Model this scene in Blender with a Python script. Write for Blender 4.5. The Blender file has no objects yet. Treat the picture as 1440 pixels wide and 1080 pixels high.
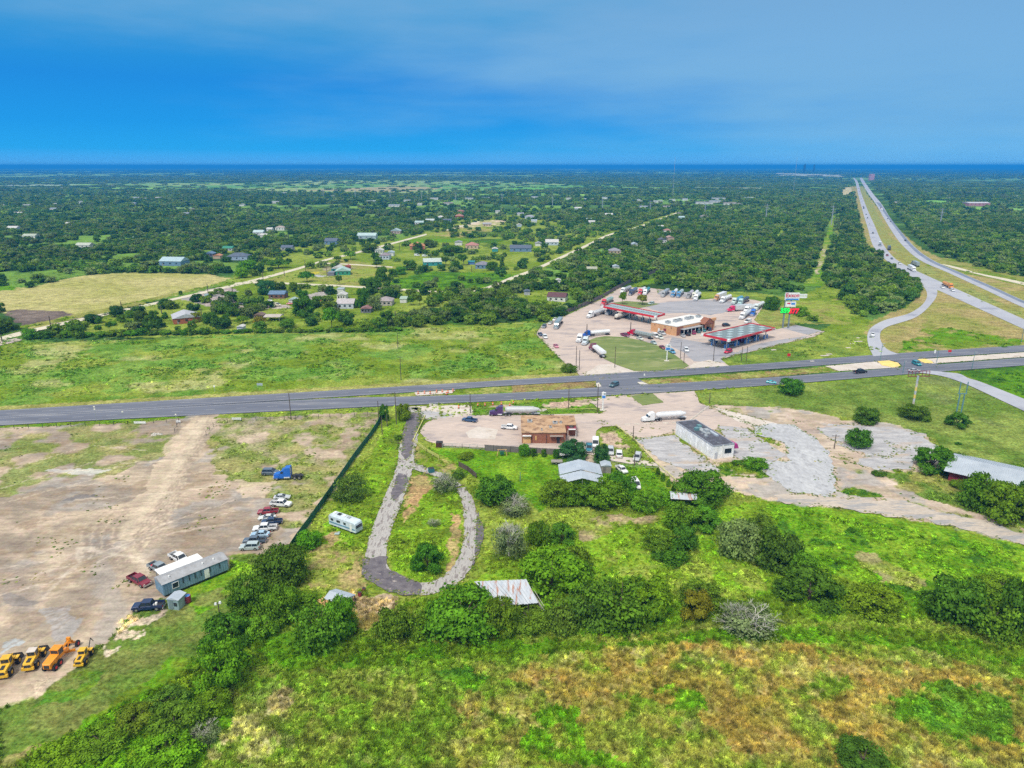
import bpy, math, random
import numpy as np
from mathutils import Vector, Matrix
R = math.radians
# ---------------------------------------------------------------- camera
F = 1000.0; TH = R(17.05); H = 88.0
CT, ST = math.cos(TH), math.sin(TH)
sc = bpy.context.scene
COL = sc.collection
cam = bpy.data.cameras.new("camera"); camo = bpy.data.objects.new("camera", cam); COL.objects.link(camo)
camo.location = (0, 0, H); camo.rotation_euler = (R(90) - TH, 0, 0)
cam.sensor_fit = 'HORIZONTAL'; cam.sensor_width = 36; cam.lens = 36 * F / 1440
cam.clip_start = 1; cam.clip_end = 200000
sc.camera = camo
# ---------------------------------------------------------------- sky, sun, exposure
SUN_EL, SUN_AZ = 55, 205      # soft high light, slightly behind and left of the camera
w = bpy.data.worlds.new("World"); sc.world = w; w.use_nodes = True
nt = w.node_tree; N = nt.nodes; L = nt.links; N.clear()
def nd(t, **k):
    n = N.new(t)
    for a, v in k.items(): setattr(n, a, v)
    return n
def ramp(node, stops, interp='LINEAR'):
    cr = node.color_ramp; cr.interpolation = interp
    while len(cr.elements) > 1: cr.elements.remove(cr.elements[-1])
    cr.elements[0].position = stops[0][0]; cr.elements[0].color = (*stops[0][1], 1)
    for p, c in stops[1:]:
        e = cr.elements.new(p); e.color = (*c, 1)
tc = nd('ShaderNodeTexCoord'); sep = nd('ShaderNodeSeparateXYZ'); L.new(tc.outputs['Generated'], sep.inputs[0])
def mth(op, a, b=None, c=None):
    n = nd('ShaderNodeMath', operation=op)
    for i, v in enumerate((a, b, c)):
        if v is None: continue
        if isinstance(v, (int, float)): n.inputs[i].default_value = v
        else: L.new(v, n.inputs[i])
    return n.outputs[0]
el = sep.outputs['Z']
r1 = nd('ShaderNodeValToRGB'); L.new(el, r1.inputs[0])       # the clear blue part of the sky
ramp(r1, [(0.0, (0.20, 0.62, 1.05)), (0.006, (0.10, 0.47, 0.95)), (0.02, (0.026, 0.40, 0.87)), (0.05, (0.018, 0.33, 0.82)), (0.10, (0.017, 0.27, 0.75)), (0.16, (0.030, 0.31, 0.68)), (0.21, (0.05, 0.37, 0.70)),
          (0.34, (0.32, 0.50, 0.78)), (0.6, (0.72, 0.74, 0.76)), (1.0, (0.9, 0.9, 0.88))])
r2 = nd('ShaderNodeValToRGB'); L.new(el, r2.inputs[0])       # the thin grey cloud sheet
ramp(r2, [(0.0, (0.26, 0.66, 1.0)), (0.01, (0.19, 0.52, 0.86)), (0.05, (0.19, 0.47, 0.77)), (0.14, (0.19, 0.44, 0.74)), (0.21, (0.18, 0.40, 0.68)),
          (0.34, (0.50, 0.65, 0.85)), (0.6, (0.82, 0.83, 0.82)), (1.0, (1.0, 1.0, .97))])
mp = nd('ShaderNodeMapping'); L.new(tc.outputs['Generated'], mp.inputs[0]); mp.inputs['Scale'].default_value = (1.1, 1.1, 6.5); mp.inputs['Rotation'].default_value = (0, R(-7), 0)
no = nd('ShaderNodeTexNoise'); L.new(mp.outputs[0], no.inputs['Vector']); no.inputs['Scale'].default_value = 2.2; no.inputs['Detail'].default_value = 7; no.inputs['Roughness'].default_value = 0.55
# clouds thicken to the right and upwards
g1 = mth('MULTIPLY_ADD', sep.outputs['X'], 0.85, 0.0)
g2 = mth('MULTIPLY_ADD', el, 2.4, -0.10)
g = mth('ADD', g1, g2); g = mth('ADD', g, mth('MULTIPLY_ADD', no.outputs[0], 1.35, -0.55))
sm = nd('ShaderNodeMapRange', interpolation_type='SMOOTHSTEP'); L.new(g, sm.inputs[0]); sm.inputs[1].default_value = -0.15; sm.inputs[2].default_value = 0.75
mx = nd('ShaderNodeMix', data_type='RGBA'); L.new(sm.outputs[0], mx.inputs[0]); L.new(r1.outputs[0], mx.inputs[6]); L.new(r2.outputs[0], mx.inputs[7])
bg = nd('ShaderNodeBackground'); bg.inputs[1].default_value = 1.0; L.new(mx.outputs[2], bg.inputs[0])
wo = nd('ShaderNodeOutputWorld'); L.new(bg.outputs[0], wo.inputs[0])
sd = bpy.data.lights.new("sun", 'SUN'); sd.energy = 3.45; sd.angle = R(11); sd.color = (1.0, 0.95, 0.86)
so = bpy.data.objects.new("sun", sd); COL.objects.link(so)
d = Vector((math.sin(R(SUN_AZ)) * math.cos(R(SUN_EL)), math.cos(R(SUN_AZ)) * math.cos(R(SUN_EL)), math.sin(R(SUN_EL))))
so.rotation_euler = d.to_track_quat('Z', 'Y').to_euler(); so.location = (0, 0, 300)
sc.view_settings.view_transform = 'Standard'; sc.view_settings.look = 'None'; sc.view_settings.exposure = 0.0; sc.view_settings.gamma = 1.0
sc.render.engine = 'CYCLES'
sc.cycles.max_bounces = 5; sc.cycles.diffuse_bounces = 3; sc.cycles.glossy_bounces = 2; sc.cycles.transmission_bounces = 2
sc.cycles.volume_bounces = 0; sc.cycles.use_denoising = False
# ---------------------------------------------------------------- pixel <-> ground
def G(px, py, z=0.0):
    t = (py - 540.0) / F
    k = (CT - t * ST) / (ST + t * CT)
    Y = (H - z) * k
    dd = Y * CT + (H - z) * ST
    return Vector(((px - 720.0) / F * dd, Y, z))
def zof(py_base, py_top):          # height of an upright thing from its base row to its top row
    Y = G(720, py_base).y; t = (py_top - 540.0) / F
    return H - Y * (ST + t * CT) / (CT - t * ST)
def S(py):                          # picture widths per metre at a ground row
    p = G(720, py); return F / (p.y * CT + H * ST)
def proj(X, Y):
    dd = Y * CT + H * ST
    return 720 + F * X / dd, 540 + F * (H * CT - Y * ST) / dd
# ---------------------------------------------------------------- numpy noise
def _h(i, j, s):
    n = (i.astype(np.int64) * 374761393 + j.astype(np.int64) * 668265263 + s * 974634777) & 0xffffffff
    n = ((n ^ (n >> 13)) * 1274126177) & 0xffffffff
    n = n ^ (n >> 16)
    return (n & 0xffffff) / float(0xffffff)
def vn(x, y, s=0):
    i = np.floor(x); j = np.floor(y); u = x - i; v = y - j
    u = u * u * (3 - 2 * u); v = v * v * (3 - 2 * v)
    a = _h(i, j, s); b = _h(i + 1, j, s); c = _h(i, j + 1, s); e = _h(i + 1, j + 1, s)
    return (a + (b - a) * u) * (1 - v) + (c + (e - c) * u) * v
def fbm(x, y, s=0, o=4):
    r = 0; a = 1; t = 0
    for k in range(o):
        r = r + a * vn(x * 2 ** k + 17.3 * k, y * 2 ** k - 9.1 * k, s + k * 7); t += a; a *= 0.55
    return r / t
def sst(a, b, x):
    t = np.clip((x - a) / (b - a), 0, 1); return t * t * (3 - 2 * t)
def pip(x, y, P):
    ins = np.zeros(x.shape, bool); n = len(P); j = n - 1
    for i in range(n):
        xi, yi = P[i]; xj, yj = P[j]
        if yi != yj:
            c = ((yi > y) != (yj > y)) & (x < (xj - xi) * (y - yi) / (yj - yi) + xi)
            ins ^= c
        j = i
    return ins
def seg_dist(x, y, P):
    d = np.full(x.shape, 1e9)
    for (ax, ay), (bx, by) in zip(P[:-1], P[1:]):
        vx, vy = bx - ax, by - ay; t = np.clip(((x - ax) * vx + (y - ay) * vy) / (vx * vx + vy * vy + 1e-9), 0, 1)
        d = np.minimum(d, np.hypot(x - ax - t * vx, y - ay - t * vy))
    return d
def W(P): return [tuple(G(a, b)[:2]) for a, b in P]
# ---------------------------------------------------------------- ground layers (what grows or lies where)
GRN = (0.14, 0.215, 0.018); GRN2 = (0.23, 0.29, 0.046); VIV = (0.105, 0.235, 0.010); VIV2 = (0.18, 0.31, 0.020); LWN = (0.12, 0.195, 0.03); LWN2 = (0.20, 0.26, 0.055)
GLD = (0.33, 0.325, 0.10); GLD2 = (0.41, 0.375, 0.155); ORG = (0.36, 0.26, 0.085); PAL = (0.45, 0.42, 0.20); OLV = (0.26, 0.26, 0.07); OLV2 = (0.33, 0.27, 0.11)
DRT = (0.41, 0.335, 0.245); DRT2 = (0.30, 0.245, 0.19); SND = (0.56, 0.45, 0.33); GRY = (0.30, 0.29, 0.28); WDF = (0.035, 0.075, 0.018); DKG = (0.055, 0.14, 0.014); BRN = (0.25, 0.18, 0.08)
LAY = []
def lay(P, c1, c2=None, s=12, warp=2.0, a=1.0, patch=None, veg=1.0):
    LAY.append(('p', W(P), c1, c2 or c1, s, warp, a, patch, veg, len(LAY)))
def trk(P, wm, c, a=0.7, veg=0.0, warp=0.6, patch=None):
    LAY.append(('l', W(P), c, c, wm, warp, a, patch, veg, len(LAY)))
# far fields
lay([(-300, 263), (0, 261), (80, 258), (115, 260), (60, 262), (0, 263)], (0.3, 0.4, 0.25), warp=30)
lay([(140, 258), (250, 256), (360, 258), (480, 252), (720, 254), (1000, 262), (1000, 266), (800, 268), (700, 271), (560, 272), (400, 272), (330, 266), (200, 262)], (0.13, 0.30, 0.07), (0.27, 0.36, 0.13), s=250, warp=60)
lay([(400, 268), (560, 262), (640, 264), (560, 270)], (0.34, 0.31, 0.16), warp=40)
lay([(720, 262), (790, 264), (760, 272), (715, 274)], (0.14, 0.36, 0.06), warp=30)
lay([(980, 263.5), (1075, 264.2), (1075, 265.6), (980, 264.6)], (0.4, 0.45, 0.3), warp=15)
lay([(590, 282), (680, 280), (670, 288), (600, 288)], (0.17, 0.31, 0.07), warp=15)
lay([(1090, 243), (1190, 246), (1190, 249), (1090, 247)], (0.4, 0.42, 0.3), warp=30)
lay([(1245, 250), (1330, 253), (1440, 252), (1440, 258), (1300, 256)], (0.2, 0.38, 0.14), warp=60, patch=(400, .5))
lay([(1270, 285), (1310, 281), (1340, 283), (1330, 288)], (0.18, 0.38, 0.07), warp=10)
lay([(1350, 290), (1440, 293), (1440, 303), (1400, 298), (1355, 294)], (0.2, 0.38, 0.08), warp=10)
lay([(1185, 264), (1200, 262), (1202, 268), (1190, 276), (1183, 275)], (0.45, 0.40, 0.22), warp=8)
for q, (x, y, w_) in enumerate([(190, 302, 30), (100, 306, 18), (45, 303, 8), (118, 325, 24), (240, 327, 14), (112, 284, 14), (258, 292, 20), (395, 322, 16), (470, 296, 18), (160, 247, 20), (640, 243, 30), (800, 239, 24), (745, 250, 18), (890, 243, 22), (1000, 241, 24)]):
    lay([(x - w_, y), (x, y - 1.5), (x + w_, y - 1), (x + w_, y + 1.5), (x, y + 2.5), (x - w_, y + 2)], (0.20, 0.33, 0.12), warp=12)
# village ground
lay([(50, 474), (75, 461), (180, 436), (300, 406), (330, 385), (350, 360), (300, 350), (350, 346), (440, 346), (560, 336), (610, 320), (640, 310), (700, 303), (770, 302), (800, 315), (860, 318), (905, 312), (965, 292), (905, 322), (850, 345), (800, 362), (745, 388), (790, 412), (800, 436), (770, 452), (560, 462), (300, 473)], GRN, GRN2, s=22, warp=6)
lay([(360, 398), (480, 364), (560, 376), (540, 402), (460, 400)], OLV, GRN2, s=18, warp=3)
lay([(420, 384), (436, 381), (450, 383), (440, 386), (422, 387)], (0.5, 0.42, 0.03), warp=2, a=.8, patch=(6, .4))
lay([(536, 404), (560, 393), (600, 382), (700, 384), (735, 388), (690, 404), (610, 409)], DKG, VIV, s=10, warp=3)
lay([(600, 330), (650, 318), (700, 322), (690, 330), (640, 334)], OLV2, GRN2, s=20, warp=5)
lay([(548, 336), (705, 336), (700, 341), (560, 342)], VIV, GRN, s=20, warp=5)
lay([(640, 318), (672, 311), (715, 309), (700, 318), (660, 322)], SND, GRN2, s=14, warp=6)
lay([(560, 320), (640, 330), (690, 350), (720, 352), (700, 340), (730, 330), (600, 315)], WDF, DKG, s=30, warp=10, a=.8, patch=(30, .5))
lay([(560, 440), (650, 428), (790, 430), (790, 444), (740, 452), (620, 456), (545, 458)], DKG, WDF, s=12, warp=6)
lay([(250, 420), (300, 405), (318, 402), (330, 408), (330, 425), (300, 432)], (0.36, 0.30, 0.28), GRY, s=10, warp=4)
lay([(428, 415), (460, 408), (468, 412), (440, 422), (430, 430)], (0.38, 0.35, 0.33), warp=2)
lay([(330, 430), (405, 428), (410, 433), (335, 436)], (0.42, 0.36, 0.33), warp=2)
lay([(445, 372), (475, 371), (500, 377), (480, 381), (450, 380)], (0.33, 0.27, 0.2), GRN, s=8, warp=3)
lay([(455, 387), (430, 386), (445, 389), (462, 389)], (0.4, 0.4, 0.42), warp=1)
# gold field
lay([(-300, 412), (0, 403), (40, 405), (110, 388), (170, 384), (230, 384), (300, 386), (322, 392), (300, 402), (180, 430), (75, 456), (40, 466), (30, 440), (-300, 440)], GLD, GLD2, s=40, warp=4)
lay([(-60, 404), (20, 401), (20, 408), (-60, 412)], VIV, warp=3)
lay([(8, 438), (30, 434), (100, 438), (122, 447), (100, 452), (60, 457), (30, 460)], (0.12, 0.095, 0.085), (0.2, 0.16, 0.13), s=20, warp=5)
lay([(30, 462), (150, 440), (300, 402), (322, 393), (300, 400), (140, 435), (60, 452), (30, 458)], GRN, OLV, s=10, warp=3)
# big field
lay([(-300, 488), (0, 482), (130, 479), (360, 474), (560, 464), (740, 454), (762, 470), (815, 524), (790, 527), (400, 551), (0, 575), (-300, 592)], GRN, GRN2, s=26, warp=4)
lay([(-300, 488), (0, 482), (360, 474), (740, 454), (815, 524), (400, 551), (-300, 592)], (0.10, 0.225, 0.03), (0.17, 0.29, 0.05), s=10, warp=4, patch=(16, .52), a=.8)
lay([(-300, 488), (0, 482), (360, 474), (740, 454), (815, 524), (400, 551), (-300, 592)], PAL, GLD, s=10, warp=5, patch=(22, .60), a=.55)
lay([(-300, 488), (0, 482), (360, 474), (740, 454), (815, 524), (400, 551), (-300, 592)], DKG, GRN, s=10, warp=5, patch=(9, .68), a=.7)
lay([(-300, 588), (0, 571), (380, 549), (815, 523), (818, 527), (790, 531), (380, 556), (0, 578), (-300, 596)], OLV, GLD, s=8, warp=1.2)
# right of the truck stop
lay([(1000, 518), (1012, 506), (1150, 472), (1170, 455), (1135, 450), (1110, 455), (1070, 452), (1080, 430), (1130, 415), (1160, 400), (1135, 398), (1155, 396), (1180, 405), (1200, 440), (1230, 452), (1260, 440), (1300, 412), (1310, 412), (1240, 466), (1235, 480), (1255, 498), (1100, 508)], GRN, GRN2, s=14, warp=3)
lay([(1070, 452), (1080, 430), (1180, 420), (1200, 455), (1120, 455)], OLV, GRN2, s=8, warp=3, patch=(9, .45))
lay([(985, 410), (1060, 411), (1120, 420), (1070, 425), (1030, 418), (985, 424)], LWN, GRN2, s=20, warp=1)
lay([(1050, 430), (1095, 440), (1120, 458), (1095, 463), (1065, 455)], LWN2, OLV, s=12, warp=2)
lay([(1010, 506), (1100, 484), (1160, 468), (1225, 472), (1232, 497), (1030, 515)], LWN, GRN2, s=15, warp=1.5)
lay([(870, 407), (905, 395), (930, 388), (925, 397), (900, 403), (872, 410)], VIV, GRN, s=12, warp=2)
# pipeline clearing
lay([(1128, 402), (1140, 390), (1152, 350), (1163, 325), (1170, 303), (1177, 303), (1172, 325), (1166, 350), (1158, 385), (1160, 402)], VIV, GRN2, s=20, warp=4)
lay([(1145, 385), (1155, 352), (1160, 342), (1165, 345), (1160, 362), (1150, 386)], (0.42, 0.36, 0.26), GRN2, s=10, warp=4)
lay([(1168, 395), (1171, 350), (1176, 320), (1182, 290), (1185, 290), (1180, 322), (1175, 352), (1173, 395)], OLV, GRN, s=15, warp=4)
lay([(1084, 348), (1092, 330), (1104, 315), (1109, 316), (1100, 332), (1090, 352)], VIV, GRN2, s=20, warp=5)
# highway verges and medians
lay([(1196, 262), (1211, 262), (1240, 300), (1262, 322), (1300, 352), (1350, 376), (1440, 396), (1500, 410), (1500, 500), (1440, 487), (1260, 500), (1240, 490), (1232, 475), (1216, 470), (1225, 450), (1275, 432), (1292, 415), (1293, 402), (1262, 380), (1235, 362), (1218, 340), (1208, 300)], OLV, OLV2, s=22, warp=3)
lay([(1206, 262), (1214, 262), (1250, 330), (1320, 385), (1440, 440), (1440, 452), (1300, 388), (1240, 340)], (0.24, 0.27, 0.08), OLV, s=20, warp=2)
lay([(1270, 480), (1330, 460), (1440, 478), (1440, 486), (1265, 497)], GRN, VIV, s=10, warp=3, patch=(9, .42))
lay([(1290, 470), (1310, 440), (1370, 450), (1400, 470), (1340, 462)], GRN, OLV, s=10, warp=3, patch=(12, .5))
lay([(1300, 373), (1440, 402), (1500, 415), (1500, 402), (1440, 388), (1330, 362)], OLV, GRN, s=14, warp=3)
# main road median and verges
lay([(430, 561), (580, 552), (840, 534), (840, 545), (580, 558), (440, 566)], GRN, GLD, s=5, warp=.8)
lay([(720, 541), (840, 534), (838, 545), (720, 552)], OLV, BRN, s=4, warp=.8)
lay([(893, 535), (1000, 528), (1170, 515), (1180, 521), (1080, 530), (910, 542)], OLV, BRN, s=5, warp=.8)
lay([(893, 535), (1170, 515), (1180, 521), (910, 542)], GRN, GLD, s=3, warp=1, patch=(5, .5))
# south side base: rough grass foreground
SOUTH = [(-400, 600), (0, 588), (265, 580), (500, 571), (845, 557), (1200, 533), (1500, 510), (1800, 560), (1800, 2400), (-900, 2400)]
lay(SOUTH, GRN, GRN2, s=14, warp=1)
lay([(-300, 600), (0, 596), (262, 584), (262, 588), (0, 603), (-300, 618)], GRN, VIV, s=6, warp=1.0)
lay([(300, 580), (470, 572), (540, 570), (545, 584), (340, 592)], LWN, GRN2, s=8, warp=1)
# foreground dry field
FG = [(330, 940), (520, 925), (760, 905), (1000, 885), (1130, 880), (1300, 900), (1500, 930), (1700, 1400), (-200, 1900), (290, 1080), (300, 1000)]
lay(FG, GRN2, (0.23, 0.25, 0.06), s=9, warp=3)
lay([(640, 960), (700, 915), (960, 895), (1120, 900), (1300, 915), (1500, 950), (1700, 1400), (600, 1400), (660, 1080)], (0.26, 0.28, 0.045), (0.34, 0.31, 0.08), s=6, warp=5, patch=(9, .47), a=.7)
lay([(720, 915), (900, 905), (1100, 915), (1300, 930), (1440, 970), (1440, 1080), (1100, 1080), (980, 960)], (0.36, 0.25, 0.08), (0.42, 0.34, 0.12), s=3, warp=4, patch=(5, .52), a=.55)
lay(FG, PAL, (0.52, 0.48, 0.24), s=3, warp=4, patch=(4, .66), a=.5)
lay([(300, 1000), (400, 960), (430, 1080), (280, 1080)], PAL, (0.55, 0.5, 0.26), s=4, warp=3, patch=(4, .42), a=.85)
lay([(640, 1000), (700, 985), (760, 1010), (700, 1030)], ORG, PAL, s=3, warp=3, patch=(3, .4), a=.8)
lay(FG, (0.13, 0.235, 0.016), (0.20, 0.30, 0.03), s=4, warp=4, patch=(7, .55), a=.75)
lay(FG, (0.13, 0.235, 0.016), (0.20, 0.30, 0.03), s=3, warp=3, patch=(3, .58), a=.4)
lay([(730, 935), (900, 905), (1120, 912), (1260, 925), (1440, 950), (1480, 1100), (1180, 1090), (1060, 1050), (960, 980), (800, 975)], (0.37, 0.235, 0.075), (0.42, 0.33, 0.12), s=3, warp=5, patch=(7, .47), a=.62)
lay([(640, 960), (760, 940), (900, 960), (860, 1000), (700, 1040), (650, 1010)], (0.37, 0.25, 0.08), (0.42, 0.35, 0.13), s=3, warp=5, patch=(5, .50), a=.5)
lay([(1120, 925), (1200, 935), (1180, 980), (1110, 965)], (0.55, 0.46, 0.22), (0.5, 0.4, 0.18), s=3, warp=4, patch=(4, .45), a=.6)
lay([(1270, 985), (1330, 960), (1420, 990), (1430, 1040), (1340, 1035), (1285, 1020)], (0.07, 0.215, 0.018), VIV, s=3, warp=5, patch=(5, .38), a=.85)
lay([(612, 945), (660, 942), (690, 958), (680, 972), (625, 966)], VIV, DKG, s=3, warp=2)
lay([(760, 1010), (820, 1000), (830, 1060), (900, 1080), (740, 1080)], VIV, VIV2, s=3, warp=3, patch=(4, .4))
lay([(920, 970), (965, 960), (985, 985), (950, 1000)], VIV, VIV2, s=3, warp=3, patch=(3, .4))
lay([(375, 975), (410, 968), (415, 990), (380, 1000)], (0.36, 0.28, 0.18), warp=2, a=.6)
# vivid strips behind the foreground hedge
lay([(330, 880), (560, 905), (700, 900), (860, 905), (1000, 885), (1300, 885), (1460, 920), (1460, 940), (1200, 905), (1000, 900), (700, 925), (400, 950)], VIV, GRN, s=5, warp=2)
lay([(560, 855), (800, 760), (870, 735), (1080, 705), (1200, 715), (1330, 740), (1440, 768), (1500, 900), (1300, 870), (1000, 870), (800, 900)], GRN, VIV2, s=8, warp=3)
lay([(1080, 708), (1200, 716), (1330, 742), (1440, 768), (1500, 880), (1290, 850), (1200, 820), (1100, 770)], VIV, VIV2, s=7, warp=3)
lay([(1080, 708), (1440, 768), (1500, 880), (1290, 850), (1100, 770)], DKG, VIV, s=3, warp=3, patch=(5, .6))
lay([(1195, 770), (1225, 778), (1262, 795), (1300, 812), (1290, 830), (1240, 820), (1215, 800)], (0.30, 0.28, 0.12), GRN2, s=4, warp=3)
lay([(800, 735), (870, 722), (930, 730), (880, 745), (820, 760)], (0.33, 0.26, 0.15), GRN2, s=5, warp=3, patch=(6, .4))
lay([(940, 745), (1010, 760), (1000, 800), (960, 810)], VIV, VIV2, s=5, warp=3)
lay([(960, 745), (1080, 770), (1060, 840), (950, 850), (860, 850), (850, 780)], GRN2, VIV2, s=6, warp=3, patch=(7, .42))
# plot with the loop drive
lay([(545, 590), (590, 582), (575, 640), (560, 690), (505, 790), (520, 830), (430, 790), (480, 700), (535, 615)], GRN, VIV2, s=5, warp=1.5)
lay([(440, 760), (510, 770), (515, 830), (470, 850), (420, 810)], OLV2, GRN2, s=4, warp=2)
lay([(455, 750), (480, 745), (500, 790), (505, 815), (495, 815), (470, 780)], (0.36, 0.26, 0.13), GRN2, s=4, warp=2, patch=(3, .35))
lay([(590, 660), (650, 690), (650, 790), (600, 825), (550, 800), (545, 760), (570, 690)], GRN, VIV2, s=5, warp=1)
lay([(575, 668), (600, 665), (612, 680), (590, 710), (570, 735), (565, 700)], (0.38, 0.25, 0.12), OLV2, s=3, warp=2, patch=(3, .35))
lay([(640, 720), (650, 740), (640, 800), (625, 805), (630, 760)], (0.40, 0.28, 0.13), OLV2, s=3, warp=1.5, patch=(3, .4))
lay([(490, 835), (550, 838), (560, 870), (530, 890), (500, 880), (480, 850)], (0.42, 0.33, 0.22), OLV2, s=4, warp=3)
lay([(575, 618), (600, 635), (640, 652), (640, 668), (600, 655), (575, 640)], OLV2, GRN, s=4, warp=1.5)
# lawn behind the restaurant and around the sheds
lay([(600, 629), (680, 632), (800, 642), (850, 660), (900, 650), (925, 668), (948, 695), (920, 705), (880, 700), (845, 680), (790, 690), (760, 720), (740, 700), (690, 690), (665, 668), (640, 650)], VIV, VIV2, s=8, warp=1.5)
lay([(838, 600), (866, 598), (905, 640), (925, 655), (850, 640)], GRN, LWN2, s=5, warp=1)
lay([(842, 606), (862, 602), (885, 632), (850, 625)], (0.48, 0.36, 0.27), GRN, s=5, warp=1.5, patch=(4, .42))
lay([(660, 571), (840, 560), (850, 579), (745, 582), (662, 585)], LWN, VIV, s=5, warp=.8)
lay([(660, 571), (720, 568), (740, 578), (668, 582)], (0.50, 0.36, 0.26), DRT, s=4, warp=1.2, patch=(5, .42))
lay([(765, 566), (835, 561), (830, 568), (790, 574), (765, 572)], (0.46, 0.33, 0.25), DRT, s=4, warp=1.2, patch=(6, .42))
lay([(812, 668), (838, 668), (842, 650), (835, 640), (822, 640)], DRT, SND, s=4, warp=1)
# dirt yard
YD = [(-400, 612), (0, 602), (180, 595), (262, 588), (264, 581), (318, 579), (300, 588), (350, 588), (470, 582), (535, 580), (520, 610), (432, 738), (400, 782), (350, 776), (325, 780), (322, 796), (232, 842), (204, 846), (178, 872), (150, 905), (132, 912), (105, 940), (60, 975), (0, 995), (-400, 1120)]
lay(YD, DRT, DRT2, s=16, warp=1.5, veg=0)
lay(YD, SND, (0.55, 0.43, 0.32), s=10, warp=4, patch=(18, .52), a=.6, veg=0)
lay(YD, (0.24, 0.20, 0.17), GRY, s=10, warp=5, patch=(13, .58), a=.6, veg=0)
lay(YD, (0.27, 0.19, 0.12), (0.36, 0.27, 0.18), s=5, warp=3, patch=(5, .60), a=.5, veg=0)
lay([(0, 602), (260, 590), (238, 640), (190, 655), (150, 668), (90, 690), (0, 700), (-200, 720), (-200, 610)], GRN, OLV, s=6, warp=3, patch=(9, .50), a=.75)
lay([(300, 589), (400, 586), (535, 581), (520, 610), (432, 738), (398, 745), (385, 700), (340, 690), (300, 660), (290, 620)], GRN, OLV, s=5, warp=3, patch=(8, .43), a=.8)
lay([(300, 589), (535, 581), (480, 665), (330, 640), (292, 610)], (0.36, 0.30, 0.2), GRN, s=5, warp=3, patch=(6, .52), a=.6)
lay([(264, 588), (300, 586), (283, 625), (255, 690), (232, 740), (200, 770), (165, 765), (185, 712), (210, 665), (240, 620)], SND, (0.52, 0.43, 0.31), s=5, warp=3.2, veg=0, a=.75)
lay([(330, 675), (385, 678), (370, 700), (340, 702)], SND, warp=2, a=.8, veg=0)
lay([(60, 662), (120, 656), (155, 660), (120, 668)], (0.52, 0.50, 0.47), warp=3, a=.8, veg=0)
lay([(80, 700), (110, 694), (145, 697), (110, 704)], (0.16, 0.15, 0.15), warp=3, a=.8, veg=0)
lay([(60, 855), (100, 850), (110, 890), (80, 905)], (0.36, 0.34, 0.33), GRY, s=5, warp=3, a=.8, veg=0)
lay([(0, 835), (55, 838), (62, 846), (0, 850)], (0.22, 0.2, 0.19), warp=3, a=.7, veg=0)
lay([(0, 905), (20, 898), (32, 905), (5, 918)], (0.42, 0.46, 0.48), warp=1, a=.8, veg=0)
trk([(0, 990), (60, 965), (110, 925), (150, 880), (175, 820), (190, 780), (220, 740)], 9, SND, a=.45)
for k in range(13):
    rr = 22 + k * 5.0
    trk([(232 - rr * 1.5 + 6, 770 + k), (232 - rr * 1.45, 755 - k), (232 - rr * 1.1, 742 - rr * .30), (232 - rr * .4, 738 - rr * .36), (232 + rr * .2, 745 - rr * .32)], .45, (0.27, 0.21, 0.17) if k % 2 else SND, a=.5, warp=.9)
for k in range(7):
    trk([(278 + k * 3.4, 590), (262 + k * 3.5, 630), (238 + k * 3.6, 680), (205 + k * 4.5, 740), (150 + k * 6, 790), (90 + k * 7, 850), (0, 880 + k * 9)], .5, (0.30, 0.24, 0.19), a=.55, warp=.8)
for k in range(16):
    u = k * 17 % 97 / 97; v = k * 31 % 89 / 89; x0, y0 = -20 + 200 * u, 640 + 230 * v
    trk([(x0, y0 + 30 * (1 - u)), (x0 + 70, y0 + 8), (x0 + 150, y0 - 14 + 20 * u), (x0 + 230 - 60 * v, y0 - 6 - 30 * v)], .5 + .4 * u, (0.25, 0.20, 0.16) if k % 3 else (0.62, 0.52, 0.40), a=.5, warp=1.1)
trk([(284, 590), (268, 625), (248, 655), (228, 690), (200, 715), (180, 740), (178, 765), (192, 785), (206, 800)], 3.2, (0.60, 0.50, 0.37), a=.55, warp=1.6)
trk([(178, 765), (140, 790), (150, 830), (165, 860), (140, 900)], 4, (0.36, 0.33, 0.30), a=.5, warp=2)
for k in range(6):
    trk([(0, 800 + k * 9), (60, 790 + k * 8), (120, 775 + k * 6), (170, 762 + k * 3), (230, 752 - k * 4), (330, 735 - k * 8)], .5, (0.31, 0.25, 0.20) if k % 2 else (0.62, 0.52, 0.42), a=.5, warp=1.2)
trk([(60, 843), (95, 805), (112, 790), (112, 770), (140, 778)], 1.0, (0.62, 0.54, 0.44), a=.4, warp=.8)
trk([(118, 770), (165, 780), (195, 785), (210, 805)], 1.0, (0.62, 0.54, 0.44), a=.35, warp=.8)
# grass below the yard
lay([(0, 995), (60, 975), (105, 940), (132, 912), (150, 905), (178, 872), (204, 846), (232, 842), (322, 800), (325, 780), (350, 778), (400, 785), (380, 820), (330, 850), (300, 900), (270, 960), (150, 1000), (40, 1060), (0, 1080), (-300, 1200), (-300, 1060)], LWN, (0.17, 0.2, 0.05), s=7, warp=1)
lay([(240, 835), (322, 800), (326, 785), (380, 800), (330, 845), (280, 860)], VIV, VIV2, s=5, warp=2, patch=(6, .38))
lay([(150, 905), (180, 868), (230, 850), (240, 860), (190, 900), (155, 925)], (0.55, 0.48, 0.36), SND, s=2, warp=2, patch=(1.6, .48))
lay([(40, 960), (70, 950), (60, 975), (45, 985)], SND, warp=1, a=.7, patch=(2, .4))
lay([(110, 940), (60, 975), (40, 1000), (110, 985), (150, 930)], (0.09, 0.19, 0.02), GRN, s=4, warp=3, patch=(5, .4))
lay([(0, 1080), (60, 1040), (200, 985), (260, 950), (240, 1000), (100, 1080)], OLV, (0.3, 0.24, 0.1), s=5, warp=3, patch=(6, .45), a=.7)
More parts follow.
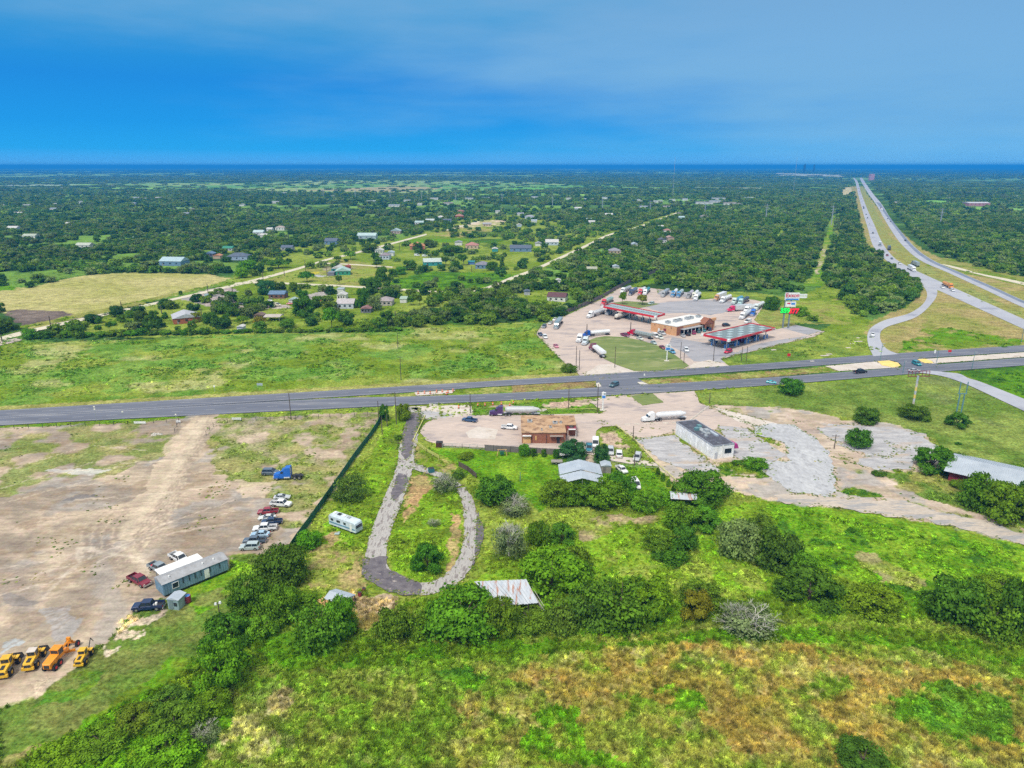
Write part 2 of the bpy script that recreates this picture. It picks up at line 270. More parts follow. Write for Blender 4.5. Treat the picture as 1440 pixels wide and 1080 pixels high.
lay([(20, 1090), (130, 1010), (240, 925), (300, 930), (330, 1000), (270, 1100)], GRN, VIV, s=4, warp=2)
# right side lawn and worn ground
lay([(980, 553), (1080, 545), (1300, 526), (1345, 534), (1380, 551), (1445, 580), (1500, 600), (1500, 760), (1440, 700), (1340, 645), (1310, 615), (1240, 592), (1180, 585), (1100, 572), (1000, 572)], LWN, LWN2, s=16, warp=1.5)
lay([(1300, 526), (1345, 534), (1445, 580), (1500, 610), (1400, 600), (1300, 560)], (0.16, 0.19, 0.07), LWN, s=14, warp=3, patch=(14, .45), a=.6)
lay([(1345, 522), (1500, 508), (1600, 580), (1440, 562), (1380, 537)], VIV, DKG, s=6, warp=2)
WORN = [(880, 605), (900, 600), (960, 575), (1000, 570), (1080, 572), (1140, 578), (1180, 588), (1180, 592), (1220, 592), (1260, 597), (1300, 610), (1325, 640), (1340, 655), (1300, 668), (1270, 662), (1250, 655), (1270, 680), (1310, 700), (1380, 725), (1450, 748), (1450, 768), (1330, 738), (1200, 715), (1090, 706), (1030, 690), (970, 690), (930, 660)]
lay(WORN, DRT, (0.46, 0.36, 0.29), s=8, warp=2, veg=0)
lay(WORN, SND, (0.55, 0.45, 0.37), s=6, warp=2, patch=(9, .5), a=.8, veg=0)
lay(WORN, GRY, (0.38, 0.37, 0.36), s=6, warp=3, patch=(7, .60), a=.7, veg=0)
lay(WORN, GRN, OLV, s=4, warp=2, patch=(7, .68), a=.8)
lay([(1240, 665), (1300, 700), (1340, 712), (1400, 728), (1440, 745), (1440, 700), (1340, 655), (1300, 662)], LWN, OLV, s=6, warp=2)
lay([(1110, 608), (1150, 600), (1160, 640), (1180, 650), (1165, 655)], (0.36, 0.27, 0.22), DRT, s=5, warp=2, a=.6, veg=0)
lay([(930, 612), (950, 608), (1000, 648), (1035, 650), (1080, 655), (1100, 668), (1040, 668), (985, 640)], OLV, GRN, s=3, warp=1, patch=(3, .35))
lay([(1000, 655), (1045, 645), (1080, 660), (1080, 672), (1020, 670)], GRN, DKG, s=3, warp=1.5, patch=(3, .4))
lay([(1050, 605), (1065, 603), (1100, 625), (1090, 632), (1060, 618)], GRN, OLV, s=3, warp=1, patch=(3, .4))
for pl in ([(1178, 690), (1200, 684), (1240, 695), (1244, 700), (1200, 697)], [(1210, 710), (1232, 704), (1242, 716), (1225, 718)]):
    lay(pl, DKG, GRN, s=2, warp=1)
def ground_color(X, Y):
    n = len(X); C = np.zeros((n, 3)); V = np.ones(n)
    f = fbm(X / 60, Y / 60, 3); C[:] = WDF
    C += (sst(.45, .7, f)[:, None]) * np.array([0.02, 0.05, 0.01]) + (sst(.50, .62, fbm(X / 55, Y / 55, 41, 3)) * np.where(X > .1 * Y + 20, .45, 1))[:, None] * np.array([0.10, 0.16, 0.02])
    f3 = fbm(X / 2500, Y / 900, 8); fm = sst(3500, 7000, Y)
    C += (sst(.50, .58, f3) * fm)[:, None] * np.array([0.12, 0.20, 0.09])
    C += (sst(.57, .63, fbm(X / 420, Y / 260, 19, 3)) * sst(1400, 2000, Y) * (1 - fm))[:, None] * np.array([0.10, 0.19, 0.04])
    for kind, P, c1, c2, s, warp, a, patch, veg, k in LAY:
        P_ = np.array(P); m = (s + warp * 2) if kind == 'l' else warp * 1.5
        idx = np.nonzero((X > P_[:, 0].min() - m) & (X < P_[:, 0].max() + m) & (Y > P_[:, 1].min() - m) & (Y < P_[:, 1].max() + m))[0]
        if not len(idx): continue
        x = X[idx]; y = Y[idx]
        ws = max(warp * 1.8, 1.0)
        wx = x + warp * 2 * (fbm(x / ws, y / ws, k * 3 + 1, 3) - .5); wy = y + warp * 2 * (fbm(x / ws, y / ws, k * 3 + 2, 3) - .5)
        if kind == 'p': mk = pip(wx, wy, P).astype(float)
        else: mk = 1 - sst(s * .35, s * .65, seg_dist(wx, wy, P))
        mk *= a
        if patch: 
            q = fbm(x / patch[0], y / patch[0], k * 5 + 3); mk *= sst(patch[1] - .05, patch[1] + .05, q)
        t = sst(.35, .65, fbm(x / s, y / s, k * 11 + 5) if kind == 'p' else 0 * x)[:, None]
        c = np.array(c1) * (1 - t) + np.array(c2) * t
        C[idx] = C[idx] * (1 - mk[:, None]) + c * mk[:, None]
        V[idx] = V[idx] * (1 - mk) + veg * mk
    return C, V
# ---------------------------------------------------------------- object helpers
def tag(o, label=None, cat=None, group=None, kind=None):
    for k, v in (('label', label), ('category', cat), ('group', group), ('kind', kind)):
        if v: o[k] = v
    return o
def link(name, data, parent=None, loc=None, rz=0.0, scale=None, color=None):
    o = bpy.data.objects.new(name, data); COL.objects.link(o)
    if parent: o.parent = parent
    if loc is not None: o.location = loc
    if rz: o.rotation_euler = (0, 0, rz)
    if scale: o.scale = scale
    if color: o.color = (*color, 1)
    return o
def struct(o): o['kind'] = 'structure'; return o
class MB:
    def __init__(s): s.v = []; s.f = []; s.m = []
    def add(s, vs, fs, m=0):
        b = len(s.v); s.v += [tuple(v) for v in vs]; s.f += [tuple(b + i for i in f) for f in fs]; s.m += [m] * len(fs); return s
    def box(s, c, d, rz=0.0, m=0, top=None):
        x, y, z = d[0] / 2, d[1] / 2, d[2] / 2; t = top or (1, 1)
        P = [(-x, -y, -z), (x, -y, -z), (x, y, -z), (-x, y, -z), (-x * t[0], -y * t[1], z), (x * t[0], -y * t[1], z), (x * t[0], y * t[1], z), (-x * t[0], y * t[1], z)]
        ca, sa = math.cos(rz), math.sin(rz)
        P = [(c[0] + a * ca - b * sa, c[1] + a * sa + b * ca, c[2] + e) for a, b, e in P]
        return s.add(P, [(0, 3, 2, 1), (4, 5, 6, 7), (0, 1, 5, 4), (1, 2, 6, 5), (2, 3, 7, 6), (3, 0, 4, 7)], m)
    def fr(s, b, z0, t, z1, m=0):      # frustum: b, t = (x0,x1,y0,y1)
        P = [(b[0], b[2], z0), (b[1], b[2], z0), (b[1], b[3], z0), (b[0], b[3], z0), (t[0], t[2], z1), (t[1], t[2], z1), (t[1], t[3], z1), (t[0], t[3], z1)]
        return s.add(P, [(0, 3, 2, 1), (4, 5, 6, 7), (0, 1, 5, 4), (1, 2, 6, 5), (2, 3, 7, 6), (3, 0, 4, 7)], m)
    def loft(s, rings, m=0, caps=True):
        n = len(rings[0]); vs = [p for r in rings for p in r]; fs = []
        for i in range(len(rings) - 1):
            for j in range(n): fs.append((i * n + j, i * n + (j + 1) % n, (i + 1) * n + (j + 1) % n, (i + 1) * n + j))
        if caps: fs.append(tuple(reversed(range(n)))); fs.append(tuple((len(rings) - 1) * n + j for j in range(n)))
        return s.add(vs, fs, m)
    def tube(s, p0, p1, r0, r1=None, n=8, m=0):
        p0 = Vector(p0); p1 = Vector(p1); r1 = r0 if r1 is None else r1
        d = (p1 - p0); 
        if d.length < 1e-6: return s
        d.normalize(); a = d.orthogonal().normalized(); b = d.cross(a)
        r = [[p + (a * math.cos(t) + b * math.sin(t)) * q for t in [2 * math.pi * i / n for i in range(n)]] for p, q in ((p0, r0), (p1, r1))]
        return s.loft(r, m)
    def prism(s, poly, z0, z1, m=0):
        n = len(poly)
        if sum(poly[i][0] * poly[(i + 1) % n][1] - poly[(i + 1) % n][0] * poly[i][1] for i in range(n)) < 0: poly = list(reversed(poly))
        vs = [(x, y, z0) for x, y in poly] + [(x, y, z1) for x, y in poly]
        fs = [tuple(reversed(range(n))), tuple(range(n, 2 * n))] + [(i, (i + 1) % n, n + (i + 1) % n, n + i) for i in range(n)]
        return s.add(vs, fs, m)
    def mesh(s, name, mats, smooth=False):
        me = bpy.data.meshes.new(name); me.from_pydata(s.v, [], s.f)
        for m in (mats if isinstance(mats, (list, tuple)) else [mats]): me.materials.append(m)
        if any(s.m): me.polygons.foreach_set('material_index', s.m)
        if smooth: me.polygons.foreach_set('use_smooth', [True] * len(s.f))
        me.update(); return me
    def build(s, name, mats, parent=None, smooth=False, loc=None, rz=0.0, color=None):
        return link(name, s.mesh(name, mats, smooth), parent, loc, rz, color=color)
# ---------------------------------------------------------------- materials
def newmat(name):
    m = bpy.data.materials.new(name); m.use_nodes = True; t = m.node_tree; t.nodes.clear()
    return m, t.nodes, t.links
def surf(name, c1, c2=None, sc_=1.0, rough=.8, metal=0.0, c3=None, sc3=6.0, thr3=.6, bump=0.0, bs=None, dist=1.0, objc=False, jit=0.0, stretch=None, spec=.4, streak=0, det=6):
    m, N, L = newmat(name); o = N.new('ShaderNodeOutputMaterial'); b = N.new('ShaderNodeBsdfPrincipled'); L.new(b.outputs[0], o.inputs[0])
    b.inputs['Roughness'].default_value = rough; b.inputs['Metallic'].default_value = metal; b.inputs['Specular IOR Level'].default_value = spec
    g = N.new('ShaderNodeNewGeometry'); vec = g.outputs['Position']
    if stretch:
        mp = N.new('ShaderNodeMapping'); L.new(vec, mp.inputs[0]); mp.inputs['Rotation'].default_value = (0, 0, stretch[0]); mp.inputs['Scale'].default_value = (stretch[1], stretch[2], 1); vec = mp.outputs[0]
    def noise(s, d=det, v=None):
        n = N.new('ShaderNodeTexNoise'); L.new(v or vec, n.inputs['Vector']); n.inputs['Scale'].default_value = s; n.inputs['Detail'].default_value = d; n.inputs['Roughness'].default_value = .65; return n.outputs[0]
    def mix(f, a, bb, blend='MIX'):
        n = N.new('ShaderNodeMix'); n.data_type = 'RGBA'; n.blend_type = blend
        for i, v in ((0, f), (6, a), (7, bb)):
            if isinstance(v, (int, float)): n.inputs[i].default_value = v
            elif isinstance(v, tuple): n.inputs[i].default_value = (*v, 1)
            else: L.new(v, n.inputs[i])
        return n.outputs[2]
    def step(x, a, bb):
        n = N.new('ShaderNodeMapRange'); L.new(x, n.inputs[0]); n.inputs[1].default_value = a; n.inputs[2].default_value = bb; return n.outputs[0]
    if objc:
        oi = N.new('ShaderNodeObjectInfo'); col = oi.outputs['Color']
        if c2: col = mix(step(noise(sc_), .35, .65), col, mix(1.0, col, c2, 'MULTIPLY'))
    else:
        col = mix(step(noise(sc_), .35, .65), c1, c2 or c1)
    if c3: col = mix(step(noise(sc3), thr3 - .04, thr3 + .04), col, c3)
    if jit:
        n2 = noise(sc_ * 7, 3); col = mix(jit, col, mix(1.0, col, mix(n2, (0.4, .4, .4), (1.7, 1.7, 1.7)), 'MULTIPLY'))
    L.new(col, b.inputs['Base Color'])
    if bump:
        bp = N.new('ShaderNodeBump'); bp.inputs['Strength'].default_value = bump; bp.inputs['Distance'].default_value = dist; L.new(noise(bs or sc_ * 4, 4), bp.inputs['Height']); L.new(bp.outputs[0], b.inputs['Normal'])
    return m
def plain(name, c, rough=.6, metal=0.0, emit=0.0):
    m, N, L = newmat(name); o = N.new('ShaderNodeOutputMaterial'); b = N.new('ShaderNodeBsdfPrincipled'); L.new(b.outputs[0], o.inputs[0])
    g = N.new('ShaderNodeNewGeometry'); n = N.new('ShaderNodeTexNoise'); L.new(g.outputs['Position'], n.inputs['Vector']); n.inputs['Scale'].default_value = 1.5; n.inputs['Detail'].default_value = 4
    r = N.new('ShaderNodeMapRange'); L.new(n.outputs[0], r.inputs[0]); r.inputs[1].default_value = .3; r.inputs[2].default_value = .7; r.inputs[3].default_value = .8; r.inputs[4].default_value = 1.12
    x = N.new('ShaderNodeVectorMath'); x.operation = 'SCALE'; x.inputs[0].default_value = c; L.new(r.outputs[0], x.inputs['Scale'])
    L.new(x.outputs[0], b.inputs['Base Color']); b.inputs['Roughness'].default_value = rough; b.inputs['Metallic'].default_value = metal
    if emit: L.new(x.outputs[0], b.inputs['Emission Color']); b.inputs['Emission Strength'].default_value = emit
    return m
M = dict(
    asphalt=surf('asphalt', (0.105, 0.115, 0.15), (0.145, 0.155, 0.19), .05, .85, c3=(0.19, 0.195, 0.22), sc3=.12, thr3=.58, jit=.6, stretch=(R(-4), .12, 1.6)),
    hwy=surf('highway_surface', (0.33, 0.34, 0.39), (0.40, 0.41, 0.45), .03, .85, c3=(0.27, 0.28, 0.33), sc3=.05, jit=.2),
    hwyd=surf('dark_lane', (0.14, 0.17, 0.23), (0.20, 0.23, 0.29), .03, .85, jit=.2),
    lane=surf('caliche_road', (0.52, 0.47, 0.36), (0.62, 0.56, 0.43), .1, .9, c3=(0.42, 0.37, 0.27), sc3=.2, jit=.3),
    lot=surf('old_concrete', (0.42, 0.35, 0.31), (0.52, 0.42, 0.36), .09, .85, c3=(0.33, 0.28, 0.27), sc3=.11, thr3=.58, jit=.45, stretch=(R(35), .5, 1.3)),
    lotg=surf('worn_asphalt', (0.27, 0.27, 0.29), (0.35, 0.34, 0.36), .1, .85, c3=(0.19, 0.19, 0.22), sc3=.14, thr3=.60, jit=.4, stretch=(R(-12), .4, 1.3)),
    apron=surf('pale_apron', (0.50, 0.44, 0.38), (0.58, 0.52, 0.47), .12, .85, c3=(0.42, 0.35, 0.29), sc3=.2, jit=.35),
    slab=surf('cracked_slab', (0.34, 0.345, 0.365), (0.45, 0.455, 0.465), .12, .85, c3=(0.30, 0.30, 0.315), sc3=.35, thr3=.60, jit=.7, det=10, stretch=(R(10), 1.2, .6)),
    oldasph=surf('broken_pale_asphalt', (0.31, 0.295, 0.285), (0.46, 0.44, 0.41), .9, .9, c3=(0.21, 0.185, 0.18), sc3=.9, thr3=.54, jit=.9, stretch=(R(4), 1.3, .3), det=14),
    darkasph=surf('dark_patched_asphalt', (0.085, 0.075, 0.09), (0.16, 0.145, 0.155), .5, .9, c3=(0.32, 0.28, 0.26), sc3=.7, thr3=.62, jit=.9, det=12),
    track=surf('sandy_track', (0.40, 0.34, 0.285), (0.50, 0.43, 0.355), .25, .9, c3=(0.30, 0.29, 0.285), sc3=.2, thr3=.53, jit=.8, stretch=(R(-14), .4, 1.6), det=10),
    slope=surf('weathered_grey_lot', (0.27, 0.265, 0.275), (0.46, 0.45, 0.455), .30, .9, c3=(0.40, 0.33, 0.27), sc3=.16, thr3=.58, jit=.8, stretch=(R(-14), .5, 1.5), det=10),
    lawn=surf('lawn', (0.10, 0.155, 0.035), (0.19, 0.23, 0.065), .09, .95, c3=(0.23, 0.25, 0.10), sc3=.16, thr3=.57, jit=.6, stretch=(R(20), .4, 1.0)),
    kerb=surf('kerb_concrete', (0.5, 0.46, 0.4), (0.62, 0.57, 0.5), .5, .9),
    yellow=surf('yellow_paint', (0.72, 0.50, 0.13), (0.80, 0.62, 0.22), .4, .8, jit=.3),
    line=surf('road_paint', (0.55, 0.55, 0.55), (0.4, 0.4, 0.4), .6, .7),
    paint=surf('car_paint', (1, 1, 1), (0.88, 0.88, 0.88), 1.2, .28, objc=True, spec=.6),
    matte=surf('painted_part', (1, 1, 1), (0.72, 0.70, 0.68), .8, .7, objc=True, jit=.25),
    glass=plain('dark_glass', (0.025, 0.035, 0.045), .08), tyre=plain('tyre_rubber', (0.02, 0.02, 0.022), .8), rim=plain('wheel_metal', (0.45, 0.46, 0.48), .35, .7),
    dark=plain('dark_metal', (0.03, 0.032, 0.036), .6), chrome=plain('bright_metal', (0.62, 0.64, 0.66), .3, .6), white=plain('white_paint', (0.78, 0.78, 0.76), .5),
    lamp=plain('lamp_lens', (0.8, 0.78, 0.68), .2), red=plain('red_paint', (0.62, 0.02, 0.035), .45), tail=plain('red_lens', (0.45, 0.01, 0.01), .3),
    wood=surf('pole_wood', (0.085, 0.065, 0.05), (0.13, 0.10, 0.08), .8, .9), teal=plain('teal_steel', (0.12, 0.25, 0.27), .6), galv=plain('galvanised_steel', (0.42, 0.45, 0.47), .5, .3),
    metal=surf('pale_metal_roof', (0.33, 0.38, 0.44), (0.44, 0.49, 0.55), .3, .5, c3=(0.36, 0.40, 0.46), sc3=.6, jit=.2), yellowm=plain('machine_yellow', (0.74, 0.43, 0.03), .5), orangem=plain('machine_orange', (0.80, 0.29, 0.015), .5),
    brick=surf('red_brick', (0.23, 0.085, 0.05), (0.31, 0.13, 0.08), 2.0, .9, jit=.5), tan=surf('tan_stucco', (0.56, 0.30, 0.14), (0.63, 0.36, 0.19), .4, .9, jit=.2),
    brnroof=surf('tan_flat_roof', (0.36, 0.215, 0.115), (0.50, 0.34, 0.21), .3, .9, c3=(0.22, 0.13, 0.08), sc3=.45, thr3=.56, jit=.6, det=10), whroof=surf('white_membrane_roof', (0.62, 0.62, 0.60), (0.74, 0.72, 0.68), .25, .7, c3=(0.5, 0.5, 0.5), sc3=.4, thr3=.62),
    blkroof=surf('charred_flat_roof', (0.05, 0.055, 0.07), (0.10, 0.10, 0.13), .5, .8, c3=(0.22, 0.25, 0.28), sc3=.7, thr3=.63, jit=.5), plywood=surf('board', (0.55, 0.32, 0.12), (0.65, 0.42, 0.2), 1, .9),
    fence=surf('grey_fence_boards', (0.13, 0.11, 0.11), (0.19, 0.165, 0.16), 1.0, .9, jit=.6), screen=surf('green_screen_mesh', (0.012, 0.085, 0.05), (0.02, 0.12, 0.07), .4, .8, jit=.3),
    trunk=surf('bark', (0.075, 0.055, 0.04), (0.12, 0.09, 0.07), 2, .95), twig=surf('grey_twigs', (0.36, 0.35, 0.30), (0.50, 0.48, 0.42), 1, .9),
    rust=surf('rusted_sheet_roof', (0.38, 0.42, 0.47), (0.50, 0.53, 0.57), .4, .6, c3=(0.38, 0.20, 0.14), sc3=.5, thr3=.58, jit=.4, stretch=(R(10), 2.5, .4)), pglass=plain('skylight', (0.36, 0.45, 0.46), .4), deck=plain('canopy_deck', (0.17, 0.22, 0.23), .6),
    emerald=plain('green_digits', (0.02, 0.75, 0.08), .4, 0, .6), emred=plain('red_digits', (0.85, 0.02, 0.03), .4, 0, .5), signred=plain('sign_red', (0.62, 0.03, 0.08), .4), signblue=plain('sign_blue', (0.05, 0.24, 0.62), .4),
    awning=plain('magenta_awning', (0.40, 0.03, 0.20), .7), maroon=plain('maroon_paint', (0.25, 0.03, 0.05), .6), barrel=plain('orange_barrel', (0.75, 0.16, 0.03), .6), plyel=plain('yellow_rail', (0.62, 0.60, 0.20), .6), rock=surf('pale_rock', (.5, .46, .4), (.6, .56, .5), 1, .9))
def shadow_ok(*a): pass
# foliage: leaf clumps, colour from the object, varied from clump to clump
def leafmat(name, inst=False, tr=.25):
    m, N, L = newmat(name); o = N.new('ShaderNodeOutputMaterial'); d = N.new('ShaderNodeBsdfDiffuse'); t = N.new('ShaderNodeBsdfTranslucent'); mx = N.new('ShaderNodeMixShader')
    mx.inputs[0].default_value = tr; L.new(d.outputs[0], mx.inputs[1]); L.new(t.outputs[0], mx.inputs[2]); L.new(mx.outputs[0], o.inputs[0])
    if inst:
        a = N.new('ShaderNodeAttribute'); a.attribute_type = 'INSTANCER'; a.attribute_name = 'tint'; col = a.outputs['Color']
    else:
        col = N.new('ShaderNodeObjectInfo').outputs['Color']
    g = N.new('ShaderNodeNewGeometry'); n = N.new('ShaderNodeTexNoise'); L.new(g.outputs['Position'], n.inputs['Vector']); n.inputs['Scale'].default_value = .55; n.inputs['Detail'].default_value = 4; n.inputs['Roughness'].default_value = .7
    r = N.new('ShaderNodeMapRange'); L.new(n.outputs[0], r.inputs[0]); r.inputs[1].default_value = .35; r.inputs[2].default_value = .65; r.inputs[3].default_value = .5; r.inputs[4].default_value = 1.6
    x = N.new('ShaderNodeVectorMath'); x.operation = 'SCALE'; L.new(col, x.inputs[0]); L.new(r.outputs[0], x.inputs['Scale'])
    L.new(x.outputs[0], d.inputs['Color']); L.new(x.outputs[0], t.inputs['Color']); return m
M['leaf'] = leafmat('leaves'); M['ileaf'] = leafmat('stuff_leaves', True); M['igrass'] = leafmat('stuff_grass', True, .35)
# ---------------------------------------------------------------- ground sheet
def build_ground():
    ys = [18.0]
    while ys[-1] < 60000:
        Y = ys[-1]; ys.append(Y + 0.21 * max(1.0, (Y / 95)) ** 1.62)
    ys = np.array(ys); nx = 1250
    u = np.linspace(-1, 1, nx); u = u * (0.58 + 0.42 * u * u)
    hw = 95 + ys * 1.28
    X = (u[None, :] * hw[:, None]).ravel(); Y = np.repeat(ys, nx)
    C, V = ground_color(X, Y)
    Z = -V * sst(600, 250, Y) * (fbm(X / 1.6, Y / 1.6, 91, 3) * .2 + fbm(X / 14, Y / 14, 92, 2) * .06)
    ny = len(ys); me = bpy.data.meshes.new('ground'); nv = nx * ny
    co = np.stack([X, Y, Z], 1).astype(np.float32)
    me.vertices.add(nv); me.vertices.foreach_set('co', co.ravel())
    i = np.arange(ny - 1)[:, None] * nx + np.arange(nx - 1)[None, :]; i = i.ravel()
    q = np.stack([i, i + 1, i + 1 + nx, i + nx], 1).astype(np.int32)
    me.loops.add(q.size); me.loops.foreach_set('vertex_index', q.ravel()); me.polygons.add(len(q)); me.polygons.foreach_set('loop_start', np.arange(0, q.size, 4, dtype=np.int32))
    me.polygons.foreach_set('use_smooth', np.ones(len(q), bool))
    at = me.attributes.new('cover', 'FLOAT_COLOR', 'POINT'); at.data.foreach_set('color', np.concatenate([C, V[:, None]], 1).astype(np.float32).ravel())
    me.update(calc_edges=True)
    m, N, L = newmat('ground_cover'); o = N.new('ShaderNodeOutputMaterial'); b = N.new('ShaderNodeBsdfDiffuse'); L.new(b.outputs[0], o.inputs[0])
    a = N.new('ShaderNodeAttribute'); a.attribute_name = 'cover'; g = N.new('ShaderNodeNewGeometry')
    def noise(s, d, ro=.7):
        n = N.new('ShaderNodeTexNoise'); L.new(g.outputs['Position'], n.inputs['Vector']); n.inputs['Scale'].default_value = s; n.inputs['Detail'].default_value = d; n.inputs['Roughness'].default_value = ro; return n.outputs[0]
    def mr(x, a0, a1, b0, b1):
        n = N.new('ShaderNodeMapRange'); L.new(x, n.inputs[0])
        for k, v in enumerate((a0, a1, b0, b1)):
            if isinstance(v, (int, float)): n.inputs[k + 1].default_value = v
            else: L.new(v, n.inputs[k + 1])
        return n.outputs[0]
    def mul(x, y):
        n = N.new('ShaderNodeMath'); n.operation = 'MULTIPLY'; L.new(x, n.inputs[0]); L.new(y, n.inputs[1]); return n.outputs[0]
    fine = mr(noise(1.1, 6, .8), .32, .68, mr(a.outputs['Alpha'], 0, 1, .78, .30), mr(a.outputs['Alpha'], 0, 1, 1.2, 1.75))
    mid = mr(noise(.16, 5), .35, .65, mr(a.outputs['Alpha'], 0, 1, .84, .68), mr(a.outputs['Alpha'], 0, 1, 1.12, 1.28))
    x = N.new('ShaderNodeVectorMath'); x.operation = 'SCALE'; L.new(a.outputs['Color'], x.inputs[0]); L.new(mul(fine, mid), x.inputs['Scale'])
    mpx = N.new('ShaderNodeMapping'); L.new(g.outputs['Position'], mpx.inputs[0]); mpx.inputs['Scale'].default_value = (.22, 1.0, 1); mpx.inputs['Rotation'].default_value = (0, 0, R(-8)); stn = N.new('ShaderNodeTexNoise'); L.new(mpx.outputs[0], stn.inputs['Vector']); stn.inputs['Scale'].default_value = .55; stn.inputs['Detail'].default_value = 9; stn.inputs['Roughness'].default_value = .7
    xs_ = N.new('ShaderNodeVectorMath'); xs_.operation = 'SCALE'; L.new(x.outputs[0], xs_.inputs[0]); L.new(mr(stn.outputs[0], .33, .67, mr(a.outputs['Alpha'], 0, 1, .76, .86), mr(a.outputs['Alpha'], 0, 1, 1.2, 1.14)), xs_.inputs['Scale']); x = xs_
    hs = N.new('ShaderNodeHueSaturation'); L.new(x.outputs[0], hs.inputs['Color']); L.new(mr(noise(.6, 4), .3, .7, .475, .525), hs.inputs['Hue']); L.new(hs.outputs[0], b.inputs['Color'])
    bp = N.new('ShaderNodeBump'); bp.inputs['Distance'].default_value = .5; L.new(noise(2.2, 4), bp.inputs['Height']); L.new(mr(a.outputs['Alpha'], 0, 1, .12, .6), bp.inputs['Strength']); L.new(bp.outputs[0], b.inputs['Normal'])
    me.materials.append(m); struct(link('ground', me))
build_ground()
# ---------------------------------------------------------------- flat sheets: roads, lots, lawns
def rag(P, amp, step=1.2, seed=0):
    out = []; n = len(P)
    for i in range(n):
        a = Vector(P[i]); b = Vector(P[(i + 1) % n]); d = b - a; k = max(1, min(400, int(d.length / step)))
        nn = Vector((-d.y, d.x)).normalized() if d.length > 0 else Vector((0, 0))
        for q in range(k):
            p = a + d * (q / k); x = np.array([p.x]); y = np.array([p.y])
            f = float(fbm(x / 2.6, y / 2.6, seed, 4)[0] - .5) * 2.6 * amp
            out.append((p.x + nn.x * f, p.y + nn.y * f))
    return out
import bmesh
EDGES = []
def sheet(name, P, mat, z=.03, amp=.5, seed=1, world=False, thick=0):
    EDGES.append((W(P), 1 if amp >= .4 else .35, True)); Q = rag(P if world else W(P), amp, seed=seed) if amp else (P if world else W(P))
    bm = bmesh.new(); f = bm.faces.new([bm.verts.new((x, y, z)) for x, y in Q])
    if f.calc_area() and f.normal.z < 0: f.normal_flip()
    bm.normal_update()
    if f.normal.z < 0: f.normal_flip()
    if thick:
        r = bmesh.ops.extrude_face_region(bm, geom=[f]); bmesh.ops.translate(bm, verts=[v for v in r['geom'] if isinstance(v, bmesh.types.BMVert)], vec=(0, 0, thick))
    bmesh.ops.triangulate(bm, faces=bm.faces[:])
    me = bpy.data.meshes.new(name); bm.to_mesh(me); bm.free(); me.materials.append(mat)
    return struct(link(name, me))
def resample(P, n):
    P = [Vector(p) for p in P]; 
    # Catmull-Rom through the points
    Q = []
    for i in range(len(P) - 1):
        a = P[max(0, i - 1)]; b = P[i]; c = P[i + 1]; d = P[min(len(P) - 1, i + 2)]
        for k in range(16):
            t = k / 16; Q.append(.5 * ((2 * b) + (c - a) * t + (2 * a - 5 * b + 4 * c - d) * t * t + (3 * b - a - 3 * c + d) * t ** 3))
    Q.append(P[-1]); Ls = [0]
    for a, b in zip(Q[:-1], Q[1:]): Ls.append(Ls[-1] + (b - a).length)
    out = []; j = 0
    for k in range(n):
        t = Ls[-1] * k / (n - 1)
        while j < len(Q) - 2 and Ls[j + 1] < t: j += 1
        s = (t - Ls[j]) / max(1e-9, Ls[j + 1] - Ls[j]); out.append(Q[j].lerp(Q[j + 1], min(1, s)))
    return out
def road(name, A, B, mat, z=.05, n=160, marks=True, amp=0.0):
    a = resample([G(*p)[:2] for p in A], n); b = resample([G(*p)[:2] for p in B], n)
    def j(p, s): return amp * 2 * float(fbm(np.array([p.x / 3]), np.array([p.y / 3]), s, 3)[0] - .5) if amp else 0
    mb = MB(); vs = []
    for p, q in zip(a, b):
        d = (q - p).normalized(); p2 = p + d * j(p, 5); q2 = q - d * j(q, 6); vs += [(p2.x, p2.y, z), (q2.x, q2.y, z)]
    fs = [(2 * i, 2 * i + 1, 2 * i + 3, 2 * i + 2) for i in range(n - 1)]
    mb.add(vs, fs); o = struct(mb.build(name, mat))
    if marks:
        def ln(t, wd, dash=None, m='line', nm='road_marking'):
            m2 = MB()
            for i in range(n - 1):
                if dash and i % dash: continue
                w0 = (b[i] - a[i]); w1 = (b[i + 1] - a[i + 1]); h0 = w0.normalized() * wd / 2; h1 = w1.normalized() * wd / 2
                p0 = a[i] + w0 * t; p1 = a[i + 1] + w1 * t
                m2.add([(*(p0 - h0), z + .012), (*(p0 + h0), z + .012), (*(p1 + h1), z + .012), (*(p1 - h1), z + .012)], [(0, 1, 2, 3)])
            struct(m2.build(nm, M[m]))
        ln(.10, .16); ln(.90, .16, m='line'); ln(.5, .15, dash=3)
    return o
def ribbon(name, P, mat, z=.05, n=90, amp=.4):
    n *= 3
    C = resample([G(x, y)[:2] for x, y, w_ in P], n); ws = np.interp(np.linspace(0, 1, n), np.linspace(0, 1, len(P)), [w_ for *_, w_ in P])
    vs = []
    for i in range(n):
        t = (C[min(n - 1, i + 1)] - C[max(0, i - 1)]).normalized(); nn = Vector((-t.y, t.x)); wd = ws[i] / 2
        x = np.array([C[i].x / 1.3]); y = np.array([C[i].y / 1.3])
        e1 = wd + amp * 1.7 * float(fbm(x, y, 3)[0] - .5); e2 = wd + amp * 1.7 * float(fbm(x, y, 9)[0] - .5)
        vs += [(*(C[i] - nn * e1), z), (*(C[i] + nn * e2), z)]
    mb = MB(); mb.add(vs, [(2 * i, 2 * i + 1, 2 * i + 3, 2 * i + 2) for i in range(n - 1)])
    EDGES.append(([v[:2] for v in vs[::2]], 1.6, False)); EDGES.append(([v[:2] for v in vs[1::2]], 1.6, False))
    return struct(mb.build(name, mat))
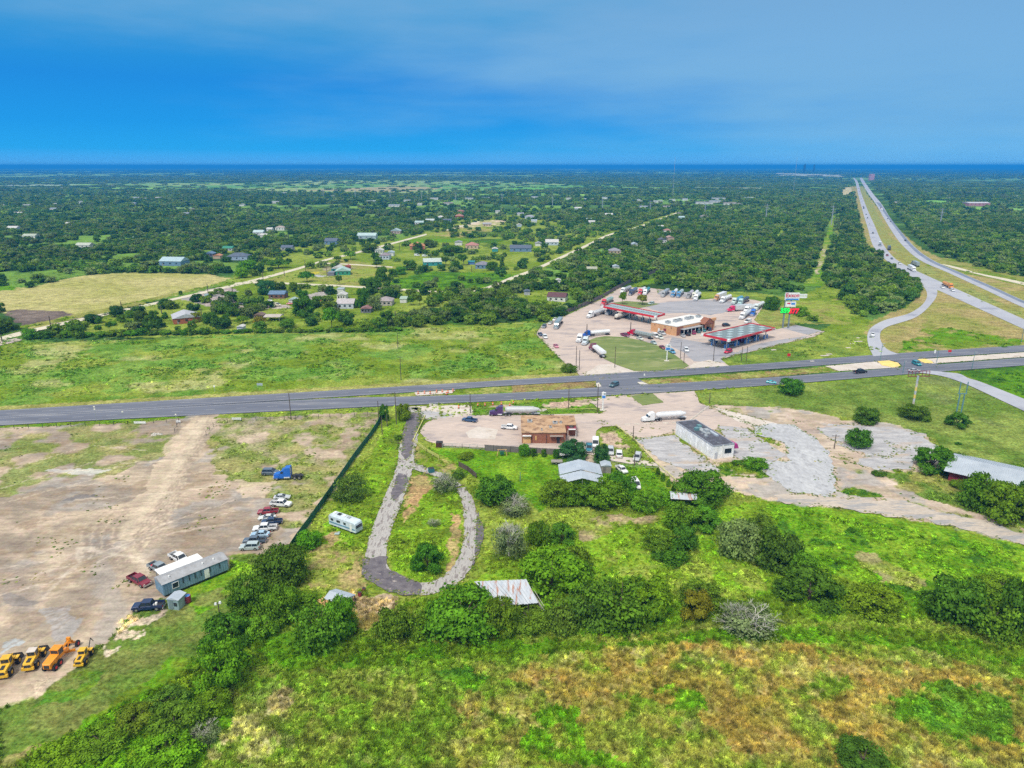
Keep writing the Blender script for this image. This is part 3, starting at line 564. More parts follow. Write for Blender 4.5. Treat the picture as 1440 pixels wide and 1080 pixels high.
# main dual carriageway
road('north_carriageway', [(-260, 593), (0, 577), (360, 555.5), (720, 534), (900, 522.5), (1080, 510.5), (1230, 499), (1440, 485.5), (1700, 469)], [(-260, 605), (0, 587.5), (430, 561), (580, 551.5), (720, 542), (900, 532), (1080, 519.5), (1235, 508), (1440, 494.5), (1700, 478)], M['asphalt'], .06)
road('south_carriageway', [(-260, 605), (0, 587.5), (430, 562), (580, 557.5), (720, 552.5), (845, 544.5), (1080, 531), (1265, 517), (1440, 503), (1700, 484)], [(-260, 617), (0, 598.5), (360, 580), (580, 569.5), (720, 563), (845, 557), (1080, 542), (1305, 524), (1440, 514), (1700, 494)], M['asphalt'], .064)
sheet('road', [(838, 533), (893, 530), (912, 541), (930, 546), (838, 547)], M['asphalt'], .068, 0)
sheet('road', [(1236, 504), (1292, 502), (1318, 512), (1318, 520), (1262, 520), (1268, 514), (1262, 509)], M['asphalt'], .069, 0)
sheet('median_pavement', [(1160, 515), (1237, 508), (1262, 509.5), (1266, 514), (1262, 517), (1180, 522)], M['apron'], .075, .1)
sheet('median_pavement', [(1291, 505.5), (1440, 495.5), (1600, 484), (1600, 492), (1440, 502), (1310, 511.5), (1296, 510)], M['apron'], .075, .1)
sheet('median_nose', [(1234, 508.5), (1250, 507.5), (1263, 511), (1266, 515), (1256, 517), (1240, 514)], M['yellow'], .12, .1, thick=.12)
sheet('median_nose', [(1290, 506), (1300, 505), (1310, 508), (1312, 511), (1300, 511)], M['yellow'], .12, .1, thick=.12)
sheet('median_pavement', [(583, 552), (640, 548.5), (636, 553), (586, 556.5)], M['apron'], .075, .2)
for p in ([(838, 540), (842, 538.5), (846, 544), (840, 545)], [(896, 538), (903, 537.5), (912, 541), (900, 541)]): sheet('median_kerb', p, M['kerb'], .12, 0, thick=.12)
road('frontage_ramp', [(1228, 501), (1221, 485), (1220, 470), (1226, 460), (1245, 450), (1280, 440), (1300, 425), (1303, 410), (1292, 396)], [(1264, 498), (1246, 490), (1237.5, 474), (1246, 460.5), (1290, 445), (1314, 422), (1318, 408), (1312, 403)], M['hwy'], .07, 90)
road('westbound_highway', [(1199, 250), (1202.5, 255), (1206, 270), (1212.5, 295), (1220, 320), (1227.5, 345), (1245, 365), (1270, 382), (1297, 398), (1330, 413), (1440, 463), (1600, 536)], [(1201.5, 250), (1206, 255), (1210.5, 270), (1220, 295), (1229, 315), (1240, 340), (1257, 362), (1281, 377), (1311, 391), (1342, 405), (1440, 449), (1600, 520)], M['hwy'], .066, 260)
road('eastbound_highway', [(1209, 250), (1211, 255), (1219.5, 270), (1231, 286), (1242, 305), (1256, 328), (1271, 347), (1294, 366), (1330, 382), (1380, 405), (1440, 433), (1600, 503)], [(1212.5, 250), (1215.5, 255), (1226, 270), (1239, 286), (1251, 305), (1269, 328), (1288, 349), (1312, 366), (1352, 384), (1405, 407), (1440, 423), (1600, 489)], M['hwy'], .066, 260)
road('overtaking_lane', [(1232, 284), (1246, 303), (1263, 326), (1281, 348), (1304, 366), (1344, 384), (1394, 406), (1440, 427), (1600, 495)], [(1238, 286), (1250, 304), (1268, 327), (1286, 348), (1311, 366), (1350, 383.5), (1403, 406.5), (1440, 423.5), (1600, 490)], M['hwyd'], .078, 200, marks=False)
road('frontage_road', [(1322, 371), (1340, 377), (1380, 387), (1440, 401), (1600, 440)], [(1335, 373), (1355, 378), (1380, 385), (1440, 397), (1600, 433)], M['lane'], .082, 60, marks=False)
road('exit_ramp', [(1305, 521), (1335, 524), (1350, 526), (1362, 532), (1380, 537.5), (1440, 561), (1600, 625)], [(1292, 524), (1320, 528), (1340, 533.5), (1360, 541), (1380, 550), (1440, 578), (1600, 650)], M['hwy'], .072, 60, marks=False)
# village lanes
road('lane', [(-40, 486), (0, 474), (32, 465.5), (75, 456), (172, 435), (250, 418), (320, 402), (360, 392), (420, 376), (460, 364), (485, 358), (535, 345.5), (600, 328.5)], [(-40, 492), (0, 480), (32, 471), (75, 460), (172, 438.5), (250, 421), (320, 405), (360, 395.5), (420, 379), (460, 366.5), (485, 360.5), (535, 348), (600, 330.5)], M['lane'], .055, 160, marks=False, amp=.5)
road('lane', [(330, 398), (360, 396), (460, 400), (535, 404), (610, 409), (652, 410), (680, 405), (720, 389), (745, 380), (770, 369), (820, 346), (857, 329), (895, 319), (962, 295)], [(330, 402), (360, 398.5), (460, 402.5), (535, 406.5), (610, 411.5), (652, 413), (684, 408), (724, 391.5), (749, 382.5), (774, 371), (823, 348), (861, 331), (900, 320), (966, 296)], M['lane'], .058, 160, marks=False, amp=.5)
road('lane', [(459, 369.5), (500, 371.5), (552, 375)], [(459, 371), (500, 373), (552, 376.5)], M['lane'], .061, 30, marks=False, amp=.3)
road('lane', [(628, 323), (645, 318), (672, 311)], [(628, 324.5), (647, 319.5), (676, 312)], M['lane'], .058, 30, marks=False, amp=.3)
sheet('gravel_drive', [(-10, 482), (30, 474), (35, 477), (10, 484), (-10, 488)], M['lot'], .06, .5)
# truck stop
sheet('truck_stop_lot', [(754, 470), (762, 457), (800, 442), (850, 418), (872, 404.5), (905, 404), (985, 413.5), (980, 422), (1003, 420), (1030, 418), (1062, 422), (1075, 425), (1070, 436), (1060, 450), (1068, 456), (1092, 463), (1119, 457), (1160, 466), (1146, 473), (1105, 482.5), (1075, 490), (1040, 498), (1012, 505), (1026, 514.8), (962, 519.2), (900, 523.5), (816, 528.5), (785, 502)], M['lot'], .04, .4)
sheet('parking_asphalt', [(905, 428), (985, 421), (1028, 424), (1058, 428), (1030, 437), (1000, 443), (960, 440), (935, 441), (915, 434)], M['lotg'], .055, .8)
sheet('parking_asphalt', [(925, 408), (980, 412), (975, 419), (925, 414)], M['lotg'], .055, .4)
sheet('parking_asphalt', [(945, 474), (1000, 484), (1035, 496), (1060, 485), (1095, 478), (1140, 472), (1105, 482), (1040, 497.5), (1012, 504.5), (1020, 510), (975, 508), (962, 496), (940, 485)], M['lotg'], .055, .5)
sheet('parking_asphalt', [(1100, 461.5), (1119, 457.5), (1157, 465.5), (1136, 471)], M['lotg'], .055, .1)
sheet('driveway_apron', [(818, 528.3), (842, 513), (862, 512), (884, 519), (900, 523)], M['apron'], .056, .1)
sheet('driveway_apron', [(965, 519), (975, 511), (998, 506), (1024, 514.5)], M['apron'], .056, .1)
sheet('lawn', [(838, 475), (852, 473), (880, 474.5), (905, 480), (930, 488), (950, 500), (969, 514.5), (962, 518), (930, 521), (892, 522), (868, 513.5), (850, 505), (832, 487), (828, 479)], M['lawn'], .05, .15, thick=.12)
sheet('lawn', [(862, 426), (880, 423.5), (915, 426), (928, 427.5), (912, 431), (893, 434.5), (878, 431)], M['lawn'], .05, .2, thick=.12)
# restaurant side
sheet('restaurant_lot', [(590, 607), (598, 595), (622, 584), (660, 584), (745, 583.5), (846, 581), (850, 598), (838, 606), (838, 640), (814, 638), (800, 634), (681, 630), (622, 627), (600, 620)], M['lot'], .04, .3)
sheet('concrete_pad', [(672, 600), (700, 604), (696, 618), (660, 616), (655, 608)], M['apron'], .05, .2)
sheet('access_drive', [(575, 572), (662, 569.5), (666, 584), (620, 588), (597, 590), (590, 580)], M['apron'], .05, .5)
sheet('access_drive', [(575, 581), (600, 577), (640, 583), (625, 588), (600, 590), (580, 586)], M['slope'], .058, .6)
sheet('forecourt', [(828, 565), (845, 558), (976, 550), (984, 566), (1012, 580), (1045, 592), (1075, 603), (1050, 606), (1000, 604), (955, 604), (915, 616), (893, 615), (866, 599), (848, 600), (838, 584), (850, 579)], M['lot'], .042, .6)
sheet('forecourt', [(1000, 571), (1020, 576), (1100, 598), (1085, 606), (1040, 594)], M['apron'], .056, .6)
sheet('grass_island', [(887, 557), (917, 553.5), (933, 566), (903, 570.5)], M['lawn'], .045, .3, thick=.12)
sheet('broken_lot', [(893, 617), (950, 612), (960, 625), (985, 640), (1012, 662), (985, 668), (955, 658), (925, 645)], M['slope'], .05, 1.4)
sheet('broken_lot', [(1010, 598), (1050, 602), (1105, 640), (1075, 655), (1045, 648), (1030, 640)], M['slope'], .05, .6)
sheet('concrete_slab', [(1060, 600), (1085, 596), (1115, 598), (1140, 612), (1160, 628), (1170, 650), (1176, 690), (1165, 699), (1112, 692), (1100, 680), (1082, 672), (1062, 652), (1110, 648), (1104, 625), (1085, 617), (1060, 612)], M['slab'], .06, 1.1)
sheet('weathered_lot', [(1150, 603), (1182, 596), (1255, 601), (1300, 610), (1318, 628), (1325, 642), (1290, 648), (1282, 660), (1235, 662), (1200, 652), (1218, 645), (1215, 640), (1180, 625)], M['slope'], .05, 2.2)
sheet('dirt_track', [(1085, 695), (1130, 694), (1200, 701), (1262, 702), (1310, 716), (1400, 738), (1480, 760), (1480, 778), (1400, 755), (1310, 733), (1230, 722), (1160, 712), (1090, 705)], M['track'], .045, 2.2)
sheet('dirt_track', [(855, 640), (890, 644), (925, 652), (925, 656), (885, 652), (850, 646)], M['apron'], .05, .2)
# loop drive
ribbon('loop_drive', [(580, 573, 4.5), (580, 600, 4.5), (573, 630, 4.5), (570, 655, 5.5), (556, 695, 4.9), (542, 730, 5.0), (531, 765, 5.3), (529, 795, 5.2), (550, 818, 5), (588, 828, 4.8), (625, 820, 4.6), (650, 797, 4.4), (662, 765, 3.8), (662, 735, 3.6), (658, 705, 3.2), (648, 686, 2.8)], M['oldasph'], .05, 220, .5)
ribbon('loop_drive', [(572, 652, 4), (600, 662, 3.2), (622, 670, 2.6), (645, 684, 2.2)], M['oldasph'], .056, 60, .5)
sheet('asphalt_patch', [(578, 580), (594, 582), (590, 598), (583, 612), (578, 640), (570, 648), (565, 640), (566, 612), (570, 594)], M['darkasph'], .066, .5)
sheet('asphalt_patch', [(509, 787), (543, 783), (546, 798), (560, 810), (580, 816), (592, 819), (592, 836), (570, 838), (540, 831), (517, 815), (509, 801)], M['darkasph'], .066, .9)
sheet('asphalt_patch', [(672, 720), (680, 745), (676, 770), (664, 800), (668, 775), (670, 745)], M['darkasph'], .066, .5)
sheet('asphalt_patch', [(560, 665), (573, 668), (570, 690), (555, 705), (549, 700)], M['darkasph'], .068, .6)
# ---------------------------------------------------------------- vegetation
rng = np.random.default_rng(7); random.seed(7)
def quads_mesh(name, C, Nrm, size, mat, asp=1.0):
    """many small leaf sprays: C centres (n,3), Nrm normals, size (n,)"""
    n = len(C); Nrm = Nrm / (np.linalg.norm(Nrm, axis=1, keepdims=True) + 1e-9)
    t = rng.normal(size=(n, 3)); t -= (t * Nrm).sum(1, keepdims=True) * Nrm; t /= np.linalg.norm(t, axis=1, keepdims=True) + 1e-9
    b = np.cross(Nrm, t); s = size[:, None]
    jit = lambda: 1 + rng.uniform(-.35, .35, (n, 1))
    P = np.stack([C + t * s * jit() * asp, C + b * s * jit(), C - t * s * jit() * asp, C - b * s * jit()], 1).reshape(-1, 3)
    me = bpy.data.meshes.new(name); me.vertices.add(4 * n); me.vertices.foreach_set('co', P.astype(np.float32).ravel())
    me.loops.add(4 * n); me.loops.foreach_set('vertex_index', np.arange(4 * n, dtype=np.int32)); me.polygons.add(n); me.polygons.foreach_set('loop_start', np.arange(0, 4 * n, 4, dtype=np.int32))
    me.update(calc_edges=True); me.materials.append(mat); return me
def crown_mesh(name, nb=34, per=120, leaf=.055, mat=None, shape='round', br=(.22, .38), loose=.16):
    """crown of radius 1 (x,y) and height 1 (z 0..1), built of leafy boughs with gaps between"""
    Cs, Ns, Sz = [], [], []
    for k in range(nb):
        a = rng.uniform(0, 2 * math.pi)
        if shape == 'round': h = rng.uniform(0.08, .85); rad = math.sqrt(max(0.02, 1 - (max(0, h - .35) / .65) ** 2)) * (.75 if h < .15 else 1); rr = rng.uniform(.45, .80) * rad
        elif shape == 'umbrella': h = rng.uniform(.45, .85); rr = rng.uniform(.1, .85) * (1.05 - h * .55)
        elif shape == 'cone': h = rng.uniform(0.06, .92); rr = (1 - h) * .6 * rng.uniform(.3, 1)
        else: h = rng.uniform(.04, .6); rr = rng.uniform(.2, .82)
        c = np.array([math.cos(a) * rr, math.sin(a) * rr, h]); r = rng.uniform(*br) * (.8 if h > .7 else 1)
        d = rng.normal(size=(per, 3)); d /= np.linalg.norm(d, axis=1, keepdims=True); d[:, 2] = np.where(d[:, 2] < -.3, -d[:, 2], d[:, 2])
        rad_ = r * (1 + rng.normal(0, loose, (per, 1)))
        p = c + d * rad_ * np.array([1, 1, .62]); p[:, 2] = np.maximum(p[:, 2], .015)
        Cs.append(p); Ns.append(d + rng.normal(0, .42, (per, 3))); Sz.append(leaf * rng.uniform(.6, 1.4, per))
    C = np.concatenate(Cs); C[:, 2] = C[:, 2] / max(1e-6, C[:, 2].max())
    m = np.hypot(C[:, 0], C[:, 1]); C[:, :2] /= np.quantile(m, .985)
    return quads_mesh(name, C, np.concatenate(Ns), np.concatenate(Sz), mat or M['leaf'])
def limb_mesh(name, h=.6, n=6, spread=.5, r=.06, th=1.0):
    mb = MB(); mb.tube((0, 0, -.03), (0.02, 0, h * .45), r * 1.15, r * .8, 7)
    for k in range(n):
        a = 2 * math.pi * k / n + rng.uniform(-.4, .4); p1 = Vector((math.cos(a) * spread * .45, math.sin(a) * spread * .45, h * rng.uniform(.65, .85))); p2 = Vector((math.cos(a) * spread, math.sin(a) * spread, h * rng.uniform(.95, 1.25)))
        mb.tube((0.02, 0, h * .4), p1, r * .55, r * .35, 5); mb.tube(p1, p2, r * .35, r * .12, 4)
    return mb.mesh(name, M['trunk'])
CROWN = {'a': [crown_mesh('crown', 52, 150, .036, br=(.12, .34), loose=.22) for _ in range(4)], 'b': [crown_mesh('crown', 26, 95, .06) for _ in range(3)],
         'low': [crown_mesh('crown', 30, 150, .045, shape='low') for _ in range(2)], 'umb': [crown_mesh('crown', 24, 90, .06, shape='umbrella', br=(.2, .3)) for _ in range(2)],
         'cone': [crown_mesh('crown', 26, 60, .07, shape='cone', br=(.2, .3))], 'thin': [crown_mesh('crown', 38, 80, .035, shape='round', br=(.18, .34), loose=.4) for _ in range(2)]}
TRUNK = [limb_mesh('trunk') for _ in range(3)]; TRUNKU = limb_mesh('trunk', .7, 7, .55, .05)
def bare_mesh(seed):
    r_ = random.Random(seed); mb = MB()
    def grow(p, d, ln, r, lv):
        q = p + d * ln; mb.tube(p, q, r, r * .65, 4 if lv < 2 else 3)
        if lv >= 4: return
        for k in range(3 if lv else 9):
            e = (d + Vector((r_.uniform(-1, 1), r_.uniform(-1, 1), r_.uniform(-.25, .75))) * (.85 if lv else .95)).normalized()
            grow(q if lv else p.lerp(q, r_.uniform(.3, 1)), e, ln * r_.uniform(.6, .85), r * .6, lv + 1)
    grow(Vector((0, 0, 0)), Vector((0, 0, 1)), .30, .022, 0)
    zz = max(v[2] for v in mb.v); xx = max(max(abs(v[0]), abs(v[1])) for v in mb.v)
    mb.v = [(v[0] / xx, v[1] / xx, max(v[2], -.02) / zz) for v in mb.v]
    return mb.mesh('branches', M['twig'])
BARE = [bare_mesh(k) for k in range(3)]
GREENS = {'g': (0.082, 0.165, 0.012), 'd': (0.056, 0.122, 0.012), 'v': (0.095, 0.200, 0.010), 'y': (0.135, 0.160, 0.012), 'p': (0.12, 0.18, 0.05), 'o': (0.080, 0.145, 0.016), 't': (0.040, 0.112, 0.035), 'x': (0.19, 0.25, 0.10)}
TREES = []       # (x, y) of all trees built one by one
def tree(px, py, wp, hp, kind='a', col='g', label=None, group=None, name=None, cat=None, rise=0.0):
    """px,py: foot of the crown in the picture; wp,hp its width and height there"""
    s = S(py); rad = wp / 2 / s
    # the front of the crown touches py, so its centre stands further back
    t = (py - 540.0) / F; phi = TH + math.atan(t)
    c = G(px, py); k = rad * (1.0 if hp < wp * 1.4 else .6)
    hh = 1.12 * max(math.sqrt(max(0, (hp / s - rad * math.sin(phi)) ** 2 - (rad * math.sin(phi)) ** 2)) / math.cos(phi), .5 * hp / s, rad * .5)
    X, Y = c.x * (1 + .9 * k / c.y), c.y + .9 * k
    name = name or ('shrub' if hh < 3.2 and kind != 'bare' else 'tree')
    r = link(name, None, loc=(X, Y, rise)); tag(r, label, cat or ('shrub' if name == 'shrub' else 'tree'), group); rz = random.uniform(0, 6.28)
    g = GREENS[col]; jt = [random.uniform(.85, 1.18) for _ in range(3)]; g = tuple(a * b * 1.55 for a, b in zip(g, jt))
    if kind == 'bare':
        link('branches', random.choice(BARE), r, (0, 0, 0), rz, (rad, rad, hh * 1.05))
        link('crown', random.choice(CROWN['thin']), r, (0, 0, 0), rz, (rad * .95, rad * .95, hh * .85), GREENS['x'])
    else:
        lift = {'umb': 0, 'cone': .02}.get(kind, -.04)
        link('crown', random.choice(CROWN[kind]), r, (0, 0, lift * hh), rz, (rad, rad, hh), g)
        link('trunk', TRUNKU if kind == 'umb' else random.choice(TRUNK), r, (0, 0, 0), rz, (max(rad * .8, 1), max(rad * .8, 1), hh))
    TREES.append((X, Y, rad)); return r
T = tree
GH = 'trees of the hedgerow along the foreground field'
T(650, 915, 125, 92, 'a', 'g', 'broad light green tree in front of the rusted barn, largest of the foreground hedgerow', GH)
T(702, 905, 60, 62, 'a', 'g', 'rounded tree under the left end of the rusted barn roof', GH)
T(556, 912, 62, 58, 'a', 'g', 'small rounded tree just left of the big tree by the rusted barn', GH)
T(592, 905, 44, 40, 'low', 'g', 'low bush filling the gap left of the big tree by the rusted barn', GH)
T(455, 930, 98, 84, 'thin', 'g', 'drooping willow-like tree in front of the small blue shed roof', GH)
T(480, 905, 50, 62, 'a', 'v', 'leafy tree touching the small blue shed roof', GH)
T(870, 905, 130, 100, 'thin', 'g', 'wide feathery tree in the middle of the foreground hedgerow', GH)
T(905, 885, 80, 72, 'a', 'v', 'bright green clump leaning against the wide feathery tree', GH)
T(830, 895, 80, 72, 'thin', 'o', 'feathery tree at the left side of the widest hedgerow tree', GH)
T(975, 880, 48, 48, 'a', 'y', 'small yellow-green tree at the right end of the feathery clump', GH)
T(985, 868, 70, 50, 'a', 'g', 'tree behind the small yellow-green one in the hedgerow', GH)
T(775, 850, 110, 80, 'a', 'v', 'dense bright tree right behind the rusted barn', GH)
T(805, 820, 60, 50, 'a', 'g', 'rounded tree behind the right side of the dense bright tree')
T(745, 897, 70, 46, 'low', 'g', 'low brush under the broken lattice end of the barn', GH)
T(790, 900, 60, 50, 'low', 'o', 'low brush between the barn lattice and the feathery tree', GH)
T(1052, 912, 100, 62, 'bare', 'x', 'pale half-dead bush with bare white branches in the hedgerow', GH)
T(1030, 893, 50, 45, 'bare', 'x', 'bare whitish branches at the left of the half-dead bush', GH)
T(1134, 868, 98, 70, 'a', 'd', 'grey-green round tree right of the half-dead bush', GH)
T(1222, 880, 82, 60, 'a', 'y', 'yellowish green tree standing alone between two dark clumps', GH)
T(1338, 898, 100, 88, 'a', 'd', 'large dark tree near the right edge of the photo, left of its clump', GH)
T(1385, 915, 90, 80, 'thin', 'g', 'feathery tree in the middle of the right-hand foreground clump', GH)
T(1432, 912, 84, 92, 'a', 'd', 'large dark tree cut by the right edge of the photo', GH)
T(1400, 850, 70, 40, 'a', 'g', 'tree crown showing above the right-hand foreground clump', GH)
T(1208, 1100, 78, 46, 'a', 'd', 'dark green shrub cut by the bottom edge of the photo')
GL = 'trees between the dirt yard and the plot with the loop drive'
T(400, 838, 84, 70, 'a', 'd', 'dark tree with a flat top at the upper end of the left tree line', GL)
T(436, 776, 40, 30, 'a', 'v', 'small bright tree at the end of the green screen fence', GL)
T(352, 872, 62, 62, 'a', 'g', 'green tree below the twin-headed light pole', GL)
T(395, 888, 66, 60, 'a', 'v', 'rounded tree at the right of the left tree line', GL)
T(425, 868, 52, 36, 'low', 'g', 'low bush right of the flat-topped dark tree', GL)
T(324, 925, 74, 60, 'a', 'd', 'dark green tree halfway down the left tree line', GL)
T(314, 985, 80, 80, 'a', 'v', 'bright green tree near the lower end of the left tree line', GL)
T(300, 1018, 60, 44, 'a', 'v', 'bright bush right below the lowest bright tree', GL)
T(240, 1010, 60, 34, 'low', 'o', 'grey-green brush left of the bright tree in the lower left', GL)
T(252, 1062, 86, 70, 'a', 'g', 'mid-green tree in the lower left brush', GL)
T(290, 1055, 50, 40, 'bare', 'x', 'bare grey branches sticking out of the lower left brush', GL)
T(238, 1105, 100, 60, 'a', 'v', 'bright tree cut by the bottom edge in the lower left', GL)
T(150, 1075, 80, 34, 'low', 'g', 'low brush at the bottom left beside the mown strip', GL)
T(90, 1098, 80, 36, 'low', 'v', 'lowest brush clump at the bottom left of the photo', GL)
T(195, 1040, 70, 34, 'low', 'g', 'spreading brush between the mown strip and the lower left tree', GL)
T(370, 905, 50, 38, 'low', 'g', 'low bush in the gap of the left tree line', GL)
GP = 'trees on the plot with the loop drive'
T(496, 712, 58, 44, 'thin', 'o', 'airy olive tree beside the screen fence above the white camper', GP)
T(602, 812, 48, 44, 'a', 'd', 'dense round dark tree inside the bottom of the loop drive', GP)
T(626, 700, 44, 36, 'bare', 'x', 'grey leafless bush at the top right of the loop drive', GP)
T(568, 594, 22, 26, 'a', 'y', 'yellow-green tree at the highway end of the loop drive', GP)
T(541, 592, 15, 24, 'a', 'd', 'narrow dark tree left of the yellow-green tree by the highway', GP)
T(610, 742, 22, 12, 'bare', 'x', 'pile of grey brushwood lying inside the loop drive', GP, name='brush_pile', cat='brush pile')
T(645, 676, 24, 16, 'low', 'o', 'low grey-green bush right of the leafless bush', GP)
T(560, 620, 12, 8, 'low', 'g', 'tiny bush on the grass strip left of the drive entrance', GP)
T(655, 648, 26, 10, 'low', 'g', 'low bush growing along the diagonal chain-link fence', GP)
GM = 'trees behind the restaurant lawn'
T(697, 718, 60, 50, 'a', 'd', 'round dark tree at the lower left corner of the bright lawn', GM)
T(726, 732, 56, 36, 'bare', 'x', 'leafless grey bush below the round dark lawn tree', GM)
T(716, 795, 56, 60, 'bare', 'x', 'tall dead grey tree above the dense bright tree', GM)
T(684, 705, 36, 30, 'low', 'g', 'bush left of the round dark lawn tree', GM)
T(757, 772, 36, 38, 'a', 'g', 'slim green tree right of the tall dead tree', GM)
T(790, 772, 40, 34, 'a', 'o', 'small olive tree above the dense bright tree', GM)
T(782, 716, 50, 42, 'a', 'g', 'tree at the left corner of the metal carport roof', GM)
T(812, 716, 44, 36, 'a', 'g', 'tree in front of the metal carport roof', GM)
T(848, 722, 70, 50, 'a', 'g', 'large tree at the right front of the metal carport', GM)
T(872, 706, 56, 42, 'a', 'd', 'tree with a parked pickup showing behind it', GM)
T(906, 724, 50, 34, 'a', 'g', 'tree between the carport clump and the striped shed roof', GM)
T(935, 716, 40, 26, 'low', 'g', 'low tree in front of the striped shed roof', GM)
T(990, 718, 88, 58, 'a', 'd', 'large spreading tree above and right of the striped shed roof', GM)
T(958, 752, 60, 44, 'a', 'v', 'rounded bright tree just below the striped shed roof', GM)
T(988, 752, 50, 38, 'a', 'g', 'rounded tree at the right of the bright one below the striped shed', GM)
T(807, 650, 46, 32, 'a', 't', 'blue-green tree at the corner behind the brick restaurant', GM)
T(808, 664, 28, 22, 'a', 't', 'smaller tree right in front of the blue-green one', GM)
T(845, 656, 24, 30, 'a', 't', 'upright tree beside the small grey shed', GM)
T(737, 643, 18, 18, 'a', 'g', 'shrub at the left end of the wooden fence row', 'shrubs along the wooden fence')
T(751, 643, 10, 12, 'a', 'd', 'second shrub along the wooden fence', 'shrubs along the wooden fence')
T(765, 643, 8, 11, 'a', 'd', 'third shrub along the wooden fence', 'shrubs along the wooden fence')
T(782, 645, 10, 14, 'a', 'd', 'shrub at the right end of the wooden fence row', 'shrubs along the wooden fence')
for k, (x, y, q) in enumerate([(925, 669, 'topmost'), (932, 677, 'second'), (940, 685, 'third'), (947, 692, 'lowest')]):
    T(x, y, 7.5, 11, 'cone', 'd', f'{q} small dark cypress in the row beside the yellow rail', 'small cypresses beside the yellow rail', name='cypress')
T(925, 783, 50, 38, 'a', 'g', 'upper left tree of the clump in the middle of the green field', GM)
T(942, 800, 54, 30, 'low', 'd', 'low dark bush at the bottom of the clump in the middle field', GM)
T(958, 783, 44, 44, 'a', 'd', 'upright dark tree at the right of the clump in the middle field', GM)
T(1036, 795, 72, 62, 'a', 'p', 'pale grey-green tree left of the dark round tree', GM)
T(1090, 812, 72, 66, 'a', 'd', 'dark round tree right of the pale grey-green tree', GM)
T(1122, 820, 50, 44, 'a', 'g', 'tree at the lower right of the dark round tree', GM)
T(1066, 762, 44, 36, 'a', 'o', 'tree showing behind the pale and the dark round tree', GM)
T(1035, 655, 16, 8, 'low', 'g', 'weedy bush at the base of the boarded-up white building', GM)
T(1060, 663, 40, 14, 'low', 'g', 'weedy bush in front of the boarded-up white building', GM)
GR = 'round bushes on the lawn south of the highway'
T(1110, 558, 37, 26, 'a', 'd', 'round dark bush on the lawn just below the highway', GR)
T(1216, 600, 35, 28, 'a', 'd', 'round bush at the top of the weathered grey lot', GR)
T(1206, 634, 38, 31, 'a', 'd', 'bush standing on the cracked slab below another round bush', GR)
T(1284, 594, 44, 26, 'a', 'd', 'wide dark bush at the foot of the tall rusty sign pole', GR)
T(1345, 604, 33, 23, 'a', 'd', 'round bush at the foot of the teal twin posts', GR)
T(1308, 672, 62, 44, 'a', 'd', 'dark tree at the left end of the pale metal roof', GR)
T(1340, 662, 40, 26, 'a', 'd', 'tree pressed against the pale metal roof, right of the dark one', GR)
T(1378, 726, 68, 58, 'a', 'd', 'dark tree in front of the pale metal roof', GR)
T(1415, 746, 78, 66, 'a', 'g', 'larger tree at the lower right below the pale metal roof', GR)
T(1450, 735, 50, 60, 'a', 'd', 'tree at the right edge in front of the metal roof', GR)
T(1425, 668, 30, 16, 'a', 'v', 'bright small tree behind the pale metal roof', GR)
T(1350, 690, 30, 16, 'low', 'g', 'low shrub in front of the red wall', GR)
T(1236, 672, 22, 8, 'low', 'd', 'low dark scrub at the lower edge of the weathered lot', GR)
T(1347, 626, 10, 4, 'low', 'd', 'tiny clump of weeds on the mown right-hand lawn', GR)
T(800, 525, 25, 13, 'low', 'd', 'low dark bush beside the west driveway of the truck stop')
T(875, 429, 12, 17, 'umb', 'g', 'left tree on the grass island of the truck stop', 'trees on the truck stop island')
T(903, 430, 16, 14, 'umb', 'y', 'right tree on the grass island of the truck stop', 'trees on the truck stop island')
T(1085, 437, 24, 20, 'a', 'd', 'dark tree between the parked trucks and the tall fuel sign')
T(1127, 446, 24, 15, 'a', 'v', 'bright bush right behind the legs of the tall fuel sign')
T(1142, 452, 20, 9, 'low', 'g', 'scrub right of the tall fuel sign')
T(1229, 443, 14, 13, 'a', 'd', 'round dark bush at the bend of the frontage ramp')
T(1236, 363, 12, 12, 'a', 'd', 'round tree standing at the edge of the highway bend')
GV = 'trees around the village houses'
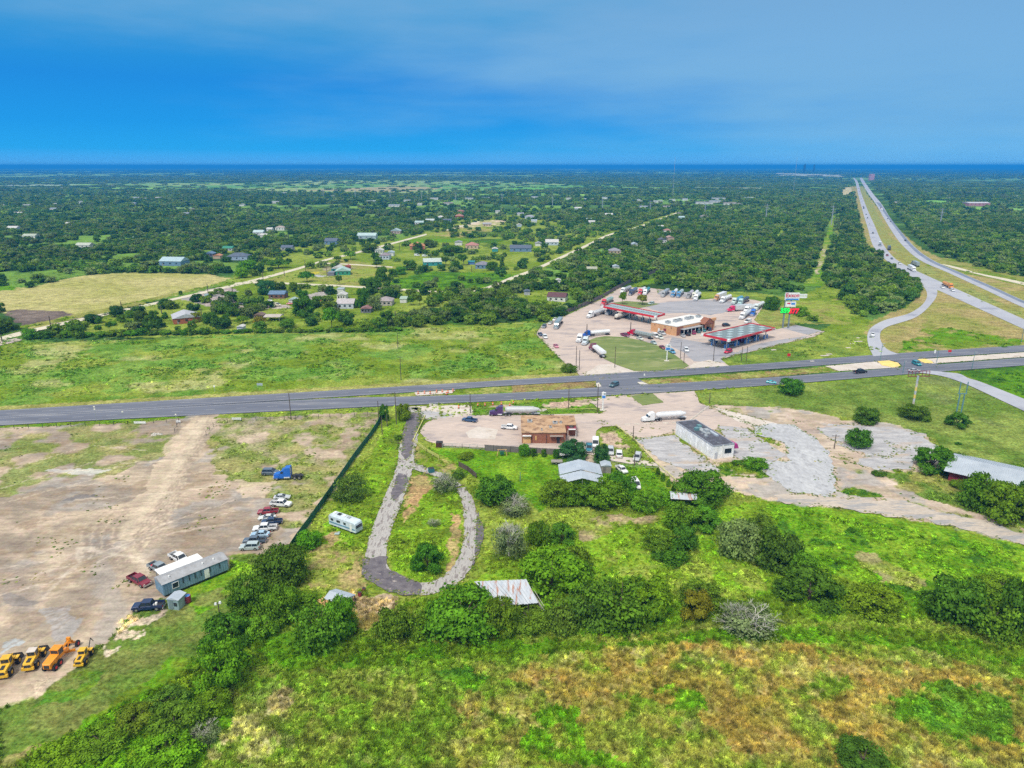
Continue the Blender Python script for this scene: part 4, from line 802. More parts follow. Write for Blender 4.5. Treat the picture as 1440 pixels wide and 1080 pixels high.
VT = [(427, 448, 34, 30, 'a', 'd', 'big dark tree left of the white-roofed farmhouse group'), (467, 465, 24, 30, 'umb', 'g', 'tall tree with a bare trunk below the farmhouse group'), (509, 434, 22, 28, 'a', 'd', 'dark tree between two white farm roofs'), (527, 438, 24, 22, 'thin', 'p', 'grey-green tree left of the grey roofed cottage'),
      (432, 398, 23, 15, 'umb', 'd', 'lone umbrella-shaped tree between the two lanes'), (477, 401, 10, 12, 'umb', 'd', 'small lone tree near the crossing lane'), (392, 379, 32, 13, 'umb', 'd', 'wide umbrella tree beside the upper lane'), (474, 369, 14, 8, 'umb', 'd', 'small tree at the fork of the upper lane'), (493, 366, 18, 12, 'umb', 'g', 'spreading tree right of the lane fork'),
      (513, 402, 18, 11, 'a', 'd', 'left bush by the middle crossing lane'), (527, 409, 22, 20, 'a', 'd', 'tall dark tree on the middle crossing lane'), (538, 397, 18, 22, 'a', 'g', 'tree in the hedge running up from the crossing lane'), (552, 390, 14, 12, 'a', 'd', 'tree in the middle of the rising hedge'), (563, 387, 18, 12, 'a', 'g', 'tree towards the upper end of the rising hedge'), (576, 381, 22, 15, 'a', 'd', 'tree ending the rising hedge'),
      (530, 377, 14, 9, 'umb', 'd', 'small tree in front of the white house cluster'), (529, 367, 14, 12, 'a', 'd', 'dark tree hiding the white house cluster'), (520, 356, 26, 13, 'a', 'd', 'spreading tree left of the white house cluster'), (376, 416, 26, 22, 'a', 't', 'blue-green tree left of the blue roofed farmhouse'), (392, 412, 22, 16, 'a', 'd', 'dark tree behind the blue roofed farmhouse'), (413, 411, 14, 14, 'a', 'g', 'small tree right of the blue roofed farmhouse'), (427, 420, 16, 12, 'a', 'd', 'tree above the big dark tree of the farmhouse group'),
      (366, 460, 20, 14, 'umb', 'y', 'yellow-green tree at the left of the open carport'), (327, 426, 20, 16, 'a', 'd', 'dark tree beside the purple-grey junk yard'), (309, 384, 14, 9, 'a', 'd', 'tree at the right corner of the dry yellow field'), (341, 392, 20, 16, 'a', 'v', 'bright dark-edged tree above the yellow field corner'), (350, 384, 30, 18, 'a', 'g', 'tree clump at the upper lane bend'), (254, 415, 6, 6, 'a', 'd', 'tiny lone bush on the dry yellow field edge'), (277, 454, 16, 15, 'a', 'y', 'yellow-green tree in front of the long metal roofed brick house'), (296, 457, 24, 18, 'a', 'd', 'dark tree at the right end of the brick house'),
      (219, 455, 18, 18, 'a', 'd', 'left of two dark trees left of the brick house'), (199, 453, 20, 16, 'a', 'd', 'right of two dark trees far left of the brick house'), (232, 449, 9, 10, 'a', 'd', 'small dark tree next to the brick house gable'), (172, 454, 13, 12, 'a', 'g', 'lone tree in the paddock by the lane'), (139, 459, 9, 11, 'umb', 'd', 'left small paddock tree'), (154, 466, 10, 12, 'umb', 'd', 'right small paddock tree'), (183, 448, 12, 12, 'a', 'g', 'pale tree behind the paddock'),
      (12, 468, 30, 20, 'a', 'd', 'dark tree cluster at the left edge beside the lane'), (2, 440, 14, 14, 'a', 'd', 'small dark tree at the left edge above the ploughed patch'), (-4, 472, 24, 18, 'a', 'd', 'dark tree cut by the left edge by the lane'), (42, 479, 22, 17, 'a', 'g', 'tree at the left end of the long fence-line hedge'), (62, 478, 24, 13, 'a', 'd', 'second clump of the long fence-line hedge'),
      (319, 453, 12, 12, 'a', 'd', 'small tree right of the brick house clump'), (342, 457, 22, 12, 'umb', 'g', 'tree above the small white hut'), (366, 402, 14, 9, 'a', 'd', 'tree at the start of the middle lane'), (447, 432, 16, 16, 'a', 'g', 'pale tree left of the white farm roofs'), (578, 430, 12, 12, 'umb', 'g', 'small tree on the lawn right of the grey cottage'), (590, 429, 10, 12, 'umb', 'd', 'second small tree on the lawn right of the grey cottage'), (563, 420, 8, 7, 'a', 'd', 'little dark bush behind the lawn'), (614, 428, 18, 14, 'a', 'd', 'rounded tree at the start of the brush behind the big field'),
      (587, 352, 14, 11, 'a', 'd', 'dark tree right of the orange roof'), (604, 349, 16, 12, 'a', 'd', 'dark round tree two places right of the orange roof'), (635, 361, 30, 16, 'a', 'd', 'wide dark tree below the red roofs'), (612, 361, 12, 9, 'a', 'g', 'small tree in front of the red roofs'), (627, 374, 14, 12, 'umb', 'd', 'tree right of the teal shed'), (642, 380, 10, 15, 'thin', 'd', 'slim tree below the teal shed lawn'), (652, 374, 16, 15, 'umb', 'd', 'tree left of the blue walled house'), (692, 381, 18, 13, 'a', 'd', 'dark tree at the right end of the blue walled house'), (706, 377, 8, 14, 'cone', 'd', 'pointed tree right of the blue walled house')]
for v in VT: T(v[0], v[1], v[2], v[3], v[4], v[5], v[6], GV)
# hedge between the village and the big field
ORD = 'first second third fourth fifth sixth seventh eighth ninth tenth eleventh twelfth thirteenth fourteenth fifteenth sixteenth seventeenth eighteenth nineteenth twentieth'.split(); ORD += ['twenty-' + q for q in ORD[:9]] + ['thirtieth'] + ['thirty-' + q for q in ORD[:9]] + ['fortieth'] + ['forty-' + q for q in ORD[:9]]
x = 85; hk = 0
while x < 560:
    y = 478 - (x - 60) * .030 + random.uniform(-1.2, .8); wd = random.uniform(10, 22)
    if x > 330: y = 469.5 - (x - 330) * .012 + random.uniform(-.6, .6); wd *= .8
    T(x, y, wd, random.uniform(6, 12) if x < 300 else random.uniform(5, 8), 'b', random.choice('gdgo'), ORD[hk] + ' bush from the left in the hedge along the big grass field', 'bushes of the hedge along the big field', name='bush', cat='bush'); x += wd * .8; hk += 1
x = 98; hk = 0
while x < 340:
    T(x, 437 + (205 - x) * .0 + random.uniform(14, 30), random.uniform(8, 13), random.uniform(7, 11), 'b', random.choice('gdg'), ORD[hk] + ' from the left of the little trees scattered on the brick house paddocks', 'small trees on the paddocks', name='tree'); x += random.uniform(16, 26); hk += 1
# ---- woodland: candidates on a jittered grid, kept by what the land is used for
def PX(P): return np.array(P, float)
CLEAR = [(.0, PX([(-400, 412), (0, 403), (40, 405), (110, 388), (170, 383), (240, 384), (300, 386), (335, 385), (322, 400), (250, 421), (60, 470), (-400, 600)])),
         (.0, PX([(-400, 489), (0, 480), (560, 461), (740, 454), (754, 470), (820, 524), (3000, 400), (3000, 1400), (-2000, 1400)])),
         (.24, PX([(30, 478), (75, 460), (300, 404), (330, 385), (440, 378), (560, 376), (540, 405), (620, 412), (600, 440), (560, 461)])),
         (.30, PX([(290, 362), (350, 352), (440, 346), (560, 330), (610, 322), (640, 312), (700, 303), (770, 302), (800, 318), (860, 330), (800, 362), (745, 388), (700, 405), (560, 404), (540, 380), (330, 386)])),
         (.08, PX([(450, 350), (560, 340), (600, 332), (700, 336), (735, 352), (735, 380), (690, 404), (560, 404), (480, 372)])),
         (.25, PX([(330, 385), (360, 362), (450, 350), (470, 362), (400, 384)])), (.0, PX([(440, 378), (562, 376), (540, 405), (420, 400), (340, 398), (400, 386)])),
         (.0, PX([(552, 336), (704, 336), (700, 341.5), (560, 342)])), (.02, PX([(645, 320), (640, 331), (690, 330), (720, 312), (690, 309)])),
         (.0, PX([(750, 470), (765, 450), (800, 436), (868, 402), (930, 388), (925, 400), (990, 409), (1060, 409), (1128, 412), (1128, 402), (1140, 390), (1160, 398), (1180, 410), (1196, 440), (1230, 452), (1300, 412), (1240, 500), (820, 526)])),
         (.0, PX([(1128, 404), (1140, 388), (1152, 350), (1161, 325), (1168, 300), (1178, 300), (1173, 325), (1167, 350), (1159, 385), (1162, 404)])), (.1, PX([(1168, 395), (1171, 350), (1176, 320), (1181, 290), (1185, 290), (1181, 322), (1176, 352), (1174, 395)])),
         (.1, PX([(1084, 348), (1090, 330), (1104, 315), (1109, 316), (1101, 332), (1091, 352)])),
         (.0, PX([(1195, 248), (1220, 248), (1245, 275), (1262, 302), (1290, 335), (1330, 362), (1400, 383), (1500, 402), (2500, 700), (1240, 520), (1232, 475), (1216, 470), (1225, 450), (1275, 432), (1290, 415), (1291, 402), (1258, 380), (1230, 362), (1212, 340), (1204, 300), (1198, 262)])),
         (.05, PX([(-300, 262.5), (0, 260.5), (110, 258.5), (330, 256), (480, 253), (720, 255), (850, 262), (720, 270), (560, 273), (400, 272), (200, 262), (-300, 264)])), (.03, PX([(960, 263.4), (1180, 264), (1180, 266), (960, 265)])),
         (.1, PX([(590, 282), (680, 280), (670, 288), (600, 288)])), (.05, PX([(1265, 286), (1310, 281), (1345, 283), (1335, 289)])), (.2, PX([(1345, 288), (1500, 291), (1500, 304), (1400, 300), (1350, 295)])),
         (.0, PX([(1184, 264), (1203, 261), (1204, 268), (1190, 277), (1182, 276)])), (.25, PX([(960, 281), (1045, 281), (1045, 288), (900, 289), (890, 284)])), (.0, PX([(776, 424), (768, 412), (790, 408), (802, 416), (795, 424)])),
         (.03, PX([(1240, 250), (1330, 253), (1500, 252), (1500, 258), (1300, 256)])), (.03, PX([(1090, 243), (1190, 246), (1190, 249.5), (1090, 247.5)]))]
HEDGE = PX([(560, 461), (555, 450), (620, 436), (650, 426), (740, 432), (790, 432), (850, 405), (868, 402), (800, 441), (762, 455), (700, 455)])
LANES = [([(-40, 489), (32, 468), (172, 437), (320, 403.5), (420, 377.5), (485, 359.5), (535, 347), (605, 328)], 9), ([(330, 400), (460, 401), (652, 411.5), (682, 406), (722, 390), (772, 370), (822, 347), (859, 330), (897, 319.5), (966, 294.5)], 9)]
HOUSEPTS = []
def woods(y0, y1, sp, jit=.5):
    rows = np.arange(y0, y1, sp); Xs, Ys = [], []
    for y in rows:
        hw = 60 + y * .80; x = np.arange(-hw, hw, sp); Xs.append(x + rng.uniform(-jit, jit, len(x)) * sp); Ys.append(np.full(len(x), y) + rng.uniform(-jit, jit, len(x)) * sp)
    X = np.concatenate(Xs); Y = np.concatenate(Ys); px, py = proj(X, Y)
    dens = np.full(X.shape, .93); dens -= np.where(px > 800, .42, .85) * sst(.53, .62, fbm(X / 55, Y / 55, 41, 3)) * (Y > 420)
    dens = np.where((Y > 5000) & (fbm(X / 2500, Y / 900, 8, 4) > .54), .06, dens)
    dens = np.where((Y > 1500) & (Y < 5200) & (fbm(X / 420, Y / 260, 19, 3) > .595), .08, dens)
    wx = px + (fbm(X / 9, Y / 9, 5) - .5) * 6; wy = py
    for dn, P in CLEAR: dens = np.where(pip(wx, wy, P), np.minimum(dens, dn), dens)
    dens = np.where(pip(wx, wy, HEDGE), .9, dens)
    for P, wd in LANES: dens = np.where(seg_dist(X, Y, W(P)) < wd, 0, dens)
    for hx, hy, hr in HOUSEPTS: 
        dd = np.hypot(X - hx, (Y - hy)); dens = np.where((dd < hr) | ((abs(X - hx * Y / hy) < hr * .8) & (Y < hy) & (Y > hy - hr * 2.6)), 0, dens)
    k = rng.uniform(0, 1, X.shape) < dens
    return X[k], Y[k]
# ---------------------------------------------------------------- buildings
WH = (.72, .72, .70); GRYC = (.42, .44, .48); BLU = (.16, .27, .42); DBL = (.13, .17, .24); TEA = (.04, .30, .32); GRC = (.05, .32, .20); REDC = (.42, .09, .06); ORC = (.66, .30, .14); TANC = (.55, .42, .30); DKR = (.16, .07, .08); BRC = (.24, .16, .12); PALB = (.50, .60, .70); DGR = (.16, .17, .2)
def house(px, py, wp, dm, h, roof, wall, kind='gable', rz=0.0, label=None, name='house', cat='house', group=None, rh=None, nwin=3, clear=True):
    s = S(py); Wd = wp / s; c = G(px, py); X, Y = c.x * (1 + dm * .5 / c.y), c.y + dm * .5
    r = link(name, None, loc=(X, Y, 0), rz=R(rz)); tag(r, label, cat, group)
    w, d = Wd / 2, dm / 2; rh = rh if rh is not None else min(Wd, dm) * .22
    far = wp < 11
    mb = MB(); mb.box((0, 0, h / 2 - .1), (Wd, dm, h + .2)); 
    rf = MB(); o = .35
    if kind == 'gable':
        if Wd >= dm:
            rf.add([(-w - o, -d - o, h), (w + o, -d - o, h), (w + o, d + o, h), (-w - o, d + o, h), (-w - o, 0, h + rh), (w + o, 0, h + rh)], [(0, 1, 5, 4), (2, 3, 4, 5), (0, 4, 3), (1, 2, 5), (0, 3, 2, 1)])
        else:
            rf.add([(-w - o, -d - o, h), (w + o, -d - o, h), (w + o, d + o, h), (-w - o, d + o, h), (0, -d - o, h + rh), (0, d + o, h + rh)], [(0, 4, 5, 3), (1, 2, 5, 4), (0, 1, 4), (2, 3, 5), (0, 3, 2, 1)])
    elif kind == 'hip':
        k = min(w, d) * .9; a = max(w - k, .1) if w > d else .1; b_ = max(d - k, .1) if d >= w else .1
        rf.add([(-w - o, -d - o, h), (w + o, -d - o, h), (w + o, d + o, h), (-w - o, d + o, h), (-a, -b_, h + rh), (a, -b_, h + rh), (a, b_, h + rh), (-a, b_, h + rh)], [(0, 1, 5, 4), (1, 2, 6, 5), (2, 3, 7, 6), (3, 0, 4, 7), (4, 5, 6, 7), (0, 3, 2, 1)])
    elif kind == 'shed':
        rf.add([(-w - o, -d - o, h), (w + o, -d - o, h), (w + o, d + o, h), (-w - o, d + o, h), (-w - o, -d - o, h + .15), (w + o, -d - o, h + .15), (w + o, d + o, h + rh), (-w - o, d + o, h + rh)], [(4, 5, 6, 7), (0, 1, 5, 4), (1, 2, 6, 5), (2, 3, 7, 6), (3, 0, 4, 7), (0, 3, 2, 1)])
    elif kind == 'flat': rf.box((0, 0, h + .2), (Wd + .3, dm + .3, .3))
    if kind == 'open':
        mb = MB(); 
        for sx in (-1, 1):
            for sy in (-1, 1): mb.box((sx * (w - .2), sy * (d - .2), h / 2), (.2, .2, h))
        rf.add([(-w - o, -d - o, h), (w + o, -d - o, h), (w + o, d + o, h), (-w - o, d + o, h), (-w - o, 0, h + rh), (w + o, 0, h + rh)], [(0, 1, 5, 4), (2, 3, 4, 5), (0, 4, 3), (1, 2, 5), (0, 3, 2, 1)])
    mb.build('post' if kind == 'open' else 'wall', M['matte'], r, color=wall); rf.build('roof', M['matte'], r, color=tuple(q * .78 for q in roof))
    if kind != 'open' and not far:
        for k in range(nwin):
            x = -w + Wd * (k + .7) / (nwin + .4); m2 = MB(); m2.box((x, -d - .03, h * .55), (min(1.4, Wd / nwin * .5), .06, 1.1)); m2.build('window', M['glass'], r)
        m2 = MB(); m2.box((-w + Wd * .5 / (nwin + .4) + .3, -d - .03, 1.05), (.95, .06, 2.1)); m2.build('door', M['matte'], r, color=(.3, .28, .26))
    if clear: HOUSEPTS.append((X, Y, max(Wd, dm) * .62 + 3))
    return r
HV = 'houses and barns of the village'
for a in [(784, 424, 26, 11, 3.0, DKR, WH, 'gable', -14, 'white house under a dark red roof beside the truck stop fence'),
    (392, 420, 22, 9, 3.0, BLU, (.2, .1, .08), 'gable', 0, 'farmhouse with a pale blue roof between dark trees'), (413, 427, 9, 7, 2.5, (.5, .68, .66), WH, 'gable', 0, 'small shed with a pale teal roof right of the blue roofed farmhouse'),
    (488, 434, 24, 11, 3.2, (.62, .58, .6), (.55, .6, .7), 'gable', 0, 'largest white-roofed farmhouse of the middle group'), (482, 421, 12, 8, 3, WH, WH, 'gable', 0, 'white-roofed hut right behind the largest white-roofed farmhouse'), (480, 413, 9, 6, 3.2, PALB, WH, 'flat', 0, 'white box-shaped shed furthest back in the farm group'),
    (543, 430, 20, 11, 3.1, (.45, .40, .40), (.5, .45, .42), 'hip', 0, 'grey hipped roof cottage on the bright lawn'), (568, 426, 9, 6, 2.6, (.45, .6, .5), WH, 'shed', 0, 'small pale shed right of the grey cottage'), (516, 440, 14, 7, 2.6, (.38, .2, .2), DGR, 'gable', 0, 'low dark hut below the grey-green tree'),
    (476, 383, 15, 12, 3.2, WH, TEA, 'gable', 0, 'back barn with a white roof in the yellow-flowered lot'), (489, 380, 7, 8, 3.2, REDC, REDC, 'gable', 0, 'small red shed attached behind the white-roofed barn'), (483, 387, 20, 12, 3.4, (.5, .72, .66), GRC, 'gable', 10, 'front barn with green end wall and pale roof'), (467, 388, 9, 8, 2.6, (.3, .33, .38), (.2, .2, .25), 'flat', 0, 'low dark lean-to left of the green barn'),
    (467, 344, 17, 14, 4, DBL, BLU, 'gable', 0, 'blue metal barn beyond the upper lane'), (517, 336, 26, 14, 4, (.55, .72, .72), (.4, .5, .55), 'gable', 0, 'long building with a pale aqua roof behind the blue barn'), (557, 329, 14, 14, 4, (.5, .64, .66), (.5, .4, .35), 'gable', 0, 'pale-roofed house beside the end of the upper lane'),
    (534, 357, 11, 10, 3.6, WH, WH, 'gable', 0, 'back house with a white roof in the white cluster'), (542, 365, 14, 12, 4, (.35, .30, .34), (.55, .62, .75), 'hip', 0, 'grey-roofed house with pale blue walls in the white cluster'), (550, 360, 9, 9, 3.5, PALB, WH, 'gable', 0, 'white shed at the right of the white cluster'),
    (587, 351, 21, 17, 4, ORC, (.5, .2, .12), 'hip', 8, 'house with a bright orange tiled roof'), (664, 350, 18, 14, 3.8, (.55, .26, .22), TANC, 'hip', 0, 'house with salmon red roof right of the wide dark tree'), (645, 345, 10, 9, 3.4, GRYC, WH, 'gable', 0, 'small grey-roofed shed left of the salmon red roof'),
    (608, 374, 25, 13, 3.6, (.62, .72, .68), TEA, 'gable', 12, 'teal metal shed with a pale roof'), (679, 378, 20, 12, 3.4, (.27, .27, .33), BLU, 'hip', 0, 'dark grey roofed house with blue front wall'), (663, 372, 9, 5, 2.4, TEA, (.1, .2, .5), 'gable', 0, 'small green tent-like shed left of the blue-fronted house'), (732, 354, 30, 14, 3.6, DBL, BLU, 'gable', 0, 'long blue-roofed building beside the second lane'),
    (776, 345, 18, 13, 3.6, WH, PALB, 'gable', 0, 'white-roofed house in the lawns left of the diagonal lane'), (757, 346, 9, 9, 3, GRYC, WH, 'gable', 0, 'small grey-roofed hut left of the white-roofed lawn house'), (696, 354, 8, 8, 3, WH, TEA, 'gable', 0, 'tiny white-roofed shed behind dark trees left of the long blue roof'),
    (246, 374, 32, 15, 4.2, (.50, .68, .74), BLU, 'gable', -6, 'long pale blue metal building behind the yellow field'), (296, 361, 12, 9, 3, BLU, DGR, 'gable', 0, 'small blue-roofed house right of the long pale blue building'), (307, 364, 10, 8, 3, ORC, TANC, 'gable', 0, 'small orange-roofed shed behind the lane bend'), (337, 366, 29, 14, 3.6, DBL, (.35, .45, .6), 'hip', 0, 'dark blue hipped roof house beyond the yellow field'), (322, 353, 14, 9, 3, GRC, GRYC, 'gable', 0, 'shed with a green roof behind the dark blue hipped house'),
    (365, 331, 14, 12, 4, (.6, .75, .75), WH, 'gable', 0, 'white building at the upper edge of the left woods'), (395, 324, 13, 10, 4, (.5, .42, .38), WH, 'hip', 0, 'white house with a brown roof in the left woods clearing'), (380, 325, 8, 8, 3, WH, WH, 'gable', 0, 'small shed left of the brown-roofed white house'), (405, 352, 16, 10, 3, DBL, GRYC, 'gable', 0, 'dark-roofed house half hidden right of the lane bend'), (372, 334, 9, 8, 3, WH, WH, 'gable', 0, 'small white shed next to the upper woods building'),
    (590, 316, 12, 11, 3.4, (.5, .66, .66), WH, 'gable', 0, 'pale aqua roof among trees right of the upper lane end'), (605, 313, 12, 11, 3.4, (.62, .72, .72), WH, 'gable', 0, 'white-roofed house above the aqua roof in the far village'), (620, 308, 9, 10, 3.4, WH, PALB, 'hip', 0, 'tent-like white roof in the far village'), (629, 312, 12, 8, 3, DBL, BLU, 'gable', 0, 'low dark blue roof right of the tent-like white roof'), (646, 307, 12, 14, 4, (.5, .24, .18), REDC, 'hip', 0, 'brick red house on the far village lawn'), (648, 300, 10, 10, 4, (.42, .2, .16), REDC, 'hip', 0, 'second brick red house right behind the first one'),
    (685, 318, 12, 9, 3, GRYC, TANC, 'gable', 0, 'grey roof beside the sandy lane of the far village'), (745, 308, 14, 12, 4, GRYC, PALB, 'hip', 0, 'grey-roofed white house at the start of the far right village'), (732, 303, 9, 9, 3, (.4, .42, .5), WH, 'gable', 0, 'little grey shed left of the grey-roofed white house'), (751, 313, 8, 8, 3, PALB, WH, 'gable', 0, 'pale blue shed below the grey-roofed white house'), (730, 319, 7, 8, 3, WH, PALB, 'gable', 0, 'small white shed in the trees above the long blue roof'),
    (832, 315, 9, 9, 3.4, WH, WH, 'gable', 0, 'white house left of the far diagonal lane'), (828, 311, 7, 8, 3, PALB, WH, 'gable', 0, 'small shed behind the white house left of the far lane'), (856, 304, 11, 10, 3, WH, WH, 'gable', 0, 'white-roofed house in the woods above the diagonal lane'), (813, 295, 10, 10, 3.4, WH, PALB, 'gable', 0, 'pale roof on the far woods edge beside the strip field'),
    (864, 357, 16, 12, 3.2, (.36, .36, .40), TANC, 'hip', 0, 'brown-grey roof in the woods right of the diagonal lane'), (892, 347, 8, 10, 3, PALB, WH, 'gable', 0, 'small blue-white house in the woods right of the diagonal lane'), (931, 342, 11, 10, 4, DGR, WH, 'gable', 0, 'white house with a black gable in the right woods'), (942, 338, 9, 12, 3.4, (.55, .36, .33), TANC, 'gable', 0, 'pink-roofed house beside the black gabled one'), (938, 327, 10, 9, 3, (.5, .24, .2), WH, 'hip', 0, 'house with a small red hip roof in the right woods'), (929, 321, 7, 6, 3, WH, WH, 'gable', 0, 'little white shed behind the small red hip roof'), (958, 309, 8, 9, 4, (.5, .7, .72), PALB, 'gable', 0, 'pale aqua house near the far end of the diagonal lane'),
    (832, 382, 14, 7, 2.5, (.5, .52, .4), WH, 'gable', 0, 'pale trailer roof hidden in the woods left of the truck stop'), (866, 379, 9, 7, 2.6, PALB, WH, 'gable', 0, 'tiny white hut deep in the woods behind the truck stop'), (785, 398, 6, 5, 2.4, WH, WH, 'gable', 0, 'tiny white hut in the brush above the dark red roof'), (741, 415, 8, 6, 2.6, DBL, GRYC, 'gable', 0, 'dark blue hut left of the dark red roof'),
    (20, 324, 14, 12, 3.2, WH, PALB, 'gable', 0, 'white building at the left edge of the far woods'), (44, 335, 18, 10, 3, (.55, .62, .5), WH, 'gable', 0, 'long pale roof in the left woods'), (99, 317, 10, 8, 3, WH, WH, 'gable', 0, 'small white roof in the left woods above the long pale roof'), (120, 349, 20, 11, 3.2, (.6, .65, .55), WH, 'gable', 0, 'pale roof nearest the yellow field in the left woods'), (25, 302, 14, 9, 3, WH, WH, 'gable', 0, 'white roof at the far left near the horizon woods'), (190, 336, 4, 5, 2.6, WH, WH, 'gable', 0, 'tiny white dot of a hut in the left woods')]:
    house(*a[:8], rz=a[8], label=a[9], group=HV)
# white dots of roofs far off in the woodland: nothing tells them apart
for k, (x, y, w_) in enumerate([(186, 288, 14), (206, 281, 9), (192, 280, 12), (223, 280, 12), (113, 286, 7), (76, 296, 10), (80, 289, 9), (38, 291, 14), (55, 290, 7), (4, 291, 8), (270, 289, 9), (300, 287, 7), (312, 287, 6), (341, 290, 8), (270, 297, 10), (262, 303, 12), (388, 286, 12), (468, 278, 7), (158, 262, 4), (17, 262, 4), (87, 265, 2.5), (236, 296, 7), (400, 273, 9), (522, 285, 16), (573, 284, 12), (590, 289, 9), (555, 291, 20), (630, 288, 18), (660, 281, 14), (683, 280, 14), (610, 281, 16), (752, 279, 12), (800, 281, 9), (828, 282, 16), (850, 280, 9), (870, 276, 8), (898, 283, 12), (925, 285, 16), (945, 283, 10), (963, 282, 9), (905, 293, 14), (937, 293, 12), (990, 287, 30), (1005, 285, 20), (1026, 288, 22), (1010, 281, 24), (1055, 280, 12), (1040, 289, 8), (1106, 278, 8), (1128, 276, 6), (1143, 276, 6), (1412, 278, 10), (1428, 278, 7), (1333, 281, 8), (1257, 287, 8), (990, 307, 12), (955, 303, 5), (1045, 280, 9), (700, 300, 8), (480, 244, 3), (594, 239, 3), (1283, 245, 2), (1160, 247, 8), (1180, 248, 5)]):
    wl = random.choice([(.5, .52, .52), (.4, .44, .46), (.36, .42, .5), (.42, .5, .46), (.36, .33, .32)]); w_ *= .8
    house(x, y, w_, random.uniform(8, 13), 3.6, wl, WH, 'gable', 0, 'tiny pale roof among the distant woods towards the horizon', group='tiny pale roofs in the distant woods', rh=1.8)
house(1372, 290, 30, 26, 7, (.72, .74, .78), (.5, .25, .28), 'gable', 0, 'large far-off shed with white roof and reddish wall right of the highway', rh=2, nwin=5)
house(1225, 254, 6, 20, 40, (.5, .3, .35), (.62, .33, .36), 'flat', 0, 'tall pinkish tower block beside the far end of the highway', name='tower', cat='tower')
for x, y, hp, lb in [(1115.5, 272, 45, 'thin radio mast on the horizon left of the far highway'), (946, 277, 50, 'thin radio mast on the horizon above the truck stop')]:
    c = G(x, y); h = zof(y, y - hp - 6) / 1.1; r = link('radio_mast', None, loc=c); tag(r, lb, 'radio mast'); m = MB(); m.tube((0, 0, 0), (0, 0, h), .6, .45, 5); m.build('mast', M['galv'], r); m = MB(); m.tube((0, 0, h), (0, 0, h * 1.1), .4, .3, 4); m.build('antenna', M['galv'], r)
for x, w_, hp, lb in [(1130.5, 2.6, 5.5, 'larger dark block rising on the horizon near the mast'), (1144, 1.8, 4.5, 'smaller dark block rising on the horizon near the mast')]:
    c = G(x, 243); s = S(243); r = link('plant_tower', None, loc=c); tag(r, lb, 'tower'); h = zof(243, 235.5 - hp) / 1.1; m = MB(); m.box((0, 0, h / 2), (w_ / s, w_ / s, h)); m.build('wall', M['dark'], r); m = MB(); m.box((w_ / s * .2, 0, h * 1.05), (w_ / s * .3, w_ / s * .3, h * .1)); m.build('roof', M['dark'], r)
# brick house with the long metal roof
r = house(262, 455, 34, 15, 3.2, (.6, .62, .68), (.40, .13, .07), 'gable', 28, 'long red brick house with a pale metal roof in the paddocks', rh=2.4, name='brick_house')
house(340, 466, 8, 5, 2.5, WH, (.55, .6, .7), 'gable', 0, 'small white hut at the hedge of the big field', name='hut', cat='hut')
house(386, 452, 22, 9, 2.6, (.62, .56, .5), (.3, .3, .3), 'open', 0, 'open carport with a pale roof behind the hedge', rh=.8, name='carport', cat='carport')
house(366, 449, 12, 6, 2.4, BRC, BRC, 'gable', 0, 'low brown shed at the left of the open carport', name='shed', cat='shed')
